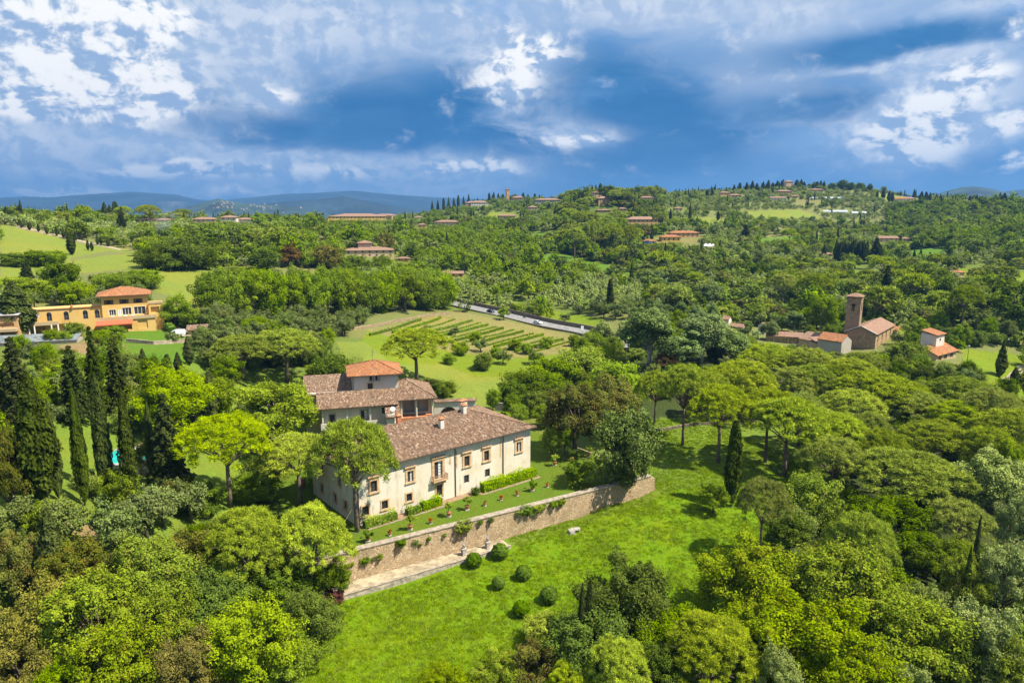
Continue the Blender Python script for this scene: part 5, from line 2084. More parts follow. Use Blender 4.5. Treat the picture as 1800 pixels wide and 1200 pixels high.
# metal verge of the front gable
mb = MB()
for a, b in (((-0.6, -0.5, ceh - 0.2), (CWd / 2, -0.5, ceh + 2.32)), ((CWd + 0.6, -0.5, ceh - 0.2), (CWd / 2, -0.5, ceh + 2.32))):
    mb.tube([a, b], 0.14, 6)
mb.build('verge', simple('lead_verge', (0.34, 0.36, 0.36), 0.5, 0.3), ch.root)
ch.block(CWd - 6.0, CWd + 1.2, CLn + 0.02, CLn + 4.5, -1.5, ceh - 2.5, BRICKY)
ch.shed(CWd - 6.0, CWd + 1.2, CLn + 0.02, CLn + 4.5, ceh - 2.3, ceh - 1.4, 0.4, ROOF_O)

tb = at(1483, 590, 293)
tgz = float(zt(tb[0], tb[1])[0])
tw_h = at(1497, 519, 296)[2] - tgz
bt = Bld('bell_tower', 'square brown stone bell tower with arched belfry openings and low tiled cap', (tb[0], tb[1], tgz), math.radians(-35), 'tower')
S = 4.9
mb = MB()
tap = 0.35
op = [(1.75, 3.15, tw_h - 6.0, tw_h - 3.6)]
bt.block(0, S, 0, S, -1.0, tw_h, CHURCH, {k: [(1.85, 3.05, tw_h - 5.6, tw_h - 3.4, 0.9)] for k in 'frbl'})
for s_ in 'frbl':
    mb = MB()
    bt.wbox(mb, s_, 1.55, 1.85, tw_h - 5.7, tw_h - 3.4, -0.05, 0.07)
    bt.wbox(mb, s_, 3.05, 3.35, tw_h - 5.7, tw_h - 3.4, -0.05, 0.07)
    bt.wbox(mb, s_, 1.5, 3.4, tw_h - 5.95, tw_h - 5.7, -0.05, 0.12)
    for q in range(8):
        a0, a1 = math.pi * q / 8, math.pi * (q + 1) / 8
        P4 = [bt.onwall(s_, 2.45 - r_ * math.cos(a_), tw_h - 3.4 + r_ * math.sin(a_), 0.07) for r_, a_ in ((0.9, a0), (0.9, a1), (0.6, a1), (0.6, a0))]
        mb.add(P4, [(0, 3, 2, 1), (0, 1, 2, 3)])
        mb.add([bt.onwall(s_, 2.45, tw_h - 3.4, 0.02), bt.onwall(s_, 2.45 - 0.6 * math.cos(a0), tw_h - 3.4 + 0.6 * math.sin(a0), 0.02), bt.onwall(s_, 2.45 - 0.6 * math.cos(a1), tw_h - 3.4 + 0.6 * math.sin(a1), 0.02)], [(0, 1, 2), (2, 1, 0)], 1)
    mb.build('belfry_arch', [BRICKY, IRON], bt.root)
mb = MB()
mb.box(-0.18, S + 0.18, -0.18, S + 0.18, tw_h - 1.2, tw_h - 0.9)
mb.box(-0.3, S + 0.3, -0.3, S + 0.3, tw_h - 0.25, tw_h - 0.02)
mb.build('string_course', BRICKY, bt.root)
bt.hip(0, S, 0, S, tw_h, 1.2, 0.55, ROOF_F, 0.0)
mb = MB()
mb.tube([(S / 2, S / 2, tw_h + 1.1), (S / 2, S / 2, tw_h + 2.4)], 0.05, 5)
mb.tube([(S / 2 - 0.4, S / 2, tw_h + 1.95), (S / 2 + 0.4, S / 2, tw_h + 1.95)], 0.05, 5)
mb.build('cross', IRON, bt.root)
mb = MB()
mb.lathe([(0.5, tw_h - 5.2), (0.42, tw_h - 4.9), (0.3, tw_h - 4.4), (0.1, tw_h - 4.15)], 12, 0.55, S / 2)
mb.build('bell', simple('bronze_bell', (0.16, 0.11, 0.05), 0.4, 0.7), bt.root)

# low ranges left of the church
def low_range(px0, py0, px1, py1, ze, dep, rise, label, mat=CREAM, roof=ROOF_F, arches=0, shed=False, name='farm_range'):
    a, b = P(px0, py0, ze), P(px1, py1, ze)
    ang = math.atan2(b[1] - a[1], b[0] - a[0])
    Lr = float(np.linalg.norm(b - a))
    g = min(float(zt(a[0], a[1])[0]), float(zt(b[0], b[1])[0])) - 0.3
    o = Bld(name, label, (a[0], a[1], g), ang, 'building')
    hh = ze - g
    ops = [(Lr * (k + 0.5) / max(1, arches) - 1.1, Lr * (k + 0.5) / max(1, arches) + 1.1, 0.3, hh - 1.0, 0.8) for k in range(arches)]
    o.sight(0, Lr, 0, hh * 0.6, hh + 1)
    o.block(0, Lr, 0, dep, -1, hh, mat, {'f': ops})
    if shed:
        o.shed(0, Lr, 0, dep, hh + 0.05, hh + rise, 0.4, roof)
    else:
        o.gable(0, Lr, 0, dep, hh, rise, 0.4, roof, along='x', wallmat=mat)
    return o


low_range(1348, 589, 1412, 592, 1.2, 6.0, 1.3, 'long low cream range with two dark arches left of the church', CREAM, ROOF_F, 5)
low_range(1405, 594, 1446, 601, 1.8, 11.0, 2.2, 'low building with broad rose tiled roof near the pines', CREAM, ROOF_F)
low_range(1446, 607, 1487, 605, 1.4, 8.0, 1.8, 'low rose tiled annex touching the bell tower foot', CREAM, ROOF_F, shed=True)
low_range(1438, 594, 1480, 600, 4.2, 8.0, 2.0, 'grey sided hall with orange roof behind the annex', GREYP, ROOF_O)
low_range(1345, 574, 1366, 573, 2.2, 5.0, 1.4, 'small house with rose roof and white gable left of the church', WHITE2, ROOF_F)
low_range(1280, 572, 1306, 575, 0.5, 5.0, 1.0, 'low rose roofed shed beside the silvery poplars', CREAM, ROOF_F)
low_range(1270, 560, 1281, 561, 3.2, 4.0, 1.1, 'tiny pale tower house with rose roof beyond the poplars', WHITE2, ROOF_F)

# house with white turret at the right
hb = P(1646, 623, 4.0)
hgz = float(zt(hb[0], hb[1])[0]) - 0.6
hs = Bld('turret_house', 'cream house with white turret and orange roofs at the edge of the pines', (hb[0], hb[1], hgz), math.radians(36), 'house')
he = 4.0 - hgz
wops = [(2.5, 3.5, he - 2.2, he - 0.8), (6.5, 7.5, he - 2.2, he - 0.8), (11, 12, he - 2.2, he - 0.8), (3.5, 4.5, he - 5.5, he - 4.0), (8.5, 9.6, he - 6.2, he - 3.9)]
hs.sight(0, 15, 0, he * 0.2, he)
hs.block(0, 15.0, 0, 9, -2, he, CREAM, {'f': wops})
for o_ in wops:
    hs.window('f', *o_, None, bars=(1, 0), shutters=SHUTTER)
hs.gable(0, 15.0, 0, 9, he, 2.0, 0.7, ROOF_O, along='x', wallmat=CREAM)
hs.block(6.0, 12.0, 3.0, 8.0, he - 0.5, he + 5.4, WHITE2, {'r': [(1.4, 2.4, he + 2.0, he + 4.2)], 'f': [(2.4, 3.4, he + 3, he + 4)]}, name='turret')
hs.window('r', 1.4, 2.4, he + 2.0, he + 4.2, None, bars=(1, 0))
hs.window('f', 2.4, 3.4, he + 3, he + 4, None, bars=(1, 0))
hs.shed(6.0, 12.0, 3.0, 8.0, he + 5.5, he + 6.6, 0.5, ROOF_O)

# ------------------------------------------------------------------ houses of the distance
def far_house(px, py, wpx, hpx, label, wall=CREAM, roof=ROOF_F, ang=12, deep=0.6, storeys=2, hipped=True, name='hill_house', cat='house', cols=None, lantern=False, r=None):
    g = G(px, py) if r is None else at(px, py, r)
    dep = g[1] * CP - (g[2] - CAMH) * SP
    w = wpx * dep / F
    h = hpx * dep / F
    a = math.radians(ang)
    base = np.array([g[0] - math.cos(a) * w / 2, g[1] - math.sin(a) * w / 2, g[2]])
    o = Bld(name, label, base, a, cat)
    dpt = max(6.0, w * deep)
    rise = min(h * 0.3, dpt * 0.22)
    he_ = h - rise
    n = cols or max(2, int(w / 4.0))
    ops = []
    sh = he_ / storeys
    for s_ in range(storeys):
        for k in range(n):
            c = w * (k + 0.5) / n
            ops.append((c - min(0.6, w / n * 0.22), c + min(0.6, w / n * 0.22), sh * s_ + sh * 0.32, sh * s_ + sh * 0.78))
    o.sight(0, w, 0, h * 0.25, h)
    o.block(0, w, 0, dpt, -8, he_, wall, {'f': ops}, 0.25)
    for q in ops:
        o.far_window('f', *q, GLASS)
    if hipped:
        o.hip(0, w, 0, dpt, he_, rise, 0.7, roof, name='roof')
    else:
        o.gable(0, w, 0, dpt, he_, rise, 0.6, roof, along='x', wallmat=wall)
    if lantern:
        o.block(w * 0.28, w * 0.56, dpt * 0.3, dpt * 0.7, he_ - 0.2, h + 2.6, PINK, name='lantern')
        o.hip(w * 0.28, w * 0.56, dpt * 0.3, dpt * 0.7, h + 2.5, 1.6, 0.8, roof)
    return o


far_house(650, 452, 84, 17, 'large rose villa with raised middle storey in the valley trees', PINK, ROOF_F, 14, 0.6, 2, lantern=True)
far_house(628, 388, 100, 15, 'long yellow institute with many windows on the far ridge', YELLOW, ROOF_F, 10, 0.55, 2, cols=16)
far_house(672, 386, 40, 11, 'yellow side wing right of the long institute', YELLOW, ROOF_F, -25, 0.5, 2)
far_house(797, 488, 36, 11, 'small pale yellow house by the bend of the road', YELLOW, ROOF_F, 5, 0.5, 1, hipped=False)
far_house(843, 364, 30, 11, 'white villa on the left slope of the middle ridge', WHITE2, ROOF_F, 8, 0.5, 2)
far_house(783, 398, 42, 11, 'pink farm with pale end on the slope left of the middle', PINK, ROOF_F, -14, 0.5, 2)
far_house(742, 405, 14, 12, 'small yellow house among bright valley trees', YELLOW, ROOF_F, 5, 0.7, 2)
far_house(735, 386, 16, 6, 'small grey roofed cottage under the ridge', WHITE2, ROOF_F, 5, 0.7, 1)
far_house(890, 386, 32, 9, 'orange and pink terraced house on the middle slope', OCHRE, ROOF_F, -8, 0.5, 2)
far_house(893, 354, 5, 22, 'slim brick castle tower on the skyline', OCHRE, ROOF_O, 20, 1.0, 3, cols=1, name='castle_tower', cat='tower')
far_house(910, 354, 22, 9, 'brown castle wing right of the slim skyline tower', OCHRE, ROOF_F, 0, 0.6, 2)
far_house(832, 352, 26, 11, 'ochre church like house on the left skyline', OCHRE, ROOF_F, 10, 0.5, 2)
far_house(963, 358, 46, 9, 'long grey barracks on the skyline right of the castle', GREYP, ROOF_F, 4, 0.4, 2, cols=12)
far_house(937, 371, 16, 9, 'small pink house below the long grey barracks', PINK, ROOF_F, 6, 0.7, 2)
far_house(1056, 343, 24, 12, 'rose house on top of the cypress knoll', PINK, ROOF_F, 10, 0.6, 2)
far_house(1062, 361, 21, 15, 'tall ochre house halfway up the cypress knoll', OCHRE, ROOF_F, 14, 0.8, 3)
far_house(1062, 374, 24, 6, 'long low brown roof under the tall ochre house', OCHRE, ROOF_F, 6, 0.5, 1)
far_house(1137, 353, 24, 8, 'rose house in the saddle right of the knoll', PINK, ROOF_F, -6, 0.6, 2)
far_house(1130, 398, 54, 17, 'long dim brown villa behind the tall pines', OCHRE, ROOF_F, 8, 0.4, 2)
far_house(1205, 418, 52, 12, 'orange farmhouse right of the tall pines', OCHRE, ROOF_O, 10, 0.4, 2)
far_house(1180, 425, 34, 12, 'yellow annex in front of the orange farmhouse', YELLOW, ROOF_O, 6, 0.5, 1)
far_house(1143, 430, 22, 9, 'low white shed left of the orange farmhouse', WHITE2, ROOF_O, 4, 0.4, 1)
far_house(1275, 344, 18, 7, 'ochre house on the right skyline', OCHRE, ROOF_F, 8, 0.7, 2)
far_house(1292, 348, 22, 7, 'yellow brown house among oaks under the right skyline', OCHRE, ROOF_F, -8, 0.6, 2)
far_house(1388, 326, 13, 13, 'pale tower house on the highest hilltop', PINK, ROOF_F, 10, 1.0, 3, cols=2, name='tower_house')
far_house(1380, 342, 26, 8, 'brown farmhouse under the highest hilltop', OCHRE, ROOF_F, 6, 0.5, 2)
far_house(1368, 353, 26, 7, 'pale farmhouse with white gable on the upper slope', WHITE2, ROOF_F, -10, 0.5, 2, hipped=False)
far_house(1398, 348, 14, 5, 'small tan barn on the upper slope', CREAM, ROOF_F, 12, 0.6, 1, hipped=False)
far_house(1437, 338, 22, 6, 'tan house right of the highest hilltop', CREAM, ROOF_F, 6, 0.5, 1)
far_house(1484, 327, 13, 10, 'brown tower house half hidden on the right skyline', OCHRE, ROOF_F, 6, 1.0, 2)
far_house(1583, 355, 26, 8, 'pale house with red roof on the far right skyline', WHITE2, ROOF_O, -12, 0.5, 2, hipped=False)
far_house(1603, 354, 16, 7, 'rose cottage at the far right skyline', PINK, ROOF_F, 10, 0.6, 1)
far_house(1562, 426, 32, 11, 'pale farmhouse in the middle of the right slope', PINK, ROOF_F, -8, 0.5, 2, hipped=False)
far_house(1593, 427, 13, 10, 'small brown annex right of the pale farmhouse', OCHRE, ROOF_F, 5, 0.8, 2)
far_house(1690, 487, 13, 12, 'brick red house half hidden in right trees', PINK, ROOF_O, 20, 0.8, 2)
far_house(1455, 452, 18, 8, 'brown wall house left of the dark cypress row', OCHRE, ROOF_F, 6, 0.5, 1)
far_house(1095, 372, 14, 7, 'small tan house behind the saddle', CREAM, ROOF_F, 10, 0.7, 1)
far_house(1193, 372, 14, 8, 'tan house between cypresses above the farm', PINK, ROOF_F, 8, 0.7, 2)
far_house(1705, 355, 12, 4, 'tiny tan house on the right shoulder', CREAM, ROOF_F, 5, 0.8, 1)
far_house(268, 386, 62, 9, 'long white building behind the umbrella pines on the left ridge', WHITE2, ROOF_F, 4, 0.3, 2)
far_house(358, 392, 40, 12, 'pink house with tiled roof on the left ridge', PINK, ROOF_F, 4, 0.5, 2)
far_house(402, 392, 26, 14, 'white house with small lantern on the left ridge', WHITE2, ROOF_F, 6, 0.6, 2)
far_house(427, 393, 28, 10, 'white house at the right end of the left ridge', WHITE2, ROOF_F, -6, 0.6, 2)
far_house(565, 424, 10, 7, 'tiny pink house between cypresses in the valley', PINK, ROOF_F, 0, 0.8, 1)
far_house(708, 460, 22, 8, 'low yellow house right of the large rose villa', YELLOW, ROOF_F, 5, 0.5, 1)

# hilltop town far away on the hazy hill
_townrng = np.random.default_rng(5)
_tm = MB()
_tm.box(-0.5, 0.5, -0.5, 0.5, -0.4, 0.72)
_tm.add([(-0.55, -0.55, 0.7), (0.55, -0.55, 0.7), (0.55, 0.55, 0.7), (-0.55, 0.55, 0.7), (0, 0, 1.0)], [(0, 1, 4), (1, 2, 4), (2, 3, 4), (3, 0, 4)], 1)
_town = None
_spots = []
for k in range(44):
    px_ = _townrng.uniform(374, 412) if k < 14 else _townrng.uniform(380, 500) if k < 34 else _townrng.uniform(400, 560)
    _spots.append((px_, 353 + abs(px_ - 384) * 0.07 + _townrng.uniform(0.0, 13)))
for px_, py_ in _spots:
    rr_ = 4600 - _townrng.uniform(150, 800)
    q_ = at(px_, py_, rr_)
    sw = _townrng.uniform(7, 14)
    if _town is None:
        _town = _tm.build('town_house', [GREYP, ROOF_F])
        h_ = _town
    else:
        h_ = _town.copy()
        COL.objects.link(h_)
    h_.location = q_
    h_.scale = (sw, sw * 0.8, _townrng.uniform(4, 7))
    h_.rotation_euler = (0, 0, _townrng.uniform(0, 3))
    tag(h_, 'tiny pale house of the hilltop town far away in the haze', 'house', 'houses of the far hilltop town')
# ------------------------------------------------------------------ retaining wall, path, garden
def wall_run(name, pts, thick, zb, ztop, mat, label, cap=COPING, cap_h=0.18, cap_over=0.12, step=1.6, batter=0.0, jitter=0.0, cat='wall'):
    """masonry wall along a line; zb, ztop: functions of (x, y) or numbers"""
    pts = [np.array(p[:2], float) for p in pts]
    P_, N_ = [], []
    for i in range(len(pts) - 1):
        L = np.linalg.norm(pts[i + 1] - pts[i])
        n = max(1, int(L / step))
        for k in range(n + (1 if i == len(pts) - 2 else 0)):
            P_.append(pts[i] + (pts[i + 1] - pts[i]) * k / n)
    for i in range(len(P_)):
        d = P_[min(i + 1, len(P_) - 1)] - P_[max(i - 1, 0)]
        d = d / max(np.linalg.norm(d), 1e-6)
        N_.append(np.array([-d[1], d[0]]))
    fb = zb if callable(zb) else (lambda x, y: zb)
    ft = ztop if callable(ztop) else (lambda x, y: ztop)
    root = empty(name, (P_[0][0], P_[0][1], fb(*P_[0])), label, cat)
    org = np.array([P_[0][0], P_[0][1], fb(*P_[0])])
    rows = 5
    mb = MB()
    rg = np.random.default_rng(3)
    for p, n in zip(P_, N_):
        b, t = fb(*p), ft(*p)
        for r_ in range(rows + 1):
            z = b + (t - b) * r_ / rows
            k = batter * (1 - r_ / rows) + rg.uniform(-jitter, jitter)
            q = p - n * k
            mb.v.append((q[0] - org[0], q[1] - org[1], z - org[2]))
        for r_ in range(rows + 1):
            z = t - (t - b) * r_ / rows
            q = p + n * thick
            mb.v.append((q[0] - org[0], q[1] - org[1], z - org[2]))
    m = 2 * (rows + 1)
    for i in range(len(P_) - 1):
        for j in range(m):
            j2 = (j + 1) % m
            mb.f.append([i * m + j, (i + 1) * m + j, (i + 1) * m + j2, i * m + j2])
            mb.m.append(0)
    mb.f.append(list(range(m)))
    mb.m.append(0)
    e = (len(P_) - 1) * m
    mb.f.append([e + j for j in range(m)][::-1])
    mb.m.append(0)
    mb.build('masonry', mat, root)
    if cap is not None:
        # coping in single slabs
        cum = 0
        slab = None
        for i in range(len(P_) - 1):
            a, b = P_[i], P_[i + 1]
            n = N_[i]
            za, zb_ = ft(*a), ft(*b)
            d = (b - a)
            d = d / np.linalg.norm(d)
            a2, b2 = a + d * 0.012, b - d * 0.012
            q = []
            for (p, z) in ((a2, za), (b2, zb_)):
                for off in (-cap_over, thick + cap_over):
                    q.append((p[0] + n[0] * off - org[0], p[1] + n[1] * off - org[1], z - org[2] + 0.005))
            v = [q[0], q[2], q[3], q[1]]
            v += [(x, y, z + cap_h) for x, y, z in v]
            cm = MB()
            cm.add(v, [(3, 2, 1, 0), (4, 5, 6, 7), (0, 1, 5, 4), (1, 2, 6, 5), (2, 3, 7, 6), (3, 0, 4, 7)])
            cm.build('coping_slab', cap, root)
    return root


lawn_z = lambda x, y: float(zt(x, y)[0])
wall = wall_run('retaining_wall', [WL0 - WN * 0.0, W1], 1.0, lambda x, y: min(-4.6, lawn_z(x - WN[0] * 1.2, y - WN[1] * 1.2)) - 0.6, lambda x, y: 0.12, WALLSTONE,
                'long tan rubble retaining wall below the villa terrace', batter=0.55, jitter=0.05)
wall_run('retaining_wall', [W1 + WN * 0.02 + WD * 0.9, WB1 + WD * 0.9], 1.0, -5.2, -0.35, WALLSTONE, 'short return of the retaining wall under the grey oak', cap=None, batter=0.2, jitter=0.04)

wall_run('retaining_wall', [np.array([-52.0, 117.0]), WL0 + WD * 0.1], 0.9, -5.5, 0.0, WALLSTONE, 'left return of the retaining wall hidden by the pines', cap=None, batter=0.2, jitter=0.04)

# plants growing out of the wall
_wr = np.random.default_rng(11)
wall_spots = [(640, 985, 1.0), (655, 980, 0.7), (668, 978, 0.8), (703, 955, 1.3), (730, 952, 0.7), (738, 957, 0.5), (754, 948, 0.6), (781, 940, 0.6), (812, 925, 1.9), (843, 912, 0.8), (862, 908, 0.8),
              (908, 893, 0.8), (925, 887, 1.6), (942, 884, 1.4), (955, 886, 0.8), (970, 875, 1.2), (985, 878, 1.1), (620, 992, 0.6)]
for i, (px, py, s) in enumerate(wall_spots):
    # find the point on the wall face seen there
    best = None
    for a in np.linspace(0, 75, 400):
        b = WL0 + WD * a - WN * 0.25
        for z in np.linspace(-4.0, -0.3, 14):
            q = proj(b[0], b[1], z)
            e_ = (q[0] - px) ** 2 + (q[1] - py) ** 2
            if best is None or e_ < best[0]:
                best = (e_, b, z)
    b, z = best[1], best[2]
    put_tree('scrub_bush' if i % 3 else 'bush', b[0], b[1], z - 0.5 * s, 1.5 * s, 1.1 * s, nth(i) + ' small shrub in the list along the retaining wall' if False else 'small shrub rooted in the retaining wall, %s from its left end' % nth(int(np.argsort(np.argsort([q[0] for q in wall_spots]))[i])), 'shrubs rooted in the retaining wall')

# gravel walk and its low kerb wall
k0, k1 = WL0 + WD * 0.5 - WN * 0.5, W0 + WD * 27.0 - WN * 0.5
kerb0, kerb1 = WL0 + WD * 0.5 - WN * 4.3, W0 + WD * 27.0 - WN * 3.4
zpath = lambda x, y: np.maximum(zt(x, y), -4.55 - 0.01 * np.zeros(len(x))) * 0 - 4.35
sheet('gravel_path', [kerb0 + WN * 0.3, kerb1 + WN * 0.3, k1, k0], zpath, GRAVEL, 3.0, 0.0, 'pale gravel walk at the foot of the retaining wall')
wall_run('kerb_wall', [kerb0, kerb1], 0.4, lambda x, y: lawn_z(x, y) - 0.8, -4.2, simple('grey_kerb_stone', (0.36, 0.31, 0.24), 0.95, var=0.4, scale=1.6, bump=0.8), 'low grey stone kerb wall between gravel walk and lawn', cap=COPING, cap_h=0.1, cap_over=0.05, step=1.2, jitter=0.03)

# two weathered statues on pedestals
def statue(px, py, label):
    g = P(px, py, -4.3)
    e = empty('garden_statue', tuple(g), label, 'statue', None, VANG)
    mb = MB()
    mb.box(-0.42, 0.42, -0.42, 0.42, -0.2, 0.15)
    mb.box(-0.33, 0.33, -0.33, 0.33, 0.15, 0.95)
    mb.box(-0.4, 0.4, -0.4, 0.4, 0.95, 1.08)
    mb.build('pedestal', TRAVERTINE, e)
    me = bpy.data.meshes.new('figure')
    J = {'pel': (0, 0, 1.72), 'ch': (0, 0.0, 2.05), 'nk': (0.02, -0.02, 2.3), 'hd': (0.03, -0.04, 2.42), 'top': (0.03, -0.04, 2.56),
         'ls': (-0.2, 0, 2.2), 'le': (-0.3, -0.05, 1.95), 'lh': (-0.12, -0.2, 1.85), 'rs': (0.22, 0, 2.2), 're': (0.33, 0.02, 1.93), 'rh': (0.3, -0.06, 1.68),
         'lk': (-0.1, -0.05, 1.42), 'lf': (-0.1, 0.0, 1.1), 'rk': (0.11, -0.08, 1.42), 'rf': (0.13, -0.05, 1.1), 'lt': (-0.12, -0.14, 1.1), 'rt': (0.16, -0.19, 1.1)}
    R_ = {'pel': 0.17, 'ch': 0.18, 'nk': 0.07, 'hd': 0.115, 'top': 0.07, 'ls': 0.085, 'le': 0.065, 'lh': 0.05, 'rs': 0.085, 're': 0.065, 'rh': 0.05, 'lk': 0.12, 'lf': 0.1, 'rk': 0.12, 'rf': 0.1, 'lt': 0.05, 'rt': 0.05}
    keys = list(J)
    E_ = [('pel', 'ch'), ('ch', 'nk'), ('nk', 'hd'), ('hd', 'top'), ('ch', 'ls'), ('ls', 'le'), ('le', 'lh'), ('ch', 'rs'), ('rs', 're'), ('re', 'rh'), ('pel', 'lk'), ('lk', 'lf'), ('pel', 'rk'), ('rk', 'rf'), ('lf', 'lt'), ('rf', 'rt')]
    me.from_pydata([J[k] for k in keys], [(keys.index(a), keys.index(b)) for a, b in E_], [])
    me.materials.append(TRAVERTINE)
    o = bpy.data.objects.new('figure', me)
    link(o, e)
    m1 = o.modifiers.new('skin', 'SKIN')
    for i, k in enumerate(keys):
        me.skin_vertices[0].data[i].radius = (R_[k], R_[k])
    me.skin_vertices[0].data[0].use_root = True
    m1.use_smooth_shade = True
    m2 = o.modifiers.new('sub', 'SUBSURF')
    m2.levels = m2.render_levels = 2
    return e


statue(815, 974, 'left weathered stone statue on a pedestal at the walk end')
statue(857, 962, 'right weathered stone statue on a pedestal at the walk end')

# block of broken stone on the lawn
g = G(1008, 936)
mb = MB()
mb.add([(-1.1, -0.5, -0.2), (0.1, -0.6, -0.2), (0.15, 0.5, -0.2), (-1.0, 0.6, -0.2), (-1.0, -0.45, 0.55), (0.0, -0.5, 0.75), (0.05, 0.45, 0.8), (-0.9, 0.5, 0.6)],
       [(3, 2, 1, 0), (4, 5, 6, 7), (0, 1, 5, 4), (1, 2, 6, 5), (2, 3, 7, 6), (3, 0, 4, 7)])
mb.add([(0.06, -0.45, 0.42), (1.35, -0.3, 0.3), (1.35, 0.45, 0.3), (0.06, 0.45, 0.42), (0.06, -0.4, 0.78), (1.3, -0.2, 0.62), (1.3, 0.4, 0.62), (0.06, 0.4, 0.78)],
       [(3, 2, 1, 0), (4, 5, 6, 7), (0, 1, 5, 4), (1, 2, 6, 5), (2, 3, 7, 6), (3, 0, 4, 7)])
mb.add([(1.0, -0.3, -0.3), (1.3, -0.3, -0.3), (1.3, 0.3, -0.3), (1.0, 0.3, -0.3), (1.0, -0.25, 0.34), (1.25, -0.25, 0.34), (1.25, 0.3, 0.34), (1.0, 0.3, 0.34)],
       [(3, 2, 1, 0), (4, 5, 6, 7), (0, 1, 5, 4), (1, 2, 6, 5), (2, 3, 7, 6), (3, 0, 4, 7)])
rock = mb.build('stone_bench', TRAVERTINE, None, loc=tuple(g))
rock.rotation_euler = (0, 0, 0.5)
bv = rock.modifiers.new('bevel', 'BEVEL')
bv.width = 0.08
bv.segments = 2
tag(rock, 'rough pale stone bench lying alone on the lawn', 'bench')

# clipped balls of box on the lawn
tops = [(833, 986, 30, 'clipped box ball nearest the kerb wall'), (879, 970, 32, 'clipped box ball just right of the statues'), (920, 1007, 30, 'clipped box ball in the middle right of the slope'),
        (876, 1026, 25, 'slim clipped box ball in the middle left of the slope'), (965, 1047, 34, 'rightmost clipped box ball on the slope'), (916, 1071, 32, 'lowest clipped box ball on the slope')]
_ballrng = np.random.default_rng(2)
def topiary(seed, w, h):
    rng = np.random.default_rng(seed)
    n = 2600
    d = unit(rng.normal(size=(n, 3)))
    d[:, 2] = np.abs(d[:, 2]) * np.where(rng.random(n) < 0.25, -0.7, 1)
    d = unit(d)
    lump = 1 + 0.05 * np.sin(d[:, 0] * 9 + seed) * np.cos(d[:, 1] * 8) + 0.04 * np.sin(d[:, 2] * 12 + d[:, 0] * 7)
    p = d * np.array([w / 2, w / 2, h * 0.52]) * (lump * rng.uniform(0.93, 1.03, n))[:, None] + np.array([0, 0, h * 0.46])
    p[:, 2] = np.maximum(p[:, 2], 0.05)
    Q = leaf_quads(p, d, 0.12, 0.085, rng, 0.45)
    core = []
    for i in range(8):
        for k in range(12):
            t0, t1 = [math.pi * (i + j) / 8 for j in (0, 1)]
            a0, a1 = [2 * math.pi * (k + j) / 12 for j in (0, 1)]
            f_ = lambda t, a: (math.sin(t) * math.cos(a) * w * 0.44, math.sin(t) * math.sin(a) * w * 0.44, h * 0.46 + math.cos(t) * h * 0.45)
            core.append([f_(t0, a0), f_(t1, a0), f_(t1, a1), f_(t0, a1)])
    return quads_mesh('crown', np.concatenate([Q, np.array(core)]), L_HEDGE, np.concatenate([rng.random(n) * 0.8 + 0.1, np.zeros(len(core))]))


_balls = [topiary(i, 2.9, 2.7) for i in range(3)]
for i, (px, pc, w, lab) in enumerate(tops):
    g = G(px, pc + w * 0.36)
    s = 0.92 * w * (g[1] * CP - (g[2] - CAMH) * SP) / F / 2.9
    e = empty('box_ball', tuple(g), lab, 'topiary', None, i * 1.3)
    e.scale = (s, s, s * (1.12 if w < 28 else 1.0))
    link(bpy.data.objects.new('crown', _balls[i % 3]), e)
    mb = MB()
    mb.tube([(0, 0, -0.3), (0, 0, 0.5)], 0.07, 6)
    mb.build('trunk', BARK, e)

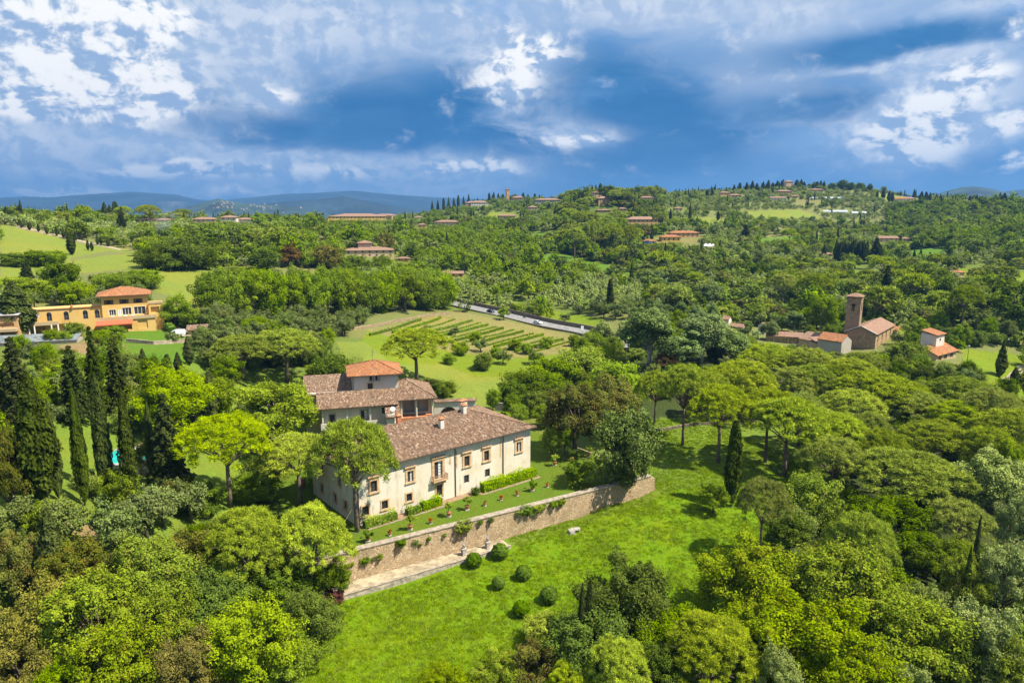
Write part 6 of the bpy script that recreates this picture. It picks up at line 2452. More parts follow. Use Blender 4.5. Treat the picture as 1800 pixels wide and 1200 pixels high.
# hedges: leafy boxes along a line
def hedge(name, pts, w, h, label, mat=L_HEDGE, leaf=0.13, dens=34, zf=None, cat='hedge', rough=0.12, seed=0):
    rng = np.random.default_rng(seed)
    pts = [np.array(p[:2], float) for p in pts]
    zf = zf or (lambda x, y: z1(x, y))
    Q, TT = [], []
    org = np.array([pts[0][0], pts[0][1], zf(*pts[0])])
    for a, b in zip(pts[:-1], pts[1:]):
        L = float(np.linalg.norm(b - a))
        d = (b - a) / L
        n2 = np.array([-d[1], d[0]])
        ns = max(1, int(L / 3.0))
        zs = np.array([zf(*(a + d * L * k / ns)) for k in range(ns + 1)])
        per = 2 * h + w
        k = int(L * per * dens)
        u = rng.random(k) * L
        s = rng.random(k) * per
        hh = h * (1 + rough * (np.sin(u * 1.1 + seed) + 0.6 * np.sin(u * 2.7 + 1)) * 0.8)
        off = np.where(s < h, -w / 2, np.where(s < h + w, s - h - w / 2, w / 2))
        zz = np.where(s < h, s / h, np.where(s < h + w, 1.0, (s - h - w) / h)) * hh
        edge = np.minimum(1.0, (hh - zz) / (0.3 * w + 0.01))
        off = off * np.where(np.abs(off) >= w / 2 - 1e-6, 0.86 + 0.14 * edge, 1.0) + rng.normal(size=k) * rough * 0.5
        zz = zz + rng.normal(size=k) * rough * 0.5
        nn = np.where((s < h)[:, None], -np.append(n2, 0.15), np.where((s < h + w)[:, None], np.array([0, 0, 1.0]), np.append(n2, 0.15)))
        xy = a + d * u[:, None] + n2 * off[:, None]
        zg = np.interp(u, np.linspace(0, L, ns + 1), zs)
        c = np.stack([xy[:, 0], xy[:, 1], zg + np.maximum(zz, 0.03)], -1) - org
        Q.append(leaf_quads(c, nn, leaf * rng.uniform(0.7, 1.3, k), leaf * 0.62, rng, 0.55))
        TT.append(np.clip(0.2 + 0.6 * rng.random(k) + 0.2 * (zz / h), 0, 1))
        core = []
        for j in range(ns):
            p0, p1 = a + d * L * j / ns, a + d * L * (j + 1) / ns
            z0_, z1_ = zs[j], zs[j + 1]
            ww, h8 = w * 0.40, h * 0.86
            A_ = [(*(p0 - n2 * ww), z0_ - 0.1), (*(p1 - n2 * ww), z1_ - 0.1), (*(p1 + n2 * ww), z1_ - 0.1), (*(p0 + n2 * ww), z0_ - 0.1)]
            B_ = [(x, y, z + h8) for x, y, z in A_]
            core += [[A_[0], A_[1], B_[1], B_[0]], [A_[2], A_[3], B_[3], B_[2]], [B_[0], B_[1], B_[2], B_[3]], [A_[1], A_[2], B_[2], B_[1]], [A_[3], A_[0], B_[0], B_[3]]]
        Q.append(np.array(core) - org)
        TT.append(np.zeros(len(core)))
    me = quads_mesh(name, np.concatenate(Q), mat, np.concatenate(TT))
    o = bpy.data.objects.new(name, me)
    link(o)
    o.location = org
    tag(o, label, cat)
    return o


def vw(a, b):
    q = villa.world(a, b)
    return q[:2]


hedge('hedge', [vw(0.6, -1.3), vw(6.6, -1.3)], 1.3, 1.5, 'left leafy hedge at the villa foot below the barred windows', L_LAUREL, rough=0.3, seed=1)
hedge('hedge', [vw(8.6, -1.4), vw(11.2, -1.4)], 1.3, 1.3, 'short pale hedge at the villa foot left of centre', L_LAUREL, rough=0.35, seed=2)
hedge('hedge', [vw(11.6, -1.3), vw(15.6, -1.3)], 1.3, 1.7, 'bushy hedge at the villa foot left of the garden door', L_LAUREL, rough=0.35, seed=3)
hedge('hedge', [vw(24.6, -1.4), vw(37.4, -1.4)], 1.6, 1.9, 'long clipped hedge at the right end of the villa front', L_LAUREL, rough=0.16, seed=4)
q = vw(22.9, -1.5)
put_tree('bush', q[0], q[1], 0.0, 1.6, 1.4, 'small round bush between garden door and long hedge')
# earth borders at the foot of the wall
mb_poly = [vw(0.3, -0.02), vw(0.3, -2.3), vw(16.5, -2.4), vw(18, -1.6), vw(23.6, -1.5), vw(24.0, -2.6), vw(37.9, -2.7), vw(37.9, -0.02)]
sheet('flower_border', mb_poly, flat0, EARTH, 6.0, 0.012, 'bare earth border along the villa front')
# brick kerb of the border
mb = MB()
bp_ = [villa.world(a, b) for a, b in ((0.3, -2.34), (16.5, -2.44))]
wall_run('border_kerb', [vw(0.3, -2.42), vw(16.5, -2.52)], 0.12, -0.1, 0.1, COPING, 'thin stone kerb along the left earth border', cap=None, step=4)
wall_run('border_kerb', [vw(24.0, -2.72), vw(37.9, -2.82)], 0.12, -0.1, 0.1, COPING, 'thin stone kerb along the right earth border', cap=None, step=4)

# terracotta pots along the terrace edge
POTS = [(647, 948, 0, 'leafy potted plant at the left end of the terrace row'), (685, 938, 1, 'first red flowering pot from the left of the terrace row'), (721, 928, 2, 'potted lemon between the two left red flower pots'),
        (757, 917, 1, 'second red flowering pot from the left of the terrace row'), (789, 905, 2, 'potted lemon below the balcony side of the terrace'), (821, 893, 2, 'tall potted lemon in the middle of the terrace row'),
        (852, 886, 1, 'red flowering pot right of the tall potted lemon'), (881, 876, 1, 'small flowering pot in the middle right of the terrace row'), (909, 868, 1, 'small flowering pot before the long hedge'),
        (936, 859, 3, 'round leafy potted bush near the end of the long hedge'), (962, 853, 1, 'last small flowering pot before the wall bush'),
        (975, 815, 2, 'potted lemon on the right lawn near the orange tree'), (1005, 807, 2, 'pale potted lemon behind the wall bush'), (1034, 800, 2, 'potted lemon before the bronze holm oak'), (1053, 826, 2, 'potted lemon beside the grey oak on the wall')]
_fl = [make_broad(200 + i, L_RED, 0.9, 0.75, 14, 60, 0.06, 0.0, lump=0.2, bush=True) for i in range(2)]
_lm = [make_broad(205 + i, L_LAUREL, 1.5, 1.7, 16, 60, 0.09, 0.3, lump=0.2) for i in range(2)]
_gb = [make_broad(208, L_HEDGE, 1.5, 1.4, 18, 80, 0.08, 0.0, lump=0.2, bush=True)]
potm = MB()
potm.lathe([(0.22, 0.0), (0.27, 0.1), (0.34, 0.45), (0.40, 0.55), (0.40, 0.62), (0.34, 0.62), (0.32, 0.56)], 14)
pot_mesh = None
footm = MB()
footm.box(-0.34, 0.34, -0.34, 0.34, -0.02, 0.16)
for i, (px, py, k, lab) in enumerate(POTS):
    g = P(px, py + 3, 0.0)
    e = empty('potted_plant', (g[0], g[1], 0.0), lab, 'potted plant', 'terracotta pots of the terrace', i * 0.7)
    s = 0.66 if k == 1 else 0.95
    e.scale = (s * 1.15, s * 1.15, s * 1.15)
    if pot_mesh is None:
        po = potm.build('pot', TERRA, e, True, loc=(0, 0, 0.17))
        pot_mesh = po.data
        fo_ = footm.build('plinth', TRAVERTINE, e)
        foot_mesh = fo_.data
    else:
        po = bpy.data.objects.new('pot', pot_mesh)
        link(po, e)
        po.location = (0, 0, 0.17)
        link(bpy.data.objects.new('plinth', foot_mesh), e)
    pr = _fl[i % 2] if k == 1 else (_lm[i % 2] if k == 2 else _gb[0])
    c = bpy.data.objects.new('flower_cushion' if k == 1 else 'foliage', pr.crown)
    link(c, e)
    c.location = (0, 0, 0.62)
    if k == 2:
        t_ = bpy.data.objects.new('stem', pr.trunk)
        link(t_, e)
        t_.location = (0, 0, 0.62)
        t_.scale = (0.4, 0.4, 1)

# big jar in the shade of the left garden
g = P(531, 852, 0.4)
e = empty('garden_jar', (g[0], g[1], z1(g[0], g[1])), 'large terracotta jar on the grass left of the villa', 'jar')
mb = MB()
mb.lathe([(0.4, 0.0), (0.6, 0.35), (0.72, 0.9), (0.6, 1.35), (0.42, 1.5), (0.5, 1.6), (0.44, 1.62), (0.36, 1.5)], 16)
mb.build('jar_body', TERRA, e, True)
mb = MB()
mb.lathe([(0.5, -0.25), (0.46, 0.02)], 14)
mb.build('plinth', TRAVERTINE, e)
# pots by the olive clearing
g = G(254, 892)
e = empty('garden_jar', tuple(g), 'broken terracotta jar lying in the olive clearing', 'jar')
mb = MB()
mb.lathe([(0.45, 0.0), (0.62, 0.25), (0.6, 0.5), (0.5, 0.62), (0.42, 0.6)], 14)
mb.build('jar_body', TERRA, e, True)
mb = MB()
mb.lathe([(0.5, -0.2), (0.55, 0.02)], 12)
mb.build('plinth', TRAVERTINE, e)

# small blue grey car half hidden behind the villa hedge
# ------------------------------------------------------------------ vehicles
def make_car(name, loc, rz, paint, label, L=4.2, W=1.75, Hh=1.45, van=False, cat='car'):
    root = empty(name, loc, label, cat, None, rz)
    hl = L / 2
    hw = W / 2
    if van:
        prof = [(-hl, 0.35), (-hl, 1.0), (-hl + 0.05, Hh), (hl * 0.12, Hh + 0.02), (hl * 0.42, Hh * 0.86), (hl * 0.66, 1.05), (hl * 0.96, 0.86), (hl, 0.62), (hl, 0.35)]
    else:
        prof = [(-hl, 0.38), (-hl, 0.85), (-hl * 0.88, 0.98), (-hl * 0.62, Hh * 0.97), (-hl * 0.1, Hh), (hl * 0.16, Hh * 0.97), (hl * 0.52, 0.98), (hl * 0.93, 0.82), (hl, 0.62), (hl, 0.38)]
    mb = MB()
    n = len(prof)
    secs = [(-hw, 0.90), (-hw * 0.93, 1.0), (hw * 0.93, 1.0), (hw, 0.90)]

    def ring(y, k, tuck):
        out = []
        for x, z in prof:
            yy = y
            if z > 1.0:
                yy = y * (1 - 0.16 * (z - 1.0) / max(0.01, Hh - 1.0))
            out.append((x * (1 if k else 0.985), yy, z if k else min(z, z * 0.985 + 0.005)))
        return out
    rings = [ring(-hw, False, 0), ring(-hw * 0.9, True, 0), ring(hw * 0.9, True, 0), ring(hw, False, 0)]
    b = len(mb.v)
    for r_ in rings:
        mb.v += r_
    for j in range(3):
        for i in range(n):
            i2 = (i + 1) % n
            mb.f.append([b + j * n + i, b + (j + 1) * n + i, b + (j + 1) * n + i2, b + j * n + i2])
            mb.m.append(0)
    mb.f.append([b + i for i in range(n)])
    mb.m.append(0)
    mb.f.append([b + 3 * n + i for i in range(n)][::-1])
    mb.m.append(0)
    body = mb.build('body', paint, root)
    # glass
    roofz = Hh
    for sy in (-1, 1):
        g_ = MB()
        yb, ytop = sy * (hw + 0.012), sy * (hw * (1 - 0.16 * 0.8) + 0.012)
        if van:
            q_ = [(hl * 0.02, yb, 1.04), (hl * 0.56, yb, 1.04), (hl * 0.38, ytop, Hh * 0.84), (hl * 0.04, ytop, Hh * 0.9)]
        else:
            q_ = [(-hl * 0.72, yb, 1.0), (hl * 0.44, yb, 1.0), (hl * 0.14, ytop, Hh * 0.92), (-hl * 0.55, ytop, Hh * 0.92)]
        g_.add(q_, [(0, 1, 2, 3)])
        g_.build('side_window', GLASS, root)
    g_ = MB()
    if van:
        q_ = [(hl * 0.67, -hw * 0.8, 1.07), (hl * 0.67, hw * 0.8, 1.07), (hl * 0.44, hw * 0.74, Hh * 0.85), (hl * 0.44, -hw * 0.74, Hh * 0.85)]
    else:
        q_ = [(hl * 0.535, -hw * 0.8, 0.995), (hl * 0.535, hw * 0.8, 0.995), (hl * 0.185, hw * 0.72, Hh * 0.955), (hl * 0.185, -hw * 0.72, Hh * 0.955)]
    g_.add(q_, [(0, 1, 2, 3)])
    g_.build('windscreen', GLASS, root)
    if not van:
        g_ = MB()
        g_.add([(-hl * 0.885, -hw * 0.78, 1.0), (-hl * 0.885, hw * 0.78, 1.0), (-hl * 0.645, hw * 0.7, Hh * 0.95), (-hl * 0.645, -hw * 0.7, Hh * 0.95)], [(0, 3, 2, 1)])
        g_.build('rear_window', GLASS, root)
    for sx in (-0.6, 0.62):
        for sy in (-1, 1):
            wm = MB()
            wm.tube([(hl * sx, sy * (hw - 0.2), 0.32), (hl * sx, sy * (hw + 0.015), 0.32)], 0.32, 14)
            wo = wm.build('wheel', simple('tyre_rubber', (0.025, 0.025, 0.025), 0.8), root)
            rm = MB()
            rm.tube([(hl * sx, sy * (hw + 0.01), 0.32), (hl * sx, sy * (hw + 0.03), 0.32)], 0.19, 10)
            rm.build('rim', simple('alloy', (0.5, 0.5, 0.5), 0.35, 0.8), wo)
    for sy in (-1, 1):
        lm = MB()
        lm.box(hl * 0.93, hl + 0.012, sy * hw * 0.68 - 0.16, sy * hw * 0.68 + 0.16, 0.62, 0.76)
        lm.build('headlight', simple('lamp_glass', (0.7, 0.7, 0.68), 0.15), root)
        tm = MB()
        tm.box(-hl - 0.012, -hl + 0.05, sy * hw * 0.78 - 0.1, sy * hw * 0.78 + 0.1, 0.68, 0.92)
        tm.build('tail_light', simple('tail_lamp', (0.35, 0.02, 0.02), 0.2), root)
    return root


def paint(name, col):
    return simple(name, col, 0.22, 0.0, var=0.02, spec=0.6)


# ------------------------------------------------------------------ the road
road_px = [(762, 526), (790, 533), (830, 542), (880, 553), (930, 565), (985, 577), (1040, 588), (1075, 598)]
RP = np.array([G(a, b) for a, b in road_px])
# extend behind the planes and the poplars
RP = np.vstack([RP[0] + (RP[0] - RP[1]) * 2.0, RP, RP[-1] + (RP[-1] - RP[-2]) * 1.5])


def fine_line(pts, n=8):
    out = []
    for i in range(len(pts) - 1):
        for k in range(n):
            out.append(pts[i] + (pts[i + 1] - pts[i]) * k / n)
    out.append(pts[-1])
    out = np.array(out)
    for _ in range(6):
        out[1:-1] = (out[:-2] + 2 * out[1:-1] + out[2:]) / 4
    return out


RL = fine_line(RP[:, :2])
RZ = np.array([float(zt(x, y)[0]) for x, y in RL])
for _ in range(12):
    RZ[1:-1] = (RZ[:-2] + RZ[1:-1] + RZ[2:]) / 3
RZ = RZ + 0.5
RT = np.gradient(RL, axis=0)
RT = RT / np.linalg.norm(RT, axis=1, keepdims=True)
RNm = np.stack([-RT[:, 1], RT[:, 0]], -1)


def ribbon(name, o0, o1, lift, mat, label, kind='structure', cat=None, sel=None):
    mb = MB()
    for i in range(len(RL)):
        a = RL[i] + RNm[i] * o0
        b = RL[i] + RNm[i] * o1
        mb.v += [(a[0], a[1], RZ[i] + lift), (b[0], b[1], RZ[i] + lift)]
    for i in range(len(RL) - 1):
        if sel is not None and not sel(i):
            continue
        mb.f.append([2 * i, 2 * i + 2, 2 * i + 3, 2 * i + 1])
        mb.m.append(0)
    o = mb.build(name, mat)
    tag(o, label, cat, kind=kind)
    return o


ribbon('road', -4.4, 4.6, 0.0, ASPHALT, 'grey asphalt road crossing the valley')
LINE = simple('road_paint', (0.45, 0.45, 0.43), 0.7, var=0.1)
ribbon('road_marking', -3.55, -3.42, 0.006, LINE, 'near white edge line of the road')
ribbon('road_marking', 3.42, 3.55, 0.006, LINE, 'far white edge line of the road')
ribbon('road_marking', -0.07, 0.07, 0.006, LINE, 'broken white centre line of the road', sel=lambda i: i % 2 == 0)


def road_wall(o0, thick, h, drop, label):
    pts = [RL[i] + RNm[i] * o0 for i in range(0, len(RL), 3)]
    zz = [RZ[i] for i in range(0, len(RL), 3)]
    P2 = np.array(pts)

    def top(x, y):
        i = np.argmin((P2[:, 0] - x) ** 2 + (P2[:, 1] - y) ** 2)
        return zz[i] + h
    return wall_run('road_wall', pts, thick, lambda x, y: min(top(x, y) - h - drop, float(zt(x, y)[0]) - 0.6), top, DARKWALL, label, cap=None, step=4.0, cat='wall')


road_wall(-4.9, 0.45, 0.25, 1.8, 'dark retaining wall on the near side of the road')
road_wall(4.7, 0.45, 1.7, 0.5, 'high dark stone wall on the far side of the road')


def on_road(px, off):
    best = min(range(len(RL)), key=lambda i: abs(proj(RL[i][0], RL[i][1], RZ[i])[0] - px))
    p = RL[best] + RNm[best] * off
    return (p[0], p[1], RZ[best] + 0.01), math.atan2(RT[best][1], RT[best][0])


l_, a_ = on_road(953, -1.8)
make_car('car', l_, a_, paint('white_car_paint', (0.75, 0.75, 0.75)), 'white car driving on the road alone', 4.3)
l_, a_ = on_road(869, -1.8)
make_car('car', l_, a_, paint('dark_blue_paint', (0.02, 0.03, 0.07)), 'dark blue car on the near lane behind the grey car', 4.0)
l_, a_ = on_road(884, 1.8)
make_car('car', l_, a_ + math.pi, paint('dark_grey_paint', (0.07, 0.07, 0.075)), 'dark grey car on the far lane beside the blue car', 4.6)
g = G(311, 593)
make_car('van', (g[0], g[1], g[2] + 0.45), math.radians(190), paint('white_van_paint', (0.80, 0.80, 0.80)), 'small white van parked below the yellow villa', 4.6, 1.85, 1.85, True, 'van')
g = G(207, 411)
make_car('car', (g[0], g[1], g[2] + 0.2), 0.4, paint('pale_grey_paint', (0.45, 0.46, 0.48)), 'pale grey car parked at the top of the cypress avenue', 4.2)

# rider on a motorcycle
l_, a_ = on_road(917, 1.6)
mc = empty('motorcycle', l_, 'black motorcycle on the far lane of the road', 'motorcycle', None, a_ + math.pi)
for x in (-0.7, 0.7):
    mb = MB()
    for k in range(14):
        a0, a1 = 2 * math.pi * k / 14, 2 * math.pi * (k + 1) / 14
        mb.tube([(x + 0.27 * math.cos(a0), 0, 0.31 + 0.27 * math.sin(a0)), (x + 0.27 * math.cos(a1), 0, 0.31 + 0.27 * math.sin(a1))], 0.05, 5)
    mb.build('wheel', simple('tyre_rubber', (0.025,) * 3), mc)
mb = MB()
mb.tube([(-0.7, 0, 0.35), (-0.3, 0, 0.55), (0.2, 0, 0.6), (0.45, 0, 0.85)], [0.05, 0.14, 0.16, 0.08], 7)
mb.tube([(0.7, 0, 0.31), (0.48, 0, 0.95)], 0.04, 5)
mb.tube([(0.45, -0.35, 1.0), (0.45, 0.35, 1.0)], 0.025, 5)
mb.tube([(-0.6, 0, 0.78), (0.0, 0, 0.78)], [0.08, 0.12], 6)
mb.build('frame', simple('black_lacquer', (0.02, 0.02, 0.022), 0.3), mc)
pe = bpy.data.meshes.new('person')
J = [(-0.2, 0, 0.95), (-0.1, 0, 1.3), (0.0, 0, 1.52), (0.05, 0, 1.68), (0.06, 0, 1.82), (0.02, -0.2, 1.42), (0.18, -0.3, 1.2), (0.42, -0.3, 1.05), (0.02, 0.2, 1.42), (0.18, 0.3, 1.2), (0.42, 0.3, 1.05),
     (0.12, -0.2, 0.85), (-0.02, -0.2, 0.42), (0.1, -0.2, 0.36), (0.12, 0.2, 0.85), (-0.02, 0.2, 0.42), (0.1, 0.2, 0.36)]
E2 = [(0, 1), (1, 2), (2, 3), (3, 4), (2, 5), (5, 6), (6, 7), (2, 8), (8, 9), (9, 10), (0, 11), (11, 12), (12, 13), (0, 14), (14, 15), (15, 16)]
Rr = [0.17, 0.18, 0.1, 0.13, 0.1, 0.08, 0.065, 0.05, 0.08, 0.065, 0.05, 0.1, 0.07, 0.05, 0.1, 0.07, 0.05]
pe.from_pydata(J, E2, [])
pe.materials.append(simple('black_leather', (0.025, 0.025, 0.03), 0.6))
po = bpy.data.objects.new('person', pe)
link(po)
po.location = l_
po.rotation_euler = (0, 0, a_ + math.pi)
po.modifiers.new('skin', 'SKIN')
for i, r_ in enumerate(Rr):
    pe.skin_vertices[0].data[i].radius = (r_, r_)
pe.skin_vertices[0].data[0].use_root = True
sm = po.modifiers.new('sub', 'SUBSURF')
sm.levels = sm.render_levels = 1
tag(po, 'rider in black clothes and helmet leaning on the motorcycle', 'person')

# road sign and lamp posts
l_, a_ = on_road(1037, -4.0)
e = empty('road_sign', l_, 'white rectangular sign board at the near end of the road', 'sign', None, a_ + 1.2)
mb = MB()
mb.tube([(0, 0, 0), (0, 0, 2.6)], 0.05, 6)
mb.build('post', IRON, e)
mb = MB()
mb.box(-0.55, 0.55, -0.06, -0.02, 1.4, 3.2)
mb.build('board', WPAINT, e)
for px, py, hpx, lab in ((1535, 660, 40, 'slim lamp post on the lawn right of the turret house'), (1697, 660, 44, 'slim lamp post in the right meadow'), (1767, 640, 36, 'grey lamp post by the right track'), (942, 520, 40, 'lamp post at the middle of the valley road'),
                         (187, 418, 34, 'pole beside the cypress avenue')):
    g = G(px, py)
    h_ = hpx * np.hypot(g[0], g[1]) / F
    e = empty('lamp_post', tuple(g), lab, 'lamp post')
    mb = MB()
    mb.tube([(0, 0, -0.3), (0, 0, h_)], [0.09, 0.05], 6)
    mb.build('post', IRON, e)
    mb = MB()
    mb.lathe([(0.1, h_), (0.28, h_ + 0.05), (0.22, h_ + 0.3), (0.04, h_ + 0.4)], 8)
    mb.build('lantern', simple('lamp_head', (0.4, 0.4, 0.38), 0.5), e)

# ------------------------------------------------------------------ terraces with vine rows behind the villa
rows_px = [((735, 594), (845, 568)), ((782, 597), (872, 575)), ((815, 603), (903, 581)), ((850, 610), (938, 587)), ((888, 616), (972, 594)), ((700, 589), (800, 562)), ((925, 624), (1000, 602)),
           ((690, 586), (775, 560)), ((715, 592), (830, 565)), ((760, 594), (858, 572)), ((800, 600), (885, 578)), ((830, 607), (920, 584)), ((868, 612), (955, 590)), ((905, 620), (990, 598)), ((650, 590), (740, 563))]
for i, (a, b) in enumerate(rows_px):
    ga, gb = G(*a), G(*b)
    hedge('vine_row', [ga, (ga + gb) / 2, gb], 0.7 if i > 6 else 0.5, 1.2 if i > 6 else 0.7, 'tall leafy vine row on the tan terraces, %s from the left' % nth([1, 2, 3, 4, 5, 6, 7, 0][i - 7]) if i > 6 else 'low young vine row on the tan terraces, %s from the left' % nth([1, 2, 3, 4, 5, 0, 6][i]),
          L_VINE, 0.24, 5, zf=lawn_z, cat='vine row', rough=0.45, seed=20 + i)['group'] = 'tall vine rows' if i > 6 else 'young vine rows'
# low dry wall below the plane trees
wp = [G(a, b) for a, b in ((560, 588), (620, 580), (700, 566), (760, 555), (790, 553))]
wall_run('terrace_wall', wp, 0.6, lambda x, y: lawn_z(x, y) - 1.0, lambda x, y: lawn_z(x, y) + 1.1, stone_mat('dry_stone', (0.40, 0.28, 0.16), (0.32, 0.23, 0.14), (0.46, 0.35, 0.22), 1.5), 'brown dry stone wall below the row of plane trees', cap=None, step=3, jitter=0.08)
# garden walls
wp = [G(a, b) for a, b in ((870, 722), (930, 728), (1000, 745))]
wall_run('garden_wall', wp, 0.5, lambda x, y: lawn_z(x, y) - 1.0, lambda x, y: lawn_z(x, y) + 2.2, GREYSTONE, 'grey garden wall behind the right corner of the villa', cap=None, step=3)
wp = [G(a, b) for a, b in ((1095, 752), (1160, 760), (1240, 748), (1330, 742))]
wall_run('garden_wall', wp, 0.5, lambda x, y: lawn_z(x, y) - 1.0, lambda x, y: lawn_z(x, y) + 0.7, DARKWALL, 'low grey wall between the pine trunks', cap=None, step=3)
hedge('hedge', [vw(40, 16), vw(47, 22), vw(52, 27)], 2.2, 3.0, 'clipped yellow green hedge behind the right villa corner', L_YEL, 0.2, 16, rough=0.2, seed=31)
hedge('hedge', [G(1262, 548), G(1340, 556), G(1450, 567)], 2.2, 3.2, 'dark clipped hedge along the bright valley meadow', L_OAK, 0.4, 6, zf=lawn_z, rough=0.25, seed=32)
hedge('hedge', [G(1620, 585), G(1700, 598), G(1790, 610)], 2.0, 3.0, 'dark hedge row right of the church', L_OAK, 0.4, 6, zf=lawn_z, rough=0.25, seed=33)
hedge('hedge', [G(213, 577), G(285, 571), G(305, 588)], 1.8, 2.2, 'green clipped hedge bordering the grass plot of the yellow villa', L_HEDGE, 0.28, 10, zf=lawn_z, rough=0.15, seed=34)
hedge('hedge', [G(296, 566), G(332, 578)], 2.0, 2.4, 'second clipped hedge right of the yellow villa drive', L_HEDGE, 0.28, 10, zf=lawn_z, rough=0.15, seed=35)
wp = [G(a, b) for a, b in ((222, 602), (270, 606), (345, 600))]
wall_run('garden_wall', wp, 0.5, lambda x, y: lawn_z(x, y) - 1.5, lambda x, y: lawn_z(x, y) + 1.0, stone_mat('old_pale_wall', (0.42, 0.34, 0.24), (0.34, 0.28, 0.20), (0.50, 0.42, 0.32), 1.6), 'pale old wall below the grass plot of the yellow villa', cap=None, step=3, jitter=0.06)
wp = [G(a, b) for a, b in ((370, 562), (395, 567), (410, 574), (436, 577))]
wall_run('garden_wall', wp, 0.4, lambda x, y: lawn_z(x, y) - 0.8, lambda x, y: lawn_z(x, y) + 0.9, COPING, 'curving pale wall right of the yellow villa garden', cap=None, step=3)
# shed by the van
g = G(343, 590)
sh_ = Bld('garden_shed', 'small shed with brown tiled roof right of the white van', (g[0] - 2, g[1], g[2] - 0.2), math.radians(20), 'shed')
sh_.block(0, 5, 0, 3.5, -0.8, 2.0, CREAM, {'f': [(1, 4, 0.2, 1.7, 0.8)]})
sh_.shed(0, 5, 0, 3.5, 2.0, 2.9, 0.5, ROOF)
# glasshouse below the yellow villa
g = G(40, 612)
gh = Bld('cold_frame', 'long low glasshouse with rusty frame below the yellow villa', (g[0] - 8, g[1], g[2] - 0.2), math.radians(16), 'glasshouse')
gh.block(0, 20, 0, 5, -0.8, 1.5, GREYP)
GH = simple('cloudy_glass', (0.16, 0.19, 0.20), 0.5, var=0.4, scale=0.8, spec=0.3)
for k in range(8):
    mb = MB()
    x0_, x1_ = 2.5 * k + 0.06, 2.5 * k + 2.44
    mb.add([(x0_, -0.3, 1.45), (x1_, -0.3, 1.45), (x1_, 5.1, 2.7), (x0_, 5.1, 2.7)], [(0, 1, 2, 3)])
    mb.build('pane', GH, gh.root)
mb = MB()
for k in range(9):
    mb.box(2.5 * k - 0.05, 2.5 * k + 0.05, -0.32, -0.22, 1.3, 1.5)
    mb.tube([(2.5 * k, -0.3, 1.45), (2.5 * k, 5.1, 2.7)], 0.05, 4)
mb.build('frame', simple('rusty_frame', (0.34, 0.16, 0.08), 0.8), gh.root)

# greenhouses of plastic on the right hill, tents
PLASTIC = simple('white_plastic', (0.36, 0.40, 0.42), 0.4, var=0.08)
def tunnel(px, py, wpx, label):
    g = G(px, py)
    w = wpx * np.hypot(g[0], g[1]) / F
    mb = MB()
    n = 8
    for x in (-w / 2, w / 2):
        for k in range(n + 1):
            a = math.pi * k / n
            mb.v.append((x, -4 * math.cos(a), 3.4 * math.sin(a) - 0.2))
    for k in range(n):
        mb.f.append([k, n + 1 + k, n + 2 + k, k + 1])
        mb.m.append(0)
    mb.f.append(list(range(n + 1))[::-1])
    mb.f.append([n + 1 + k for k in range(n + 1)])
    mb.m += [0, 0]
    o = mb.build('plastic_tunnel', PLASTIC, None, loc=(g[0], g[1], g[2]))
    o.rotation_euler = (0, 0, math.radians(-4))
    tag(o, label, 'greenhouse')


tunnel(1467, 374, 38, 'left white plastic tunnel of the lower pair on the right hill')
tunnel(1513, 376, 30, 'right white plastic tunnel of the lower pair on the right hill')
tunnel(1459, 350, 40, 'long white plastic tunnel high on the right hill')
tunnel(1428, 350, 14, 'short white plastic tunnel high on the right hill')
for i, px in enumerate((1240, 1247, 1254)):
    g = G(px, 437)
    mb = MB()
    s = 2.6
    mb.add([(-s, -s, 2.1), (s, -s, 2.1), (s, s, 2.1), (-s, s, 2.1), (0, 0, 4.4)], [(0, 1, 4), (1, 2, 4), (2, 3, 4), (3, 0, 4)])
    e = empty('party_tent', tuple(g), ['left white pointed tent near the farm', 'middle white pointed tent near the farm', 'right white pointed tent near the farm'][i], 'tent', 'white pointed tents')
    mb.build('canopy', WPAINT, e)
    for sx in (-1, 1):
        for sy in (-1, 1):
            pm = MB()
            pm.tube([(sx * s * 0.96, sy * s * 0.96, -0.3), (sx * s * 0.96, sy * s * 0.96, 2.1)], 0.05, 5)
            pm.build('pole', WPAINT, e)
g = G(1137, 430)
bc = empty('container', tuple(g), 'blue container beside the low white shed', 'container')
mb = MB()
mb.box(-1.6, 1.6, -1.3, 1.3, -0.4, 3.4)
for k in range(9):
    mb.box(-1.55 + 0.36 * k, -1.4 + 0.36 * k, -1.36, -1.3, 0.1, 3.2)
mb.build('shell', simple('blue_container', (0.03, 0.15, 0.42), 0.6), bc)
mb = MB()
mb.box(-1.62, 1.62, -1.34, -1.28, 3.2, 3.42)
mb.build('top_rail', simple('blue_container', (0.03, 0.15, 0.42), 0.6), bc)

# farm track and drives
def track(pxs, w, mat, label, name='path'):
    pts = fine_line(np.array([G(a, b)[:2] for a, b in pxs]), 6)
    t_ = np.gradient(pts, axis=0)
    t_ = t_ / np.linalg.norm(t_, axis=1, keepdims=True)
    n_ = np.stack([-t_[:, 1], t_[:, 0]], -1)
    L_, R_ = pts + n_ * w / 2, pts - n_ * w / 2
    zl, zm, zr = zt(L_[:, 0], L_[:, 1]), zt(pts[:, 0], pts[:, 1]), zt(R_[:, 0], R_[:, 1])
    z = np.maximum(np.maximum(zl, zr), zm) + 0.12
    mb = MB()
    for a, b, zz in zip(L_, R_, z):
        mb.v += [(a[0], a[1], zz), (b[0], b[1], zz)]
    for i in range(len(pts) - 1):
        mb.f.append([2 * i, 2 * i + 1, 2 * i + 3, 2 * i + 2])
        mb.m.append(0)
    o = mb.build(name, mat)
    tag(o, label, None, kind='structure')


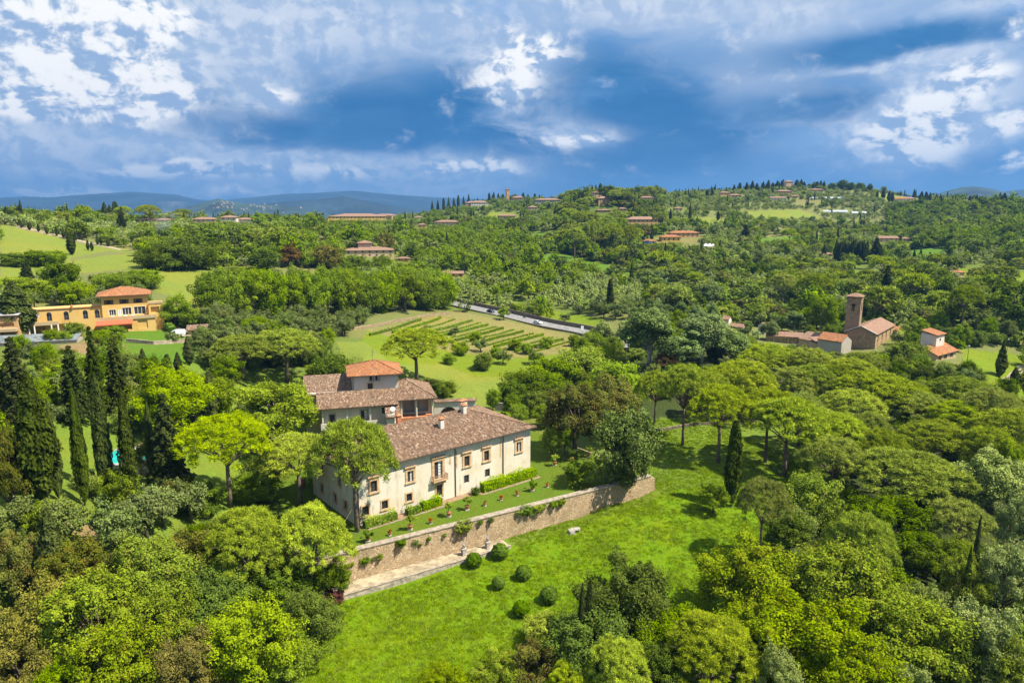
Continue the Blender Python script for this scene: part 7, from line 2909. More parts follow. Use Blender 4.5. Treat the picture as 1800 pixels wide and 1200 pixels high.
track([(30, 398), (60, 405), (110, 416), (160, 428), (213, 440)], 2.6, GRAVEL, 'pale track of the cypress avenue')
track([(215, 440), (240, 442), (262, 443)], 2.4, GRAVEL, 'end of the pale avenue track')
track([(1800, 646), (1788, 655), (1775, 668), (1770, 690)], 3.0, GRAVEL, 'sandy track at the right edge')
track([(1245, 430), (1215, 438), (1205, 446), (1230, 452)], 5.0, GRAVEL, 'pale drive of the orange farm')
track([(296, 568), (318, 582), (326, 592)], 3.0, GRAVEL, 'drive of the yellow villa')

# ------------------------------------------------------------------ pool terrace between the cypresses
pc = G(203, 812)
pz = float(zt(pc[0], pc[1])[0]) + 0.9
SIGHT.append((135, 268, 772, 835, pc[1]))
FOOT += [[pc[0] + dx_, pc[1] + dy_, 4.5] for dx_ in (-6, 0, 6) for dy_ in (-3, 3)]
pool = empty('swimming_pool', (pc[0], pc[1], pz), 'turquoise swimming pool glimpsed between the tall cypresses', 'pool', None, math.radians(4))
mb = MB()
mb.box(-8.6, 8.6, -4.4, -3.4, -2.0, 0.12)
mb.box(-8.6, 8.6, 3.4, 4.4, -2.0, 0.12)
mb.box(-8.6, -7.6, -3.4, 3.4, -2.0, 0.12)
mb.box(7.6, 8.6, -3.4, 3.4, -2.0, 0.12)
mb.build('surround', TRAVERTINE, pool)
mb = MB()
mb.box(-7.6, 7.6, -3.4, 3.4, -2.0, -0.02)
POOLM = simple('pool_water', (0.03, 0.42, 0.40), 0.08, var=0.15, scale=1.0, spec=0.6)
mb.build('water', POOLM, pool)
um = G(253, 806)
e = empty('parasol', (um[0], um[1], float(zt(um[0], um[1])[0])), 'white parasol beside the turquoise pool', 'parasol')
mb = MB()
mb.tube([(0, 0, 0), (0, 0, 2.9)], 0.04, 6)
mb.build('pole', WPAINT, e)
mb = MB()
n = 8
for k in range(n):
    a0, a1 = 2 * math.pi * k / n, 2 * math.pi * (k + 1) / n
    mb.add([(0, 0, 3.0), (1.7 * math.cos(a0), 1.7 * math.sin(a0), 2.3), (1.7 * math.cos(a1), 1.7 * math.sin(a1), 2.3)], [(0, 1, 2)])
mb.build('canopy', WPAINT, e)
# ------------------------------------------------------------------ single trees one can tell apart
# tall cypresses and dark conifers left of the villa
T('cypress', 75, 650, 66, 'broadest tall cypress at the left, standing before the dark conifers', base=885, var=1)
T('cypress', 104, 700, 22, 'slim cypress leaning on the broadest one', base=880)
T('cypress', 150, 675, 25, 'slender cypress left of the pool', base=890)
T('cypress', 190, 660, 27, 'slender cypress in the middle of the pool row', base=880)
T('cypress', 233, 676, 28, 'slender cypress at the right of the pool row', base=885, var=0)
T('cypress', 271, 705, 20, 'thin cypress behind the pool terrace', base=850)
T('cypress', 373, 652, 22, 'single cypress standing before the yellow tree', base=745)
T('cypress', 340, 692, 26, 'dark short cypress beside the yellow tree', base=780)
T('conifer', 300, 690, 70, 'dark ragged conifer between pool row and umbrella pine', base=862)
T('conifer', 40, 590, 78, 'dark conifer at the left edge behind the broadest cypress', base=770)
T('conifer', 135, 606, 56, 'dark conifer left of the middle pair', base=745)
T('conifer', 173, 572, 40, 'tallest narrow dark conifer of the left group', base=730, var=0)
T('conifer', 211, 592, 52, 'dark conifer right of the tallest narrow one', base=725)
T('cypress', 255, 612, 18, 'small cypress behind the dark conifers', base=672)
T('cypress', 275, 640, 14, 'smallest cypress above the yellow tree', base=678)
T('cypress', 296, 622, 13, 'tiny cypress left of the pair above the yellow tree', base=658)
T('cypress', 314, 618, 14, 'tiny pointed cypress above the yellow tree', base=655)
T('cypress', 333, 590, 18, 'upright cypress below the white van', base=642)
T('conifer', 20, 640, 40, 'dark conifer cut by the left picture edge', base=760)
T('cypress', 80, 892, 46, 'pointed cypress rising from the lower left thicket', h=13)
T('cypress', 37, 925, 34, 'short cypress left of the pointed one in the thicket', h=9)
T('cypress', 32, 494, 58, 'broad old cypress in front of the ochre house', base=592, var=1)
T('cypress', 1285, 738, 27, 'lone slender cypress on the right of the lawn', base=890, var=2)
T('cypress', 1248, 575, 16, 'left cypress of the pair before the silvery poplars', base=636)
T('cypress', 1258, 563, 16, 'right cypress of the pair before the silvery poplars', base=636)
T('cypress', 1757, 602, 18, 'cypress at the right edge of the pine wood', base=664)
T('cypress', 1783, 645, 14, 'short cypress near the right track', base=672)
T('cypress', 1072, 490, 12, 'lone cypress on the slope above the road', base=546)
T('cypress', 1264, 530, 10, 'thin cypress at the left end of the dark hedge', base=556)
T('cypress', 1024, 1024, 20, 'left half of the twin cypress in the lower trees', h=14)
T('cypress', 1038, 1020, 20, 'right half of the twin cypress in the lower trees', h=14)
T('cypress', 1725, 905, 14, 'thin cypress beside the silver poplar on the right', h=16)
T('cypress', 1708, 960, 16, 'thin cypress in the yellowish tree on the lower right', h=13)
T('cypress', 127, 407, 14, 'lone cypress at the corner of the upper left field', base=448)
# umbrella pines round the villa
T('pine_sun', 405, 728, 168, 'umbrella pine with two trunks left of the villa', base=892, var=0)
T('pine_sun', 528, 765, 150, 'light umbrella pine between the two trunked pine and the villa', base=888, var=1)
T('pine', 628, 738, 160, 'tall umbrella pine leaning over the left end of the villa', base=934, var=2)
T('pine_hi', 425, 893, 150, 'bushy pine in the lower left thicket', h=15, var=0)
T('pine_hi', 540, 888, 150, 'bushy pine at the left end of the retaining wall', h=15, var=1)
T('pine', 430, 588, 120, 'dark pine at the left of the group behind the yellow tree', base=668)
T('pine', 505, 578, 130, 'dark pine at the right of the group behind the yellow tree', base=672)
T('deep', 590, 622, 80, 'dark round oak left of the tower', base=690)
T('pine', 733, 578, 134, 'pine standing alone behind the tower', base=676, var=1)
# yellow trees
T('yellow', 315, 645, 160, 'bright yellow green tree left behind the pines', base=775)
T('yellow', 490, 665, 170, 'bright yellow green tree before the left roofs', base=790)
# grove right of the villa
pines = [(1150, 652, 78, 745, 'left pine of the grove with a dark trunk'), (1200, 640, 96, 783, 'pine of the grove with tall bare trunk by the path'), (1262, 676, 120, 813, 'pine of the grove behind the lone cypress'),
         (1300, 634, 130, 740, 'wide sunlit pine at the back of the grove'), (1345, 682, 110, 812, 'sunlit pine right of the lone cypress'), (1378, 700, 150, 838, 'big pine with bare pale branches at the lawn edge')]
for px, top, w, base, lab in pines:
    T('pine_sun', px, top, w, lab, base=base)
pw = [(1352, 606, 115, 'sunlit'), (1425, 612, 90, ''), (1330, 641, 75, ''), (1405, 646, 100, ''), (1432, 640, 80, ''), (1520, 620, 84, ''), (1498, 630, 104, ''), (1545, 655, 150, ''), (1470, 640, 70, ''),
      (1500, 685, 118, ''), (1590, 668, 100, ''), (1690, 663, 112, ''), (1745, 682, 110, ''), (1700, 706, 130, ''), (1480, 728, 110, ''), (1530, 726, 80, ''), (1650, 742, 150, ''), (1600, 795, 190, ''),
      (1470, 770, 120, ''), (1345, 842, 100, ''), (1440, 718, 100, ''), (1550, 755, 100, ''), (1780, 720, 120, ''), (1620, 690, 110, ''), (1520, 905, 130, ''), (1690, 880, 110, ''), (1250, 652, 70, ''), (1740, 750, 100, ''), (1410, 690, 90, '')]
pw_lab = ['pale topped pine left of the low church ranges', 'pine below the rose roofed building', 'small pine at the back edge of the wood left', 'pine in the second row under the church', 'small dark pine in the second row under the church',
          'pine right under the church gable', 'dark pine below the church front', 'large dark pine below the church flank', 'small pine under the bell tower', 'rounded sunlit pine in the middle of the wood',
          'pine in front of the turret house', 'pine below the right meadow', 'pine near the right edge below the meadow', 'broad pine left of the silver poplar top', 'sunlit pine behind the big bare branched pine', 'small pine in the very middle of the wood',
          'broad pine above the largest crown', 'largest pine crown of the wood', 'pine right of the big bare branched pine', 'low bushy pine at the lawn corner', 'sunlit pine top behind the bare branched pine', 'pine left above the largest crown',
          'pine cut by the right edge', 'dark pine between turret house and wood middle', 'grey green pine above the large maple', 'pine behind the large silver poplar', 'small pine left at the back of the grove', 'pine at the right above the silver poplar', 'pine top between grove and wood']
for i, ((px, top, w, _), lab) in enumerate(zip(pw, pw_lab)):
    T('pine_sun' if i in (0, 1, 2, 9, 14, 20, 26) else 'pine', px, top, w, lab, h=12.5 + (i * 7 % 5) * 0.6)
# leafy trees among the pines
for k, px, top, w, h, lab in [
        ('bright', 1540, 622, 70, 7, 'bright round tree before the church flank'), ('bright', 1592, 600, 66, 9, 'bright leafy tree between church and turret house'), ('greyoak', 1580, 612, 56, 7, 'grey willow like tree beside the church flank'),
        ('bright', 1620, 735, 100, 8, 'bright green tree in the middle of the pine wood'), ('deep', 1590, 745, 70, 8, 'dark green tree in the middle of the pine wood'), ('bronze', 1640, 705, 60, 8, 'brownish tree in the pine wood'),
        ('deep_hi', 1570, 868, 170, 12, 'deep green tree right below the largest pine'), ('bright', 1430, 838, 100, 10, 'mid green tree left of the largest pine'), ('deep', 1390, 900, 80, 8, 'dark tree at the lower lawn corner'),
        ('deep_hi', 1660, 950, 110, 9, 'deep green tree above the maple right side'), ('white_hi', 1745, 790, 150, 15, 'large silver poplar at the right'), ('white_hi', 1775, 950, 110, 13, 'silver poplar cut by the right edge'),
        ('white_hi', 1730, 1050, 130, 12, 'grey silver poplar at the lower right'), ('bright', 1790, 780, 70, 14, 'yellow green tree behind the large silver poplar'), ('maple', 1700, 968, 90, 11, 'thin yellowish tree beside the maple'),
        ('deep', 1660, 1110, 90, 8, 'dark tree at the lower right behind the maple'), ('oak', 1770, 1110, 110, 9, 'dim oak in the lower right corner'), ('greyoak', 1790, 870, 70, 12, 'grey green tree at the right edge'),
        ('maple', 1320, 950, 190, 13, 'light green maple at the left of the foreground group'), ('maple', 1480, 958, 220, 14, 'light green maple at the back of the foreground group'), ('maple', 1420, 1040, 230, 13, 'light green maple in the middle of the foreground group'),
        ('maple', 1590, 1040, 220, 12, 'light green maple at the right of the foreground group'), ('maple', 1330, 1060, 180, 11, 'lower light green maple at the left of the foreground group'),
        ('white_hi', 1375, 1140, 90, 10, 'silver poplar at the bottom below the maples'), ('white_hi', 1610, 1165, 90, 9, 'silver poplar top at the bottom right'), ('maple', 1500, 1130, 180, 10, 'light green maple at the bottom edge'),
        ('deep_hi', 1105, 985, 190, 14, 'deep green tree in the lower middle beside the twin cypress'), ('deep_hi', 1040, 1075, 190, 11, 'dark leafy tree before the twin cypress'), ('bright_hi', 1160, 1060, 150, 10, 'leafy tree left of the maples'),
        ('pine_hi', 1085, 1125, 130, 11, 'bushy light pine at the bottom middle'), ('pine_hi', 1250, 1085, 170, 12, 'bushy dim pine at the bottom left of the maples'), ('deep_hi', 1170, 1140, 120, 9, 'dark tree at the bottom between the pines'),
        ('holm_hi', 950, 1125, 110, 8, 'olive brown bushy tree at the bottom middle'), ('scrub', 950, 1085, 70, 4, 'grey green bush below the lowest box ball'), ('maple', 880, 1150, 110, 6, 'yellowish bush at the bottom middle'),
        ('maple', 780, 1175, 110, 5, 'yellow green bush at the bottom left of middle'), ('pine_hi', 1000, 1165, 90, 8, 'small light pine at the bottom'),
        # lower left thicket
        ('holm_hi', 0, 738, 84, 15, 'pale olive brown tree at the left edge'), ('maple', 150, 1000, 190, 13, 'yellow green leafy tree in the lower left thicket'), ('maple', 260, 950, 170, 12, 'light leafy tree at the top of the lower left thicket'),
        ('holm_hi', 330, 925, 140, 12, 'brown green tree at the right top of the thicket'), ('bronze_hi', 60, 1030, 140, 12, 'bronze tree at the left edge of the thicket'), ('holm_hi', 20, 930, 110, 11, 'olive brown tree at the far left of the thicket'),
        ('bright_hi', 430, 1060, 190, 12, 'bright leafy tree at the lawn side of the thicket'), ('bronze_hi', 310, 1110, 130, 10, 'bronze tree at the bottom of the thicket'), ('maple', 200, 1090, 170, 11, 'yellow green tree at the bottom of the thicket'),
        ('bright_hi', 105, 1150, 110, 8, 'bright green tree in the lower left corner'), ('deep_hi', 545, 1040, 120, 10, 'dark tree under the pine at the wall end'), ('bronze_hi', 30, 1120, 120, 9, 'bronze tree in the lower left corner'),
        ('deep_hi', 360, 1010, 150, 10, 'dark leafy tree in the middle of the thicket'), ('bright_hi', 500, 1110, 130, 8, 'bright leafy tree at the lawn edge of the thicket'), ('holm_hi', 120, 950, 130, 10, 'yellow brown bushy tree beside the pointed cypress'),
        ('bronze_hi', 380, 1140, 110, 7, 'bronze bush at the bottom of the thicket'), ('maple', 270, 1030, 150, 11, 'leafy yellow green tree in the middle of the thicket')]:
    T(k, px, top, w, lab, h=h)
T('purple_bush', 585, 1036, 40, 'purple leaved bush at the end of the gravel walk', h=2.6)
# round the terrace
T('greyoakc', 1107, 722, 120, 'grey green oak standing on the corner of the retaining wall', base=846)
T('holm_hi', 1010, 668, 130, 'bronze tinted holm oak right of the villa', base=795)
T('holm_hi', 1075, 660, 110, 'second bronze holm oak behind the grey oak', base=775)
T('bright_bush', 1016, 802, 56, 'round bush growing on top of the retaining wall', base=852)
T('bright', 970, 748, 46, 'bright orange tree on the right lawn', base=803)
T('bright', 992, 746, 34, 'second bright orange tree on the right lawn', base=797)
T('bright', 1253, 846, 56, 'yellow green round tree at the foot of the lone cypress', base=902)
T('bright', 1090, 636, 110, 'bright leafy tree behind the bronze holm oak', h=10)
T('bright', 1030, 612, 100, 'leafy tree in front of the road end', h=9)
T('plane', 970, 628, 90, 'leafy tree behind the grey garden wall', h=9)
T('deep', 930, 655, 90, 'dark tree behind the grey garden wall', h=8)
T('deep', 900, 668, 60, 'dark small tree left behind the grey garden wall', h=7)
T('bright', 866, 682, 28, 'small bright tree behind the villa field', h=6)
T('deep', 780, 668, 50, 'dark bush right behind the rear roofs', h=5)
T('deep', 755, 664, 40, 'dark bush behind the rear roofs', h=5)
# silvery poplars
T('poplar', 1140, 528, 112, 'big silvery poplar left of the pair of cypresses', base=646)
T('white_poplar', 1062, 558, 38, 'slim white poplar at the end of the road', base=615)
T('poplar', 1232, 538, 100, 'silvery poplar right of the pair of cypresses', base=640)
T('poplar', 1285, 572, 80, 'silvery poplar before the rose sheds', base=648)
T('poplar', 1190, 580, 80, 'silvery poplar between the two big ones', base=650)
T('copper', 1165, 620, 40, 'dark reddish tree under the silvery poplars', base=652)
T('bright', 1062, 610, 60, 'bright bush under the slim white poplar', base=650)
T('poplar', 1350, 560, 36, 'small silvery tree left of the low ranges', base=598)
T('poplar', 1396, 542, 40, 'weeping silvery tree behind the long low range', base=585)
T('plane', 1450, 520, 50, 'leafy green tree left of the bell tower', base=590)
# avenue of planes: two rows
for i in range(13):
    t_ = i / 12
    px = 372 + 408 * t_
    base = 560 - 18 * t_ + 4 * math.sin(t_ * 3.1)
    T('planec' if i % 2 else 'plane', px, 478 - 4 * math.sin(t_ * 3.1) + (i * 5 % 7), 62, 'plane tree in the front row of the avenue, %s from the left' % nth(i), base=base, group='front row of the plane avenue')
for i in range(12):
    t_ = i / 11
    px = 385 + 390 * t_
    base = 545 - 14 * t_
    T('plane', px, 470 + (i * 3 % 6), 60, 'plane tree in the back row of the avenue, %s from the left' % nth(i), base=base, group='back row of the plane avenue')
# trees round the yellow villa and fields
for k, px, top, w, base, lab in [
        ('deep', 330, 415, 90, 474, 'dark round oak at the right of the big clump on the left field'), ('deep', 292, 424, 80, 474, 'dark round oak in the middle of the big clump on the left field'), ('deep', 268, 434, 50, 474, 'dark oak at the left of the big clump on the left field'),
        ('deep', 362, 432, 50, 474, 'dark oak at the right end of the big clump on the left field'), ('deep', 105, 461, 68, 515, 'round dark oak above the long yellow wing'), ('conifer', 48, 457, 26, 492, 'small dark conifer on the left field'),
        ('yellow_m', 30, 487, 90, 525, 'yellow flowering shrub mass at the left edge'), ('yellow_m', 70, 492, 60, 525, 'yellow flowering shrub behind the round dark oak'), ('bright', 140, 495, 60, 535, 'light green tree behind the yellow wing'),
        ('plane', 215, 478, 60, 512, 'leafy tree above the yellow villa roof'), ('plane', 250, 474, 70, 508, 'leafy tree right above the yellow villa roof'), ('plane', 185, 482, 50, 512, 'leafy tree left above the yellow villa roof'),
        ('bright', 308, 518, 56, 576, 'bright round tree right of the yellow villa'), ('plane', 335, 540, 36, 578, 'leafy tree beside the bright round one'), ('bright', 130, 566, 34, 596, 'light tree before the arched wing'),
        ('bright', 115, 582, 30, 602, 'bright bush before the arched wing'), ('bright', 95, 578, 30, 602, 'bush left before the arched wing'), ('bright', 200, 572, 40, 598, 'bright shrubbery below the red awning'), ('bright', 180, 580, 30, 602, 'bright bush below the red awning'),
        ('copper', 512, 424, 40, 470, 'copper coloured tree behind the plane avenue'), ('bronze', 572, 431, 60, 472, 'bronze tree behind the plane avenue'), ('deep', 470, 432, 60, 474, 'dark tree left behind the plane avenue'), ('yellow_m', 780, 441, 26, 462, 'yellow tree in the valley'),
        ('olive', 370, 578, 50, 612, 'olive tree beside the shed of the yellow villa'), ('deep', 65, 440, 60, 466, 'dark bush clump on the left field'), ('deep', 20, 444, 50, 468, 'dark bush clump at the left field edge'), ('plane', 100, 440, 40, 463, 'bush beside the corner cypress')]:
    T(k, px, top, w, lab, base=base)
# avenue cypresses on the upper left field
for i, (px, py, hp) in enumerate(sorted([(38, 401, 14), (52, 405, 14), (68, 408, 15), (83, 412, 16), (100, 415, 17), (112, 419, 20), (118, 421, 22), (134, 423, 16), (155, 440, 20), (162, 441, 16), (172, 431, 20), (178, 430, 16), (191, 434, 14), (140, 417, 12), (240, 440, 22), (236, 440, 18)])):
    T('cypress', px, py - hp, 5.5, 'small cypress lining the pale avenue track, %s from the left' % nth(i), base=py, group='cypresses of the avenue track')
# skyline trees on the left ridge
for i, (k, px, top, w, base, lab) in enumerate([
        ('pine', 262, 360, 44, 386, 'umbrella pine left of the smoke on the ridge'), ('pine', 322, 367, 34, 388, 'umbrella pine right of the smoke on the ridge'), ('cypress', 186, 355, 12, 388, 'tallest dark cypress on the left ridge'), ('cypress', 205, 354, 12, 388, 'second tall dark cypress on the left ridge'),
        ('pine', 218, 362, 30, 388, 'dark pine beside the tall cypresses on the left ridge'), ('pine', 152, 362, 28, 388, 'umbrella pine left of the tall cypresses'), ('deep', 140, 368, 44, 392, 'dark oak under the left umbrella pine'), ('cypress', 108, 368, 12, 386, 'dark cypress on the left ridge alone'),
        ('conifer', 35, 362, 22, 386, 'dark conifer on the ridge left'), ('conifer', 14, 362, 24, 386, 'dark conifer at the ridge left end'), ('deep', 78, 370, 34, 388, 'dark trees on the ridge left'), ('cypress', 195, 360, 12, 388, 'dark cypress between the two tall ridge cypresses'),
        ('conifer', 215, 372, 26, 412, 'dark conifer beside the parked pale car')]):
    T(k, px, top, w, lab, base=base)
# dark cypress row in the middle of the right slope
for i in range(16):
    T('cypress', 1468 + i * 3.7, 420 + (i * 7 % 9), 8, 'dark cypress of the dense row on the right slope, %s from the left' % nth(i), base=458 + (i % 3), group='dense cypress row on the right slope')
T('conifer', 1538, 418, 34, 'big dark conifer at the end of the cypress row', base=462)
T('conifer', 1552, 466, 40, 'big dark pine like conifer behind the church roof', base=560)
T('pine', 1430, 480, 60, 'tall pine with bare stem left behind the bell tower', base=545)
T('pine', 1690, 500, 56, 'tall pine with bare stem right behind the church', base=580)
T('pine', 1375, 480, 56, 'tall pine above the valley meadow', base=540)
T('conifer', 1310, 395, 26, 'dark fir above the farm tents', base=425)
T('conifer', 1667, 437, 16, 'dark cone tree on the right slope', base=458)
for i in range(9):
    T('pine', 1755 + i * 9, 440 + (i % 2) * 2, 22, 'pine of the straight row at the right edge, %s from the left' % nth(i), base=472, group='straight pine row at the right edge')
T('poplar', 1247, 487, 52, 'tall pale green poplar by the valley meadow', base=548)
T('poplar', 1148, 468, 56, 'broad pale green poplar above the vineyard', base=520)
# orchard behind the villa
for i, (px, py, w) in enumerate(sorted([(812, 625, 30), (850, 650, 40), (845, 618, 26), (885, 640, 30), (905, 615, 24), (870, 628, 22), (925, 622, 24), (800, 590, 18), (770, 600, 20), (835, 600, 22), (940, 640, 30), (790, 640, 24), (960, 612, 26), (750, 590, 22)])):
    T('bright' if i % 3 else 'olive', px, py - w * 0.8, w, 'small orchard tree in the field behind the villa, %s from the left' % nth(i), base=py, group='orchard trees behind the villa')
for i, (px, py, w) in enumerate([(110, 885, 56), (195, 888, 60), (250, 868, 56), (280, 856, 50), (330, 850, 46), (15, 880, 60), (215, 935, 50)]):
    T('olive', px, py, w * 1.4, ['olive tree below the broadest cypress', 'olive tree in the clearing below the pool row', 'olive tree right of the clearing', 'olive tree under the ragged conifer', 'olive tree left of the umbrella pine', 'olive tree at the left edge under the thicket', 'olive tree in front of the clearing'][i], h=6.5)
T('deep', 350, 850, 80, 'dark shrubs left of the two trunked pine', h=5)
T('bright', 450, 838, 80, 'green shrubs under the light umbrella pine', h=5)
T('holm', 260, 770, 50, 'brownish tree behind the pool', h=7)

# trees that stand out on the skyline
def crest(kind, items, text, group):
    for i, (px, top, w, base) in enumerate(sorted(items)):
        T(kind, px, top, w, text + ', %s from the left' % nth(i), base=base, group=group)


crest('cypress', [(1002, 352, 7, 372), (1010, 344, 7, 366), (1018, 338, 8, 362), (1025, 336, 8, 360), (1033, 330, 7, 352), (1041, 326, 7, 350), (1047, 324, 6, 348), (1055, 322, 7, 346), (1073, 327, 6, 348), (1090, 338, 9, 362), (1107, 350, 9, 366), (985, 356, 7, 376), (978, 360, 7, 378), (965, 356, 7, 374)],
      'dark cypress on the knoll in the middle', 'cypresses of the middle knoll')
crest('pine', [(1080, 334, 30, 362), (1100, 336, 26, 362), (1010, 400, 40, 455), (1040, 388, 40, 450), (1075, 392, 44, 452), (1105, 396, 36, 450), (1020, 372, 30, 410), (1160, 372, 28, 408)], 'tall pine on the flank of the middle knoll', 'pines of the middle knoll')
crest('cypress', [(1290, 324, 6, 340), (1300, 321, 6, 338), (1312, 320, 7, 338), (1322, 317, 7, 336), (1330, 322, 6, 337), (1341, 319, 7, 336), (1350, 316, 7, 334), (1358, 321, 6, 334), (1366, 317, 7, 332), (1376, 315, 7, 330), (1400, 316, 7, 330), (1408, 315, 7, 330), (1413, 319, 6, 331), (1436, 319, 6, 332), (1442, 317, 6, 332), (1448, 318, 6, 332), (1243, 333, 6, 348), (1252, 332, 6, 347)],
      'skyline cypress left of and around the highest hilltop', 'cypresses round the highest hilltop')
crest('deep', [(1480, 316, 18, 333), (1495, 320, 16, 334), (1510, 321, 14, 335), (1528, 322, 11, 338), (1462, 321, 14, 334), (1070, 326, 26, 352)], 'dark round tree right of the highest hilltop', 'dark trees right of the highest hilltop')
crest('cypress', [(1541, 336, 5, 352), (1552, 330, 7, 352), (1562, 335, 7, 354), (1568, 338, 6, 355), (1606, 332, 6, 352), (1619, 336, 8, 354), (1627, 337, 6, 354), (1634, 338, 6, 354), (1690, 341, 5, 356), (1704, 344, 5, 357), (1716, 342, 5, 358), (1756, 338, 6, 360), (1764, 339, 6, 360)], 'thin cypress on the far right skyline', 'cypresses of the far right skyline')
crest('cypress', [(780, 348, 5, 362), (789, 346, 5, 361), (798, 347, 5, 361), (806, 343, 5, 359), (815, 345, 5, 359), (824, 341, 5, 358), (860, 339, 5, 354), (868, 337, 5, 353), (876, 339, 5, 353), (884, 341, 5, 353), (920, 338, 5, 352), (928, 341, 5, 353), (940, 340, 5, 354), (948, 342, 5, 355), (770, 351, 5, 364), (760, 353, 5, 366)], 'tiny cypress on the left skyline ridge by the castle', 'cypresses of the castle ridge')
crest('cypress', [(1178, 366, 6, 392), (1212, 358, 6, 392), (1210, 380, 5, 398), (1225, 380, 5, 398), (1262, 372, 6, 388), (1274, 383, 5, 400), (1448, 430, 8, 452), (1606, 438, 6, 460), (1617, 436, 6, 460), (1633, 443, 6, 462), (1590, 462, 7, 480)], 'single slim cypress on the open right slopes', 'single cypresses of the right slopes')
for k, px, top, w, h, lab in [('deep_hi', 480, 985, 130, 8, 'dark bushy tree between the two bushy pines'), ('deep_hi', 575, 985, 90, 6, 'dark bush under the pine at the wall end'), ('bright_hi', 400, 985, 110, 9, 'leafy tree left of the dark bushy one'),
                              ('oak', 560, 800, 70, 6, 'dim shrubs in the shade left of the villa'), ('deep', 470, 800, 80, 6, 'dark shrubs between the left umbrella pines'), ('holm', 300, 845, 60, 5, 'brownish shrubs below the ragged conifer')]:
    T(k, px, top, w, lab, h=h)
# ------------------------------------------------------------------ groves and woods: scattered over the land, zone by zone
HX = np.array([[h[0], h[1], h[2]] for h in HERO])
FX = np.array(FOOT)
BLD_PX = []


def zone_of(px, py, r):
    """what grows at a place of the picture: list of (kind, weight), mean width, cover probability, zone label"""
    return None


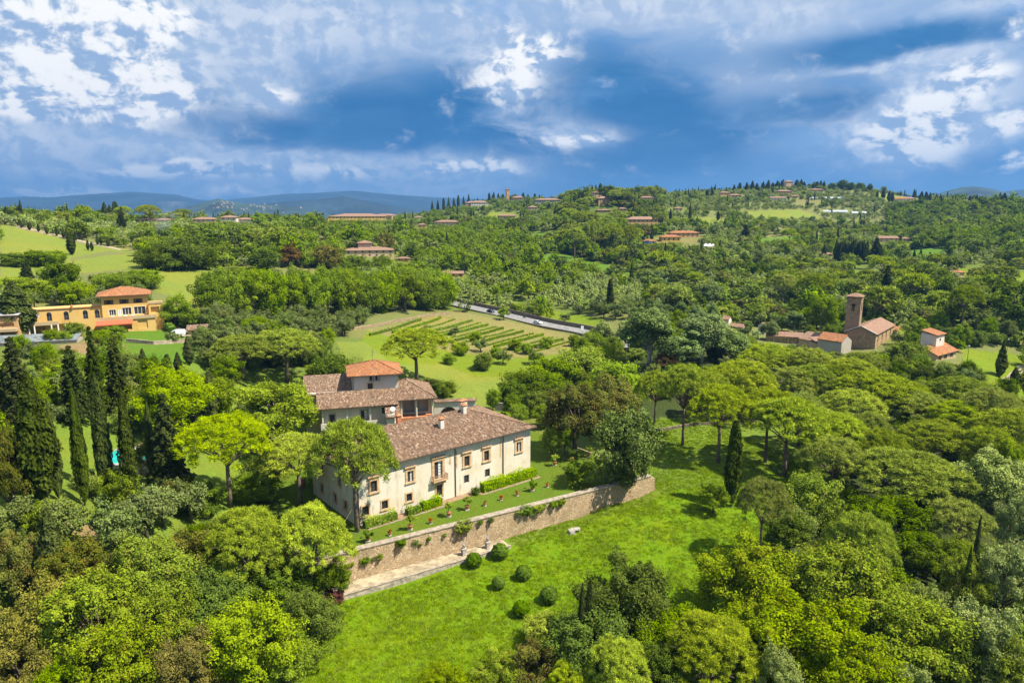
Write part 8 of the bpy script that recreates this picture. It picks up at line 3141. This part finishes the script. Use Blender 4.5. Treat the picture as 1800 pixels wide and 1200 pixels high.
ZONES = [
    # name, test, mix [(kind, weight)], size range (crown width), spacing, probability
    ('macchia', lambda px, py, r: (px > 1560) & (py > 362) & (py < 445) & (r > 520), [('oak', 5), ('deep', 2), ('scrub', 4), ('plane', 2), ('olive', 1)], (5, 9), 5.6, 0.95),
    ('knoll', lambda px, py, r: (px > 985) & (px < 1165) & (py > 325) & (py < 470) & (r > 540), [('pine', 4), ('oak', 4), ('cypress', 3), ('holm', 2), ('deep', 2), ('scrub', 1)], (6, 11), 6.6, 0.92),
    ('skyline', lambda px, py, r: (py < 366) & (px > 560) & (r > 900), [('cypress', 0.8), ('oak', 4), ('olive', 5), ('scrub', 2)], (4, 7), 9.0, 0.6),
    ('right_hill', lambda px, py, r: (px > 1165) & (py < 395) & (r > 700), [('olive', 9), ('scrub', 3), ('oak', 2), ('cypress', 0.35)], (4.0, 7.0), 8.6, 0.66),
    ('right_slope', lambda px, py, r: (px > 1165) & (py >= 395) & (py < 470) & (r > 480), [('olive', 5), ('oak', 3), ('scrub', 2), ('plane', 1.5), ('cypress', 0.5), ('pine', 1.2), ('yellow', 0.15)], (4.5, 9), 7.6, 0.74),
    ('belt', lambda px, py, r: (px > 1130) & (py >= 470) & (r > 330), [('oak', 5), ('pine', 3), ('deep', 2), ('holm', 1.0), ('olive', 3), ('scrub', 1)], (5, 11), 6.8, 0.82),
    ('middle_slope', lambda px, py, r: (px > 690) & (px <= 990) & (py < 420) & (r > 560), [('olive', 6), ('oak', 4), ('plane', 2), ('scrub', 3), ('cypress', 0.6)], (4.5, 8), 7.6, 0.7),
    ('valley', lambda px, py, r: (px > 540) & (px < 1130) & (py >= 395) & (py < 500) & (r > 400), [('plane', 5), ('bright', 3), ('oak', 4), ('scrub', 2), ('deep', 1), ('cypress', 0.5), ('holm', 0.5), ('olive', 2)], (5.5, 10), 6.8, 0.82),
    ('road_olives', lambda px, py, r: (px > 770) & (px < 1130) & (py >= 490) & (r > 305), [('olive', 8), ('bright', 1.2), ('scrub', 1), ('plane', 0.8)], (5, 8), 6.6, 0.85),
    ('left_ridge', lambda px, py, r: (px < 560) & (py < 402) & (r > 500), [('oak', 4), ('cypress', 1.5), ('pine', 2), ('deep', 5), ('olive', 3)], (4.5, 7), 7.5, 0.75),
    ('left_olives', lambda px, py, r: (px < 560) & (py >= 385) & (py < 440) & (r > 380), [('olive', 7), ('plane', 2), ('oak', 2), ('scrub', 2)], (5, 8), 7.0, 0.8),
    ('left_middle', lambda px, py, r: (px >= 250) & (px < 640) & (py >= 420) & (py < 475) & (r > 330), [('pine', 2), ('oak', 4), ('plane', 4), ('bright', 2), ('olive', 2), ('deep', 1)], (6, 11), 7.0, 0.9),
    ('avenue_foot', lambda px, py, r: (px >= 330) & (px < 640) & (py >= 560) & (py < 640) & (r > 170), [('olive', 8), ('scrub', 1), ('bright', 1)], (5, 7.5), 6.2, 0.8),
    ('yellow_slope', lambda px, py, r: (px < 560) & (py >= 560) & (py < 760) & (r > 135) & (r < 245), [('olive', 6), ('scrub', 2), ('bright', 1)], (4, 6.5), 8.5, 0.5),
    ('behind_wing', lambda px, py, r: (px < 260) & (py >= 500) & (py < 560) & (r > 245), [('olive', 6), ('plane', 2), ('bright', 1)], (4.5, 7), 6.5, 0.75),
    ('pine_wood', lambda px, py, r: (px > 1395) & (py > 600) & (r > 50) & (r < 290), [('oak', 4), ('deep', 3), ('plane', 1.5), ('scrub', 2)], (4, 7), 5.6, 0.9),
    ('right_valley', lambda px, py, r: (px > 1130) & (py >= 545) & (py < 720) & (r > 190), [('oak', 4), ('plane', 3), ('bright', 2), ('olive', 2), ('poplar', 1)], (4, 7), 6.4, 0.75),
    ('lower_left', lambda px, py, r: (px < 600) & (py > 880) & (r < 112), [('oak', 4), ('plane', 2), ('scrub', 3), ('deep', 2)], (3.5, 6), 4.4, 0.9),
    ('lower_right', lambda px, py, r: (px > 1000) & (py > 1000) & (r < 92), [('oak', 4), ('plane', 2), ('scrub', 2), ('deep', 3)], (3.5, 6), 4.4, 0.9),
    ('left_wood', lambda px, py, r: (px < 330) & (py >= 640) & (py < 900) & (r > 100) & (r < 190), [('oak', 3), ('deep', 3), ('plane', 1), ('scrub', 2)], (4, 7), 5.6, 0.85),
    ('villa_side', lambda px, py, r: (px > 330) & (px < 640) & (py >= 640) & (py < 800) & (r > 140) & (r < 215), [('oak', 3), ('deep', 3), ('plane', 2)], (5, 8), 6.5, 0.7),
    ('orchard_side', lambda px, py, r: (px > 860) & (px < 1130) & (py > 600) & (py < 760) & (r > 155) & (r < 260), [('plane', 3), ('bright', 3), ('oak', 3), ('scrub', 2)], (4, 7), 5.6, 0.8),
]
# the land as the scatter sees it: bright clearings stay free
CLEAR = [[(1380, 736), (1130, 735), (1120, 900), (1500, 905)], [(870, 690), (600, 600), (640, 590), (850, 650), (905, 662)], [(590, 600), (640, 570), (780, 545), (1010, 592), (1000, 625), (905, 665), (870, 735), (700, 690)]]
SIZE_H = {'olive': 0.82, 'oak': 1.02, 'plane': 1.1, 'bright': 1.05, 'deep': 1.05, 'scrub': 0.72, 'holm': 0.95, 'poplar': 1.7, 'yellow': 0.95, 'cypress': 4.6, 'pine': 1.05}


def scatter():
    rng = np.random.default_rng(42)
    taken_cell = {}
    allp = []
    for zi, (zn, test, mix, size, sp, prob) in enumerate(ZONES):
        # candidates on a jittered world grid that covers the sector
        x0, x1, y0, y1 = -900, 1080, 30, 1560
        gx = np.arange(x0, x1, sp)
        gy = np.arange(y0, y1, sp)
        X, Y = np.meshgrid(gx, gy)
        X = (X + rng.uniform(-0.46, 0.46, X.shape) * sp + (np.arange(len(gy)) % 2)[:, None] * sp * 0.5).ravel()
        Y = (Y + rng.uniform(-0.46, 0.46, Y.shape) * sp).ravel()
        r = np.hypot(X, Y)
        az = np.degrees(np.arctan2(X, Y))
        k = (np.abs(az) < 46) & (r > 45) & (r < 1550)
        X, Y, r = X[k], Y[k], r[k]
        # coarse prefilter without terrain is not safe: evaluate the land once per zone on the kept points
        Z = Zcache(X, Y)
        px, py, dep = proj(X, Y, Z)
        m = test(px, py, r) & (px > -320) & (px < 2120)
        m &= rng.random(len(X)) < prob
        X, Y, Z, r, px, py = X[m], Y[m], Z[m], r[m], px[m], py[m]
        if not len(X):
            continue
        col, free, lawn = cover_of(X, Y, Z)
        m = free & ~lawn & ~in_poly(TERR, X, Y)
        for poly in CLEAR:
            m &= ~in_poly(poly, px, py)
        # thin out by a slow noise so that glades appear
        m &= vnoise(X, Y, 45, 9) > (0.16 if zn not in ('right_hill',) else 0.25)
        # keep off houses, placed trees and the road
        for (ax, ay, ar) in FX:
            m &= (X - ax) ** 2 + (Y - ay) ** 2 > (ar + 2.0) ** 2
        # and do not let trees stand right in front of a house seen from the valley
        near = r < 420
        if near.any():
            for (ax, ay, ar) in HX:
                m &= ~(near & ((X - ax) ** 2 + (Y - ay) ** 2 < (ar * 0.75 + 0.8) ** 2))
        for q in RL[::2]:
            m &= (X - q[0]) ** 2 + (Y - q[1]) ** 2 > 7.5 ** 2
        X, Y, Z, r, px, py = X[m], Y[m], Z[m], r[m], px[m], py[m]
        kinds = [q[0] for q in mix]
        wts = np.array([q[1] for q in mix], float)
        # kinds grow in patches
        n1 = vnoise(X, Y, 38, 20 + zi) * 0.55 + rng.random(len(X)) * 0.45
        order = np.argsort(np.argsort(n1)) / max(1, len(n1))
        cum = np.cumsum(wts) / wts.sum()
        ki = np.searchsorted(cum, np.clip(order, 0, 0.9999))
        w = rng.uniform(size[0], size[1], len(X))
        for i in range(len(X)):
            kd = kinds[ki[i]]
            ww = w[i]
            if kd == 'cypress':
                ww = rng.uniform(1.8, 3.0)
            if kd == 'olive':
                ww = min(ww, 7.0)
            if rng.random() < 0.12 and r[i] > 330 and kd not in ('olive', 'cypress'):
                ww *= 1.5
            hh = ww * SIZE_H[kd] * rng.uniform(0.85, 1.2)
            if kd == 'pine':
                ww *= 1.15
                hh = ww * 0.95
            if r[i] > 130:
                tx, ty, td = proj(X[i], Y[i], Z[i] + hh)
                wp = 0.45 * ww * F / td
                if any(tx + wp > a0 and tx - wp < a1 and ty < b1 - 1 and py[i] > b0 and td < dd for a0, a1, b0, b1, dd in SIGHT):
                    hh *= 0.45
                    ww = min(ww, 4.0)
                    tx, ty, td = proj(X[i], Y[i], Z[i] + hh)
                    if any(tx + wp > a0 and tx - wp < a1 and ty < b1 - 1 and py[i] > b0 and td < dd for a0, a1, b0, b1, dd in SIGHT):
                        continue
            allp.append((kd, X[i], Y[i], Z[i], ww, hh, zn, r[i], px[i], py[i]))
    return allp


_zc = {}


def Zcache(X, Y):
    """terrain height interpolated from a coarse polar table (fast)"""
    if 'g' not in _zc:
        a = np.radians(np.linspace(-48, 48, 290))
        rr = np.exp(np.linspace(math.log(40), math.log(1600), 330))
        A, R = np.meshgrid(a, rr)
        _zc['g'] = zt((np.sin(A) * R).ravel(), (np.cos(A) * R).ravel()).reshape(A.shape)
    g = _zc['g']
    a = np.degrees(np.arctan2(X, Y))
    fa = np.clip((a + 48) / 96 * 289, 0, 288.999)
    fr = np.clip((np.log(np.hypot(X, Y)) - math.log(40)) / (math.log(1600) - math.log(40)) * 329, 0, 328.999)
    ia, ir = fa.astype(int), fr.astype(int)
    ta, tr = fa - ia, fr - ir
    return (g[ir, ia] * (1 - ta) * (1 - tr) + g[ir, ia + 1] * ta * (1 - tr) + g[ir + 1, ia] * (1 - ta) * tr + g[ir + 1, ia + 1] * ta * tr)


PL = scatter()
ZTEXT = {
    'macchia': 'in the dense green scrub of the right hillside', 'knoll': 'on the wooded knoll in the middle', 'skyline': 'on the skyline ridge', 'right_hill': 'on the open upper slope of the right hill',
    'right_slope': 'on the lower slope of the right hill', 'belt': 'in the dark belt of trees behind the church', 'middle_slope': 'on the slope below the skyline castle', 'valley': 'in the wooded valley behind the avenue',
    'road_olives': 'in the grove above the road', 'left_ridge': 'on the dark left ridge', 'left_olives': 'in the grove below the left ridge', 'left_middle': 'in the wood behind the big clump of oaks',
    'avenue_foot': 'in the grove below the plane avenue', 'yellow_slope': 'on the slope below the yellow villa', 'behind_wing': 'behind the arched yellow wing', 'pine_wood': 'under the umbrella pines of the right wood',
    'right_valley': 'beside the church meadow', 'lower_left': 'under the lower left thicket', 'lower_right': 'under the lower right maples', 'left_wood': 'between the left cypresses', 'villa_side': 'behind the left wing of the villa',
    'orchard_side': 'at the edge of the orchard field'}
KTEXT = {'olive': ('olive_tree', 'silvery olive tree', 'olive tree'), 'oak': ('oak_tree', 'green oak', 'tree'), 'plane': ('leafy_tree', 'fresh green leafy tree', 'tree'), 'bright': ('bright_tree', 'bright green leafy tree', 'tree'),
         'deep': ('dark_tree', 'deep green dense tree', 'tree'), 'scrub': ('shrub', 'yellowish green shrub', 'shrub'), 'holm': ('holm_oak', 'brownish holm oak', 'tree'), 'poplar': ('poplar_tree', 'pale silvery poplar', 'tree'),
         'yellow': ('yellow_tree', 'yellow green tree', 'tree'), 'cypress': ('cypress_tree', 'slim dark cypress', 'cypress'), 'pine': ('pine_tree', 'umbrella shaped pine', 'pine tree')}
KIND_OF = {'plane': 'leafy', 'bright': 'leafy', 'oak': 'leafy', 'deep': 'leafy', 'holm': 'leafy', 'yellow': 'leafy', 'poplar': 'leafy'}
NEAR = {'olive': 'olive', 'oak': 'oakc', 'plane': 'plane', 'bright': 'brightc', 'deep': 'deepc', 'scrub': 'scrubc', 'holm': 'holmc', 'poplar': 'poplar', 'yellow': 'yellow_m', 'cypress': 'cypress', 'pine': 'pine'}

by_kind = {}
for p in PL:
    by_kind.setdefault(p[0], []).append(p)
rest = {}
_rr2 = np.random.default_rng(77)
for kd, lst in by_kind.items():
    lst.sort(key=lambda p: -(p[4] * p[5]) / (p[7] ** 2) * (1.0 if (0 <= p[8] <= 1800 and p[9] < 1260) else 0.05))
    lim = 150 if kd not in ('olive', 'cypress', 'pine', 'oak') else 250
    for i, p in enumerate(lst):
        kd, x, y, z, w, h, zn, r, px, py = p
        vis = (-20 <= px <= 1820)
        nm, txt, cat = KTEXT[kd]
        lab = txt + ' ' + ZTEXT[zn]
        if i < lim and vis:
            if r < 330:
                e = put_tree(NEAR[kd], x, y, z - 0.1, w, h, lab, lab)
                e.name = nm
                e['category'] = cat
            else:
                me = FAR[kd][i % len(FAR[kd])]
                o = bpy.data.objects.new(nm, me)
                link(o)
                fw, fh = FSIZE.get(kd, (9.0, 9.5))
                o.location = (x, y, z - 0.15)
                o.scale = (w / fw, w / fw, h / fh)
                o.rotation_euler = (0, 0, _rr2.uniform(0, 6.28))
                tag(o, lab, cat, lab)
        else:
            rest.setdefault(kd, []).append(p)


# the remaining thousands: one object for each kind, set out by geometry nodes
def scatter_object(name, kd, lst, label, cat):
    n = len(lst)
    pts = np.array([(p[1], p[2], p[3] - 0.15) for p in lst], np.float32)
    me = bpy.data.meshes.new(name)
    me.vertices.add(n)
    me.vertices.foreach_set('co', pts.ravel())
    fw, fh = FSIZE.get(kd, (9.0, 9.5))
    sc_ = np.array([(p[4] / fw, p[4] / fw, p[5] / fh) for p in lst], np.float32)
    rg = np.random.default_rng(len(lst))
    a = me.attributes.new('size', 'FLOAT_VECTOR', 'POINT')
    a.data.foreach_set('vector', sc_.ravel())
    a = me.attributes.new('turn', 'FLOAT_VECTOR', 'POINT')
    tv = np.zeros((n, 3), np.float32)
    tv[:, 2] = rg.uniform(0, 6.28, n)
    a.data.foreach_set('vector', tv.ravel())
    a = me.attributes.new('pick', 'INT', 'POINT')
    a.data.foreach_set('value', rg.integers(0, len(FAR[kd]), n).astype(np.int32))
    me.update()
    o = bpy.data.objects.new(name, me)
    link(o)
    tag(o, label, cat, kind='stuff')
    coll = bpy.data.collections.new(name + '_models')
    for i, m_ in enumerate(FAR[kd]):
        po_ = bpy.data.objects.new('%s_model_%d' % (name, i), m_)
        coll.objects.link(po_)
    ng = bpy.data.node_groups.new(name, 'GeometryNodeTree')
    ng.interface.new_socket('Geometry', in_out='INPUT', socket_type='NodeSocketGeometry')
    ng.interface.new_socket('Geometry', in_out='OUTPUT', socket_type='NodeSocketGeometry')
    N = ng.nodes
    gi, go = N.new('NodeGroupInput'), N.new('NodeGroupOutput')
    ip = N.new('GeometryNodeInstanceOnPoints')
    ci = N.new('GeometryNodeCollectionInfo')
    ci.inputs['Collection'].default_value = coll
    ci.inputs['Separate Children'].default_value = True
    ci.inputs['Reset Children'].default_value = True
    ip.inputs['Pick Instance'].default_value = True

    def na(nm, ty):
        q = N.new('GeometryNodeInputNamedAttribute')
        q.data_type = ty
        q.inputs['Name'].default_value = nm
        return q.outputs['Attribute']
    L = ng.links
    L.new(gi.outputs[0], ip.inputs['Points'])
    L.new(ci.outputs[0], ip.inputs['Instance'])
    L.new(na('pick', 'INT'), ip.inputs['Instance Index'])
    L.new(na('turn', 'FLOAT_VECTOR'), ip.inputs['Rotation'])
    L.new(na('size', 'FLOAT_VECTOR'), ip.inputs['Scale'])
    L.new(ip.outputs[0], go.inputs[0])
    md = o.modifiers.new('scatter', 'NODES')
    md.node_group = ng


STUFF = {'olive': ('olive_grove', 'far silvery olive groves covering the slopes'), 'oak': ('oak_wood', 'far oak woods covering the slopes'), 'plane': ('leafy_wood', 'far fresh green woods of the valleys'), 'bright': ('bright_wood', 'far bright green woods of the valleys'),
         'deep': ('dark_wood', 'far deep green woods of the ridges'), 'scrub': ('scrubland', 'far yellowish scrub of the slopes'), 'holm': ('holm_wood', 'far brownish holm oak woods'), 'poplar': ('poplar_wood', 'far pale poplars'),
         'yellow': ('yellow_wood', 'far yellow green trees'), 'cypress': ('cypress_wood', 'far dark cypresses of the ridges'), 'pine': ('pine_wood', 'far umbrella pines of the ridges')}
for kd, lst in rest.items():
    scatter_object(STUFF[kd][0], kd, lst, STUFF[kd][1], 'trees')


# ------------------------------------------------------------------ grass tufts of the lawn
def lawn_tufts():
    rng = np.random.default_rng(9)
    n = 130000
    a = rng.uniform(-24, 105, n)
    d = rng.uniform(-62, 40, n)
    x = W0[0] + WD[0] * a + WN[0] * d
    y = W0[1] + WD[1] * a + WN[1] * d
    z = zt(x, y)
    _, _, lw_ = cover_of(x, y, z)
    px, py, _ = proj(x, y, z)
    lw_ |= (px > 1110) & (px < 1480) & (py > 738) & (py < 910) & ~in_poly(TERR, x, y)
    keep = lw_ & (0.5 * vnoise(x, y, 2.2, 31) + 0.4 * vnoise(x, y, 7, 32) > 0.1 + 0.75 * rng.random(n)) & ~((d > -4.6) & (a < 28))
    x, y, z = x[keep], y[keep], z[keep]
    FAR['grass'] = []
    for s in range(3):
        r2 = np.random.default_rng(300 + s)
        k = 22
        c = np.stack([r2.normal(size=k) * 0.16, r2.normal(size=k) * 0.16, np.zeros(k)], -1)
        tip = c + np.stack([r2.normal(size=k) * 0.09, r2.normal(size=k) * 0.09, r2.uniform(0.08, 0.2, k)], -1)
        sd = unit(np.stack([r2.normal(size=k), r2.normal(size=k), np.zeros(k)], -1)) * 0.035
        me = quads_mesh('grass_tuft', np.stack([c - sd, c + sd, tip + sd * 0.3, tip - sd * 0.3], 1), L_GRASS, r2.random(k))
        FAR['grass'].append(me)
    FSIZE['grass'] = (1.0, 1.0)
    sz = rng.uniform(0.7, 1.6, len(x))
    lst = [('grass', x[i], y[i], z[i] + 0.13, sz[i], sz[i]) for i in range(len(x))]
    scatter_object('grass', 'grass', lst, 'longer grass tufts all over the sloping lawn', 'grass')


L_GRASS = leaf_mat('grass_blades', (0.110, 0.165, 0.004), (0.155, 0.215, 0.005), 0.3, 0.3)
lawn_tufts()
# ------------------------------------------------------------------ air and smoke
def box_obj(name, x0, x1, y0, y1, z0, z1_, mat):
    mb = MB()
    mb.box(x0, x1, y0, y1, z0, z1_)
    return mb.build(name, mat)


HAZE = 9e-5
hm = bpy.data.materials.new('haze')
hm.use_nodes = True
t = NT(hm.node_tree)
t.n.clear()
out = t.new('ShaderNodeOutputMaterial')
pv = t.new('ShaderNodeVolumePrincipled')
pv.inputs['Color'].default_value = (0.13, 0.35, 0.74, 1)
pv.inputs['Density'].default_value = HAZE
pv.inputs['Anisotropy'].default_value = 0.1
t.l.new(pv.outputs[0], out.inputs['Volume'])
hz_ = box_obj('haze', -21000, 21000, -900, 18000, -130, 640, hm)
tag(hz_, 'thin blue haze in the air over the hills', 'haze', kind='stuff')

# thin smoke of a garden fire on the left ridge
g = at(272, 412, 455)
sm_ = bpy.data.materials.new('smoke')
sm_.use_nodes = True
t = NT(sm_.node_tree)
t.n.clear()
out = t.new('ShaderNodeOutputMaterial')
pv = t.new('ShaderNodeVolumePrincipled')
pv.inputs['Color'].default_value = (0.75, 0.82, 0.92, 1)
tc = t.new('ShaderNodeTexCoord')
sep = t.new('ShaderNodeSeparateXYZ')
t.l.new(tc.outputs['Object'], sep.inputs[0])
rad_ = t.math('SQRT', t.math('ADD', t.math('POWER', t.math('SUBTRACT', sep.outputs[0], t.math('MULTIPLY', sep.outputs[2], 0.5)), 2.0), t.math('POWER', sep.outputs[1], 2.0)))
edge = t.maprange(t.math('DIVIDE', rad_, t.math('MULTIPLY_ADD', sep.outputs[2], 0.32, 2.2)), 0.3, 1.0, 1.0, 0.0)
n_ = t.maprange(t.noise(tc.outputs['Object'], 0.22, 4.0, 0.6), 0.4, 0.7)
fade = t.maprange(sep.outputs[2], 0.0, 24.0, 1.0, 0.15)
t.put(pv.inputs['Density'], t.math('MULTIPLY', t.math('MULTIPLY', edge, n_), t.math('MULTIPLY', fade, 0.16)))
t.l.new(pv.outputs[0], out.inputs['Volume'])
so = box_obj('smoke', -9, 24, -9, 9, 0, 25, sm_)
so.location = (g[0], g[1], float(zt(g[0], g[1])[0]))
tag(so, 'thin bluish smoke rising from the trees on the left ridge', 'smoke', kind='stuff')
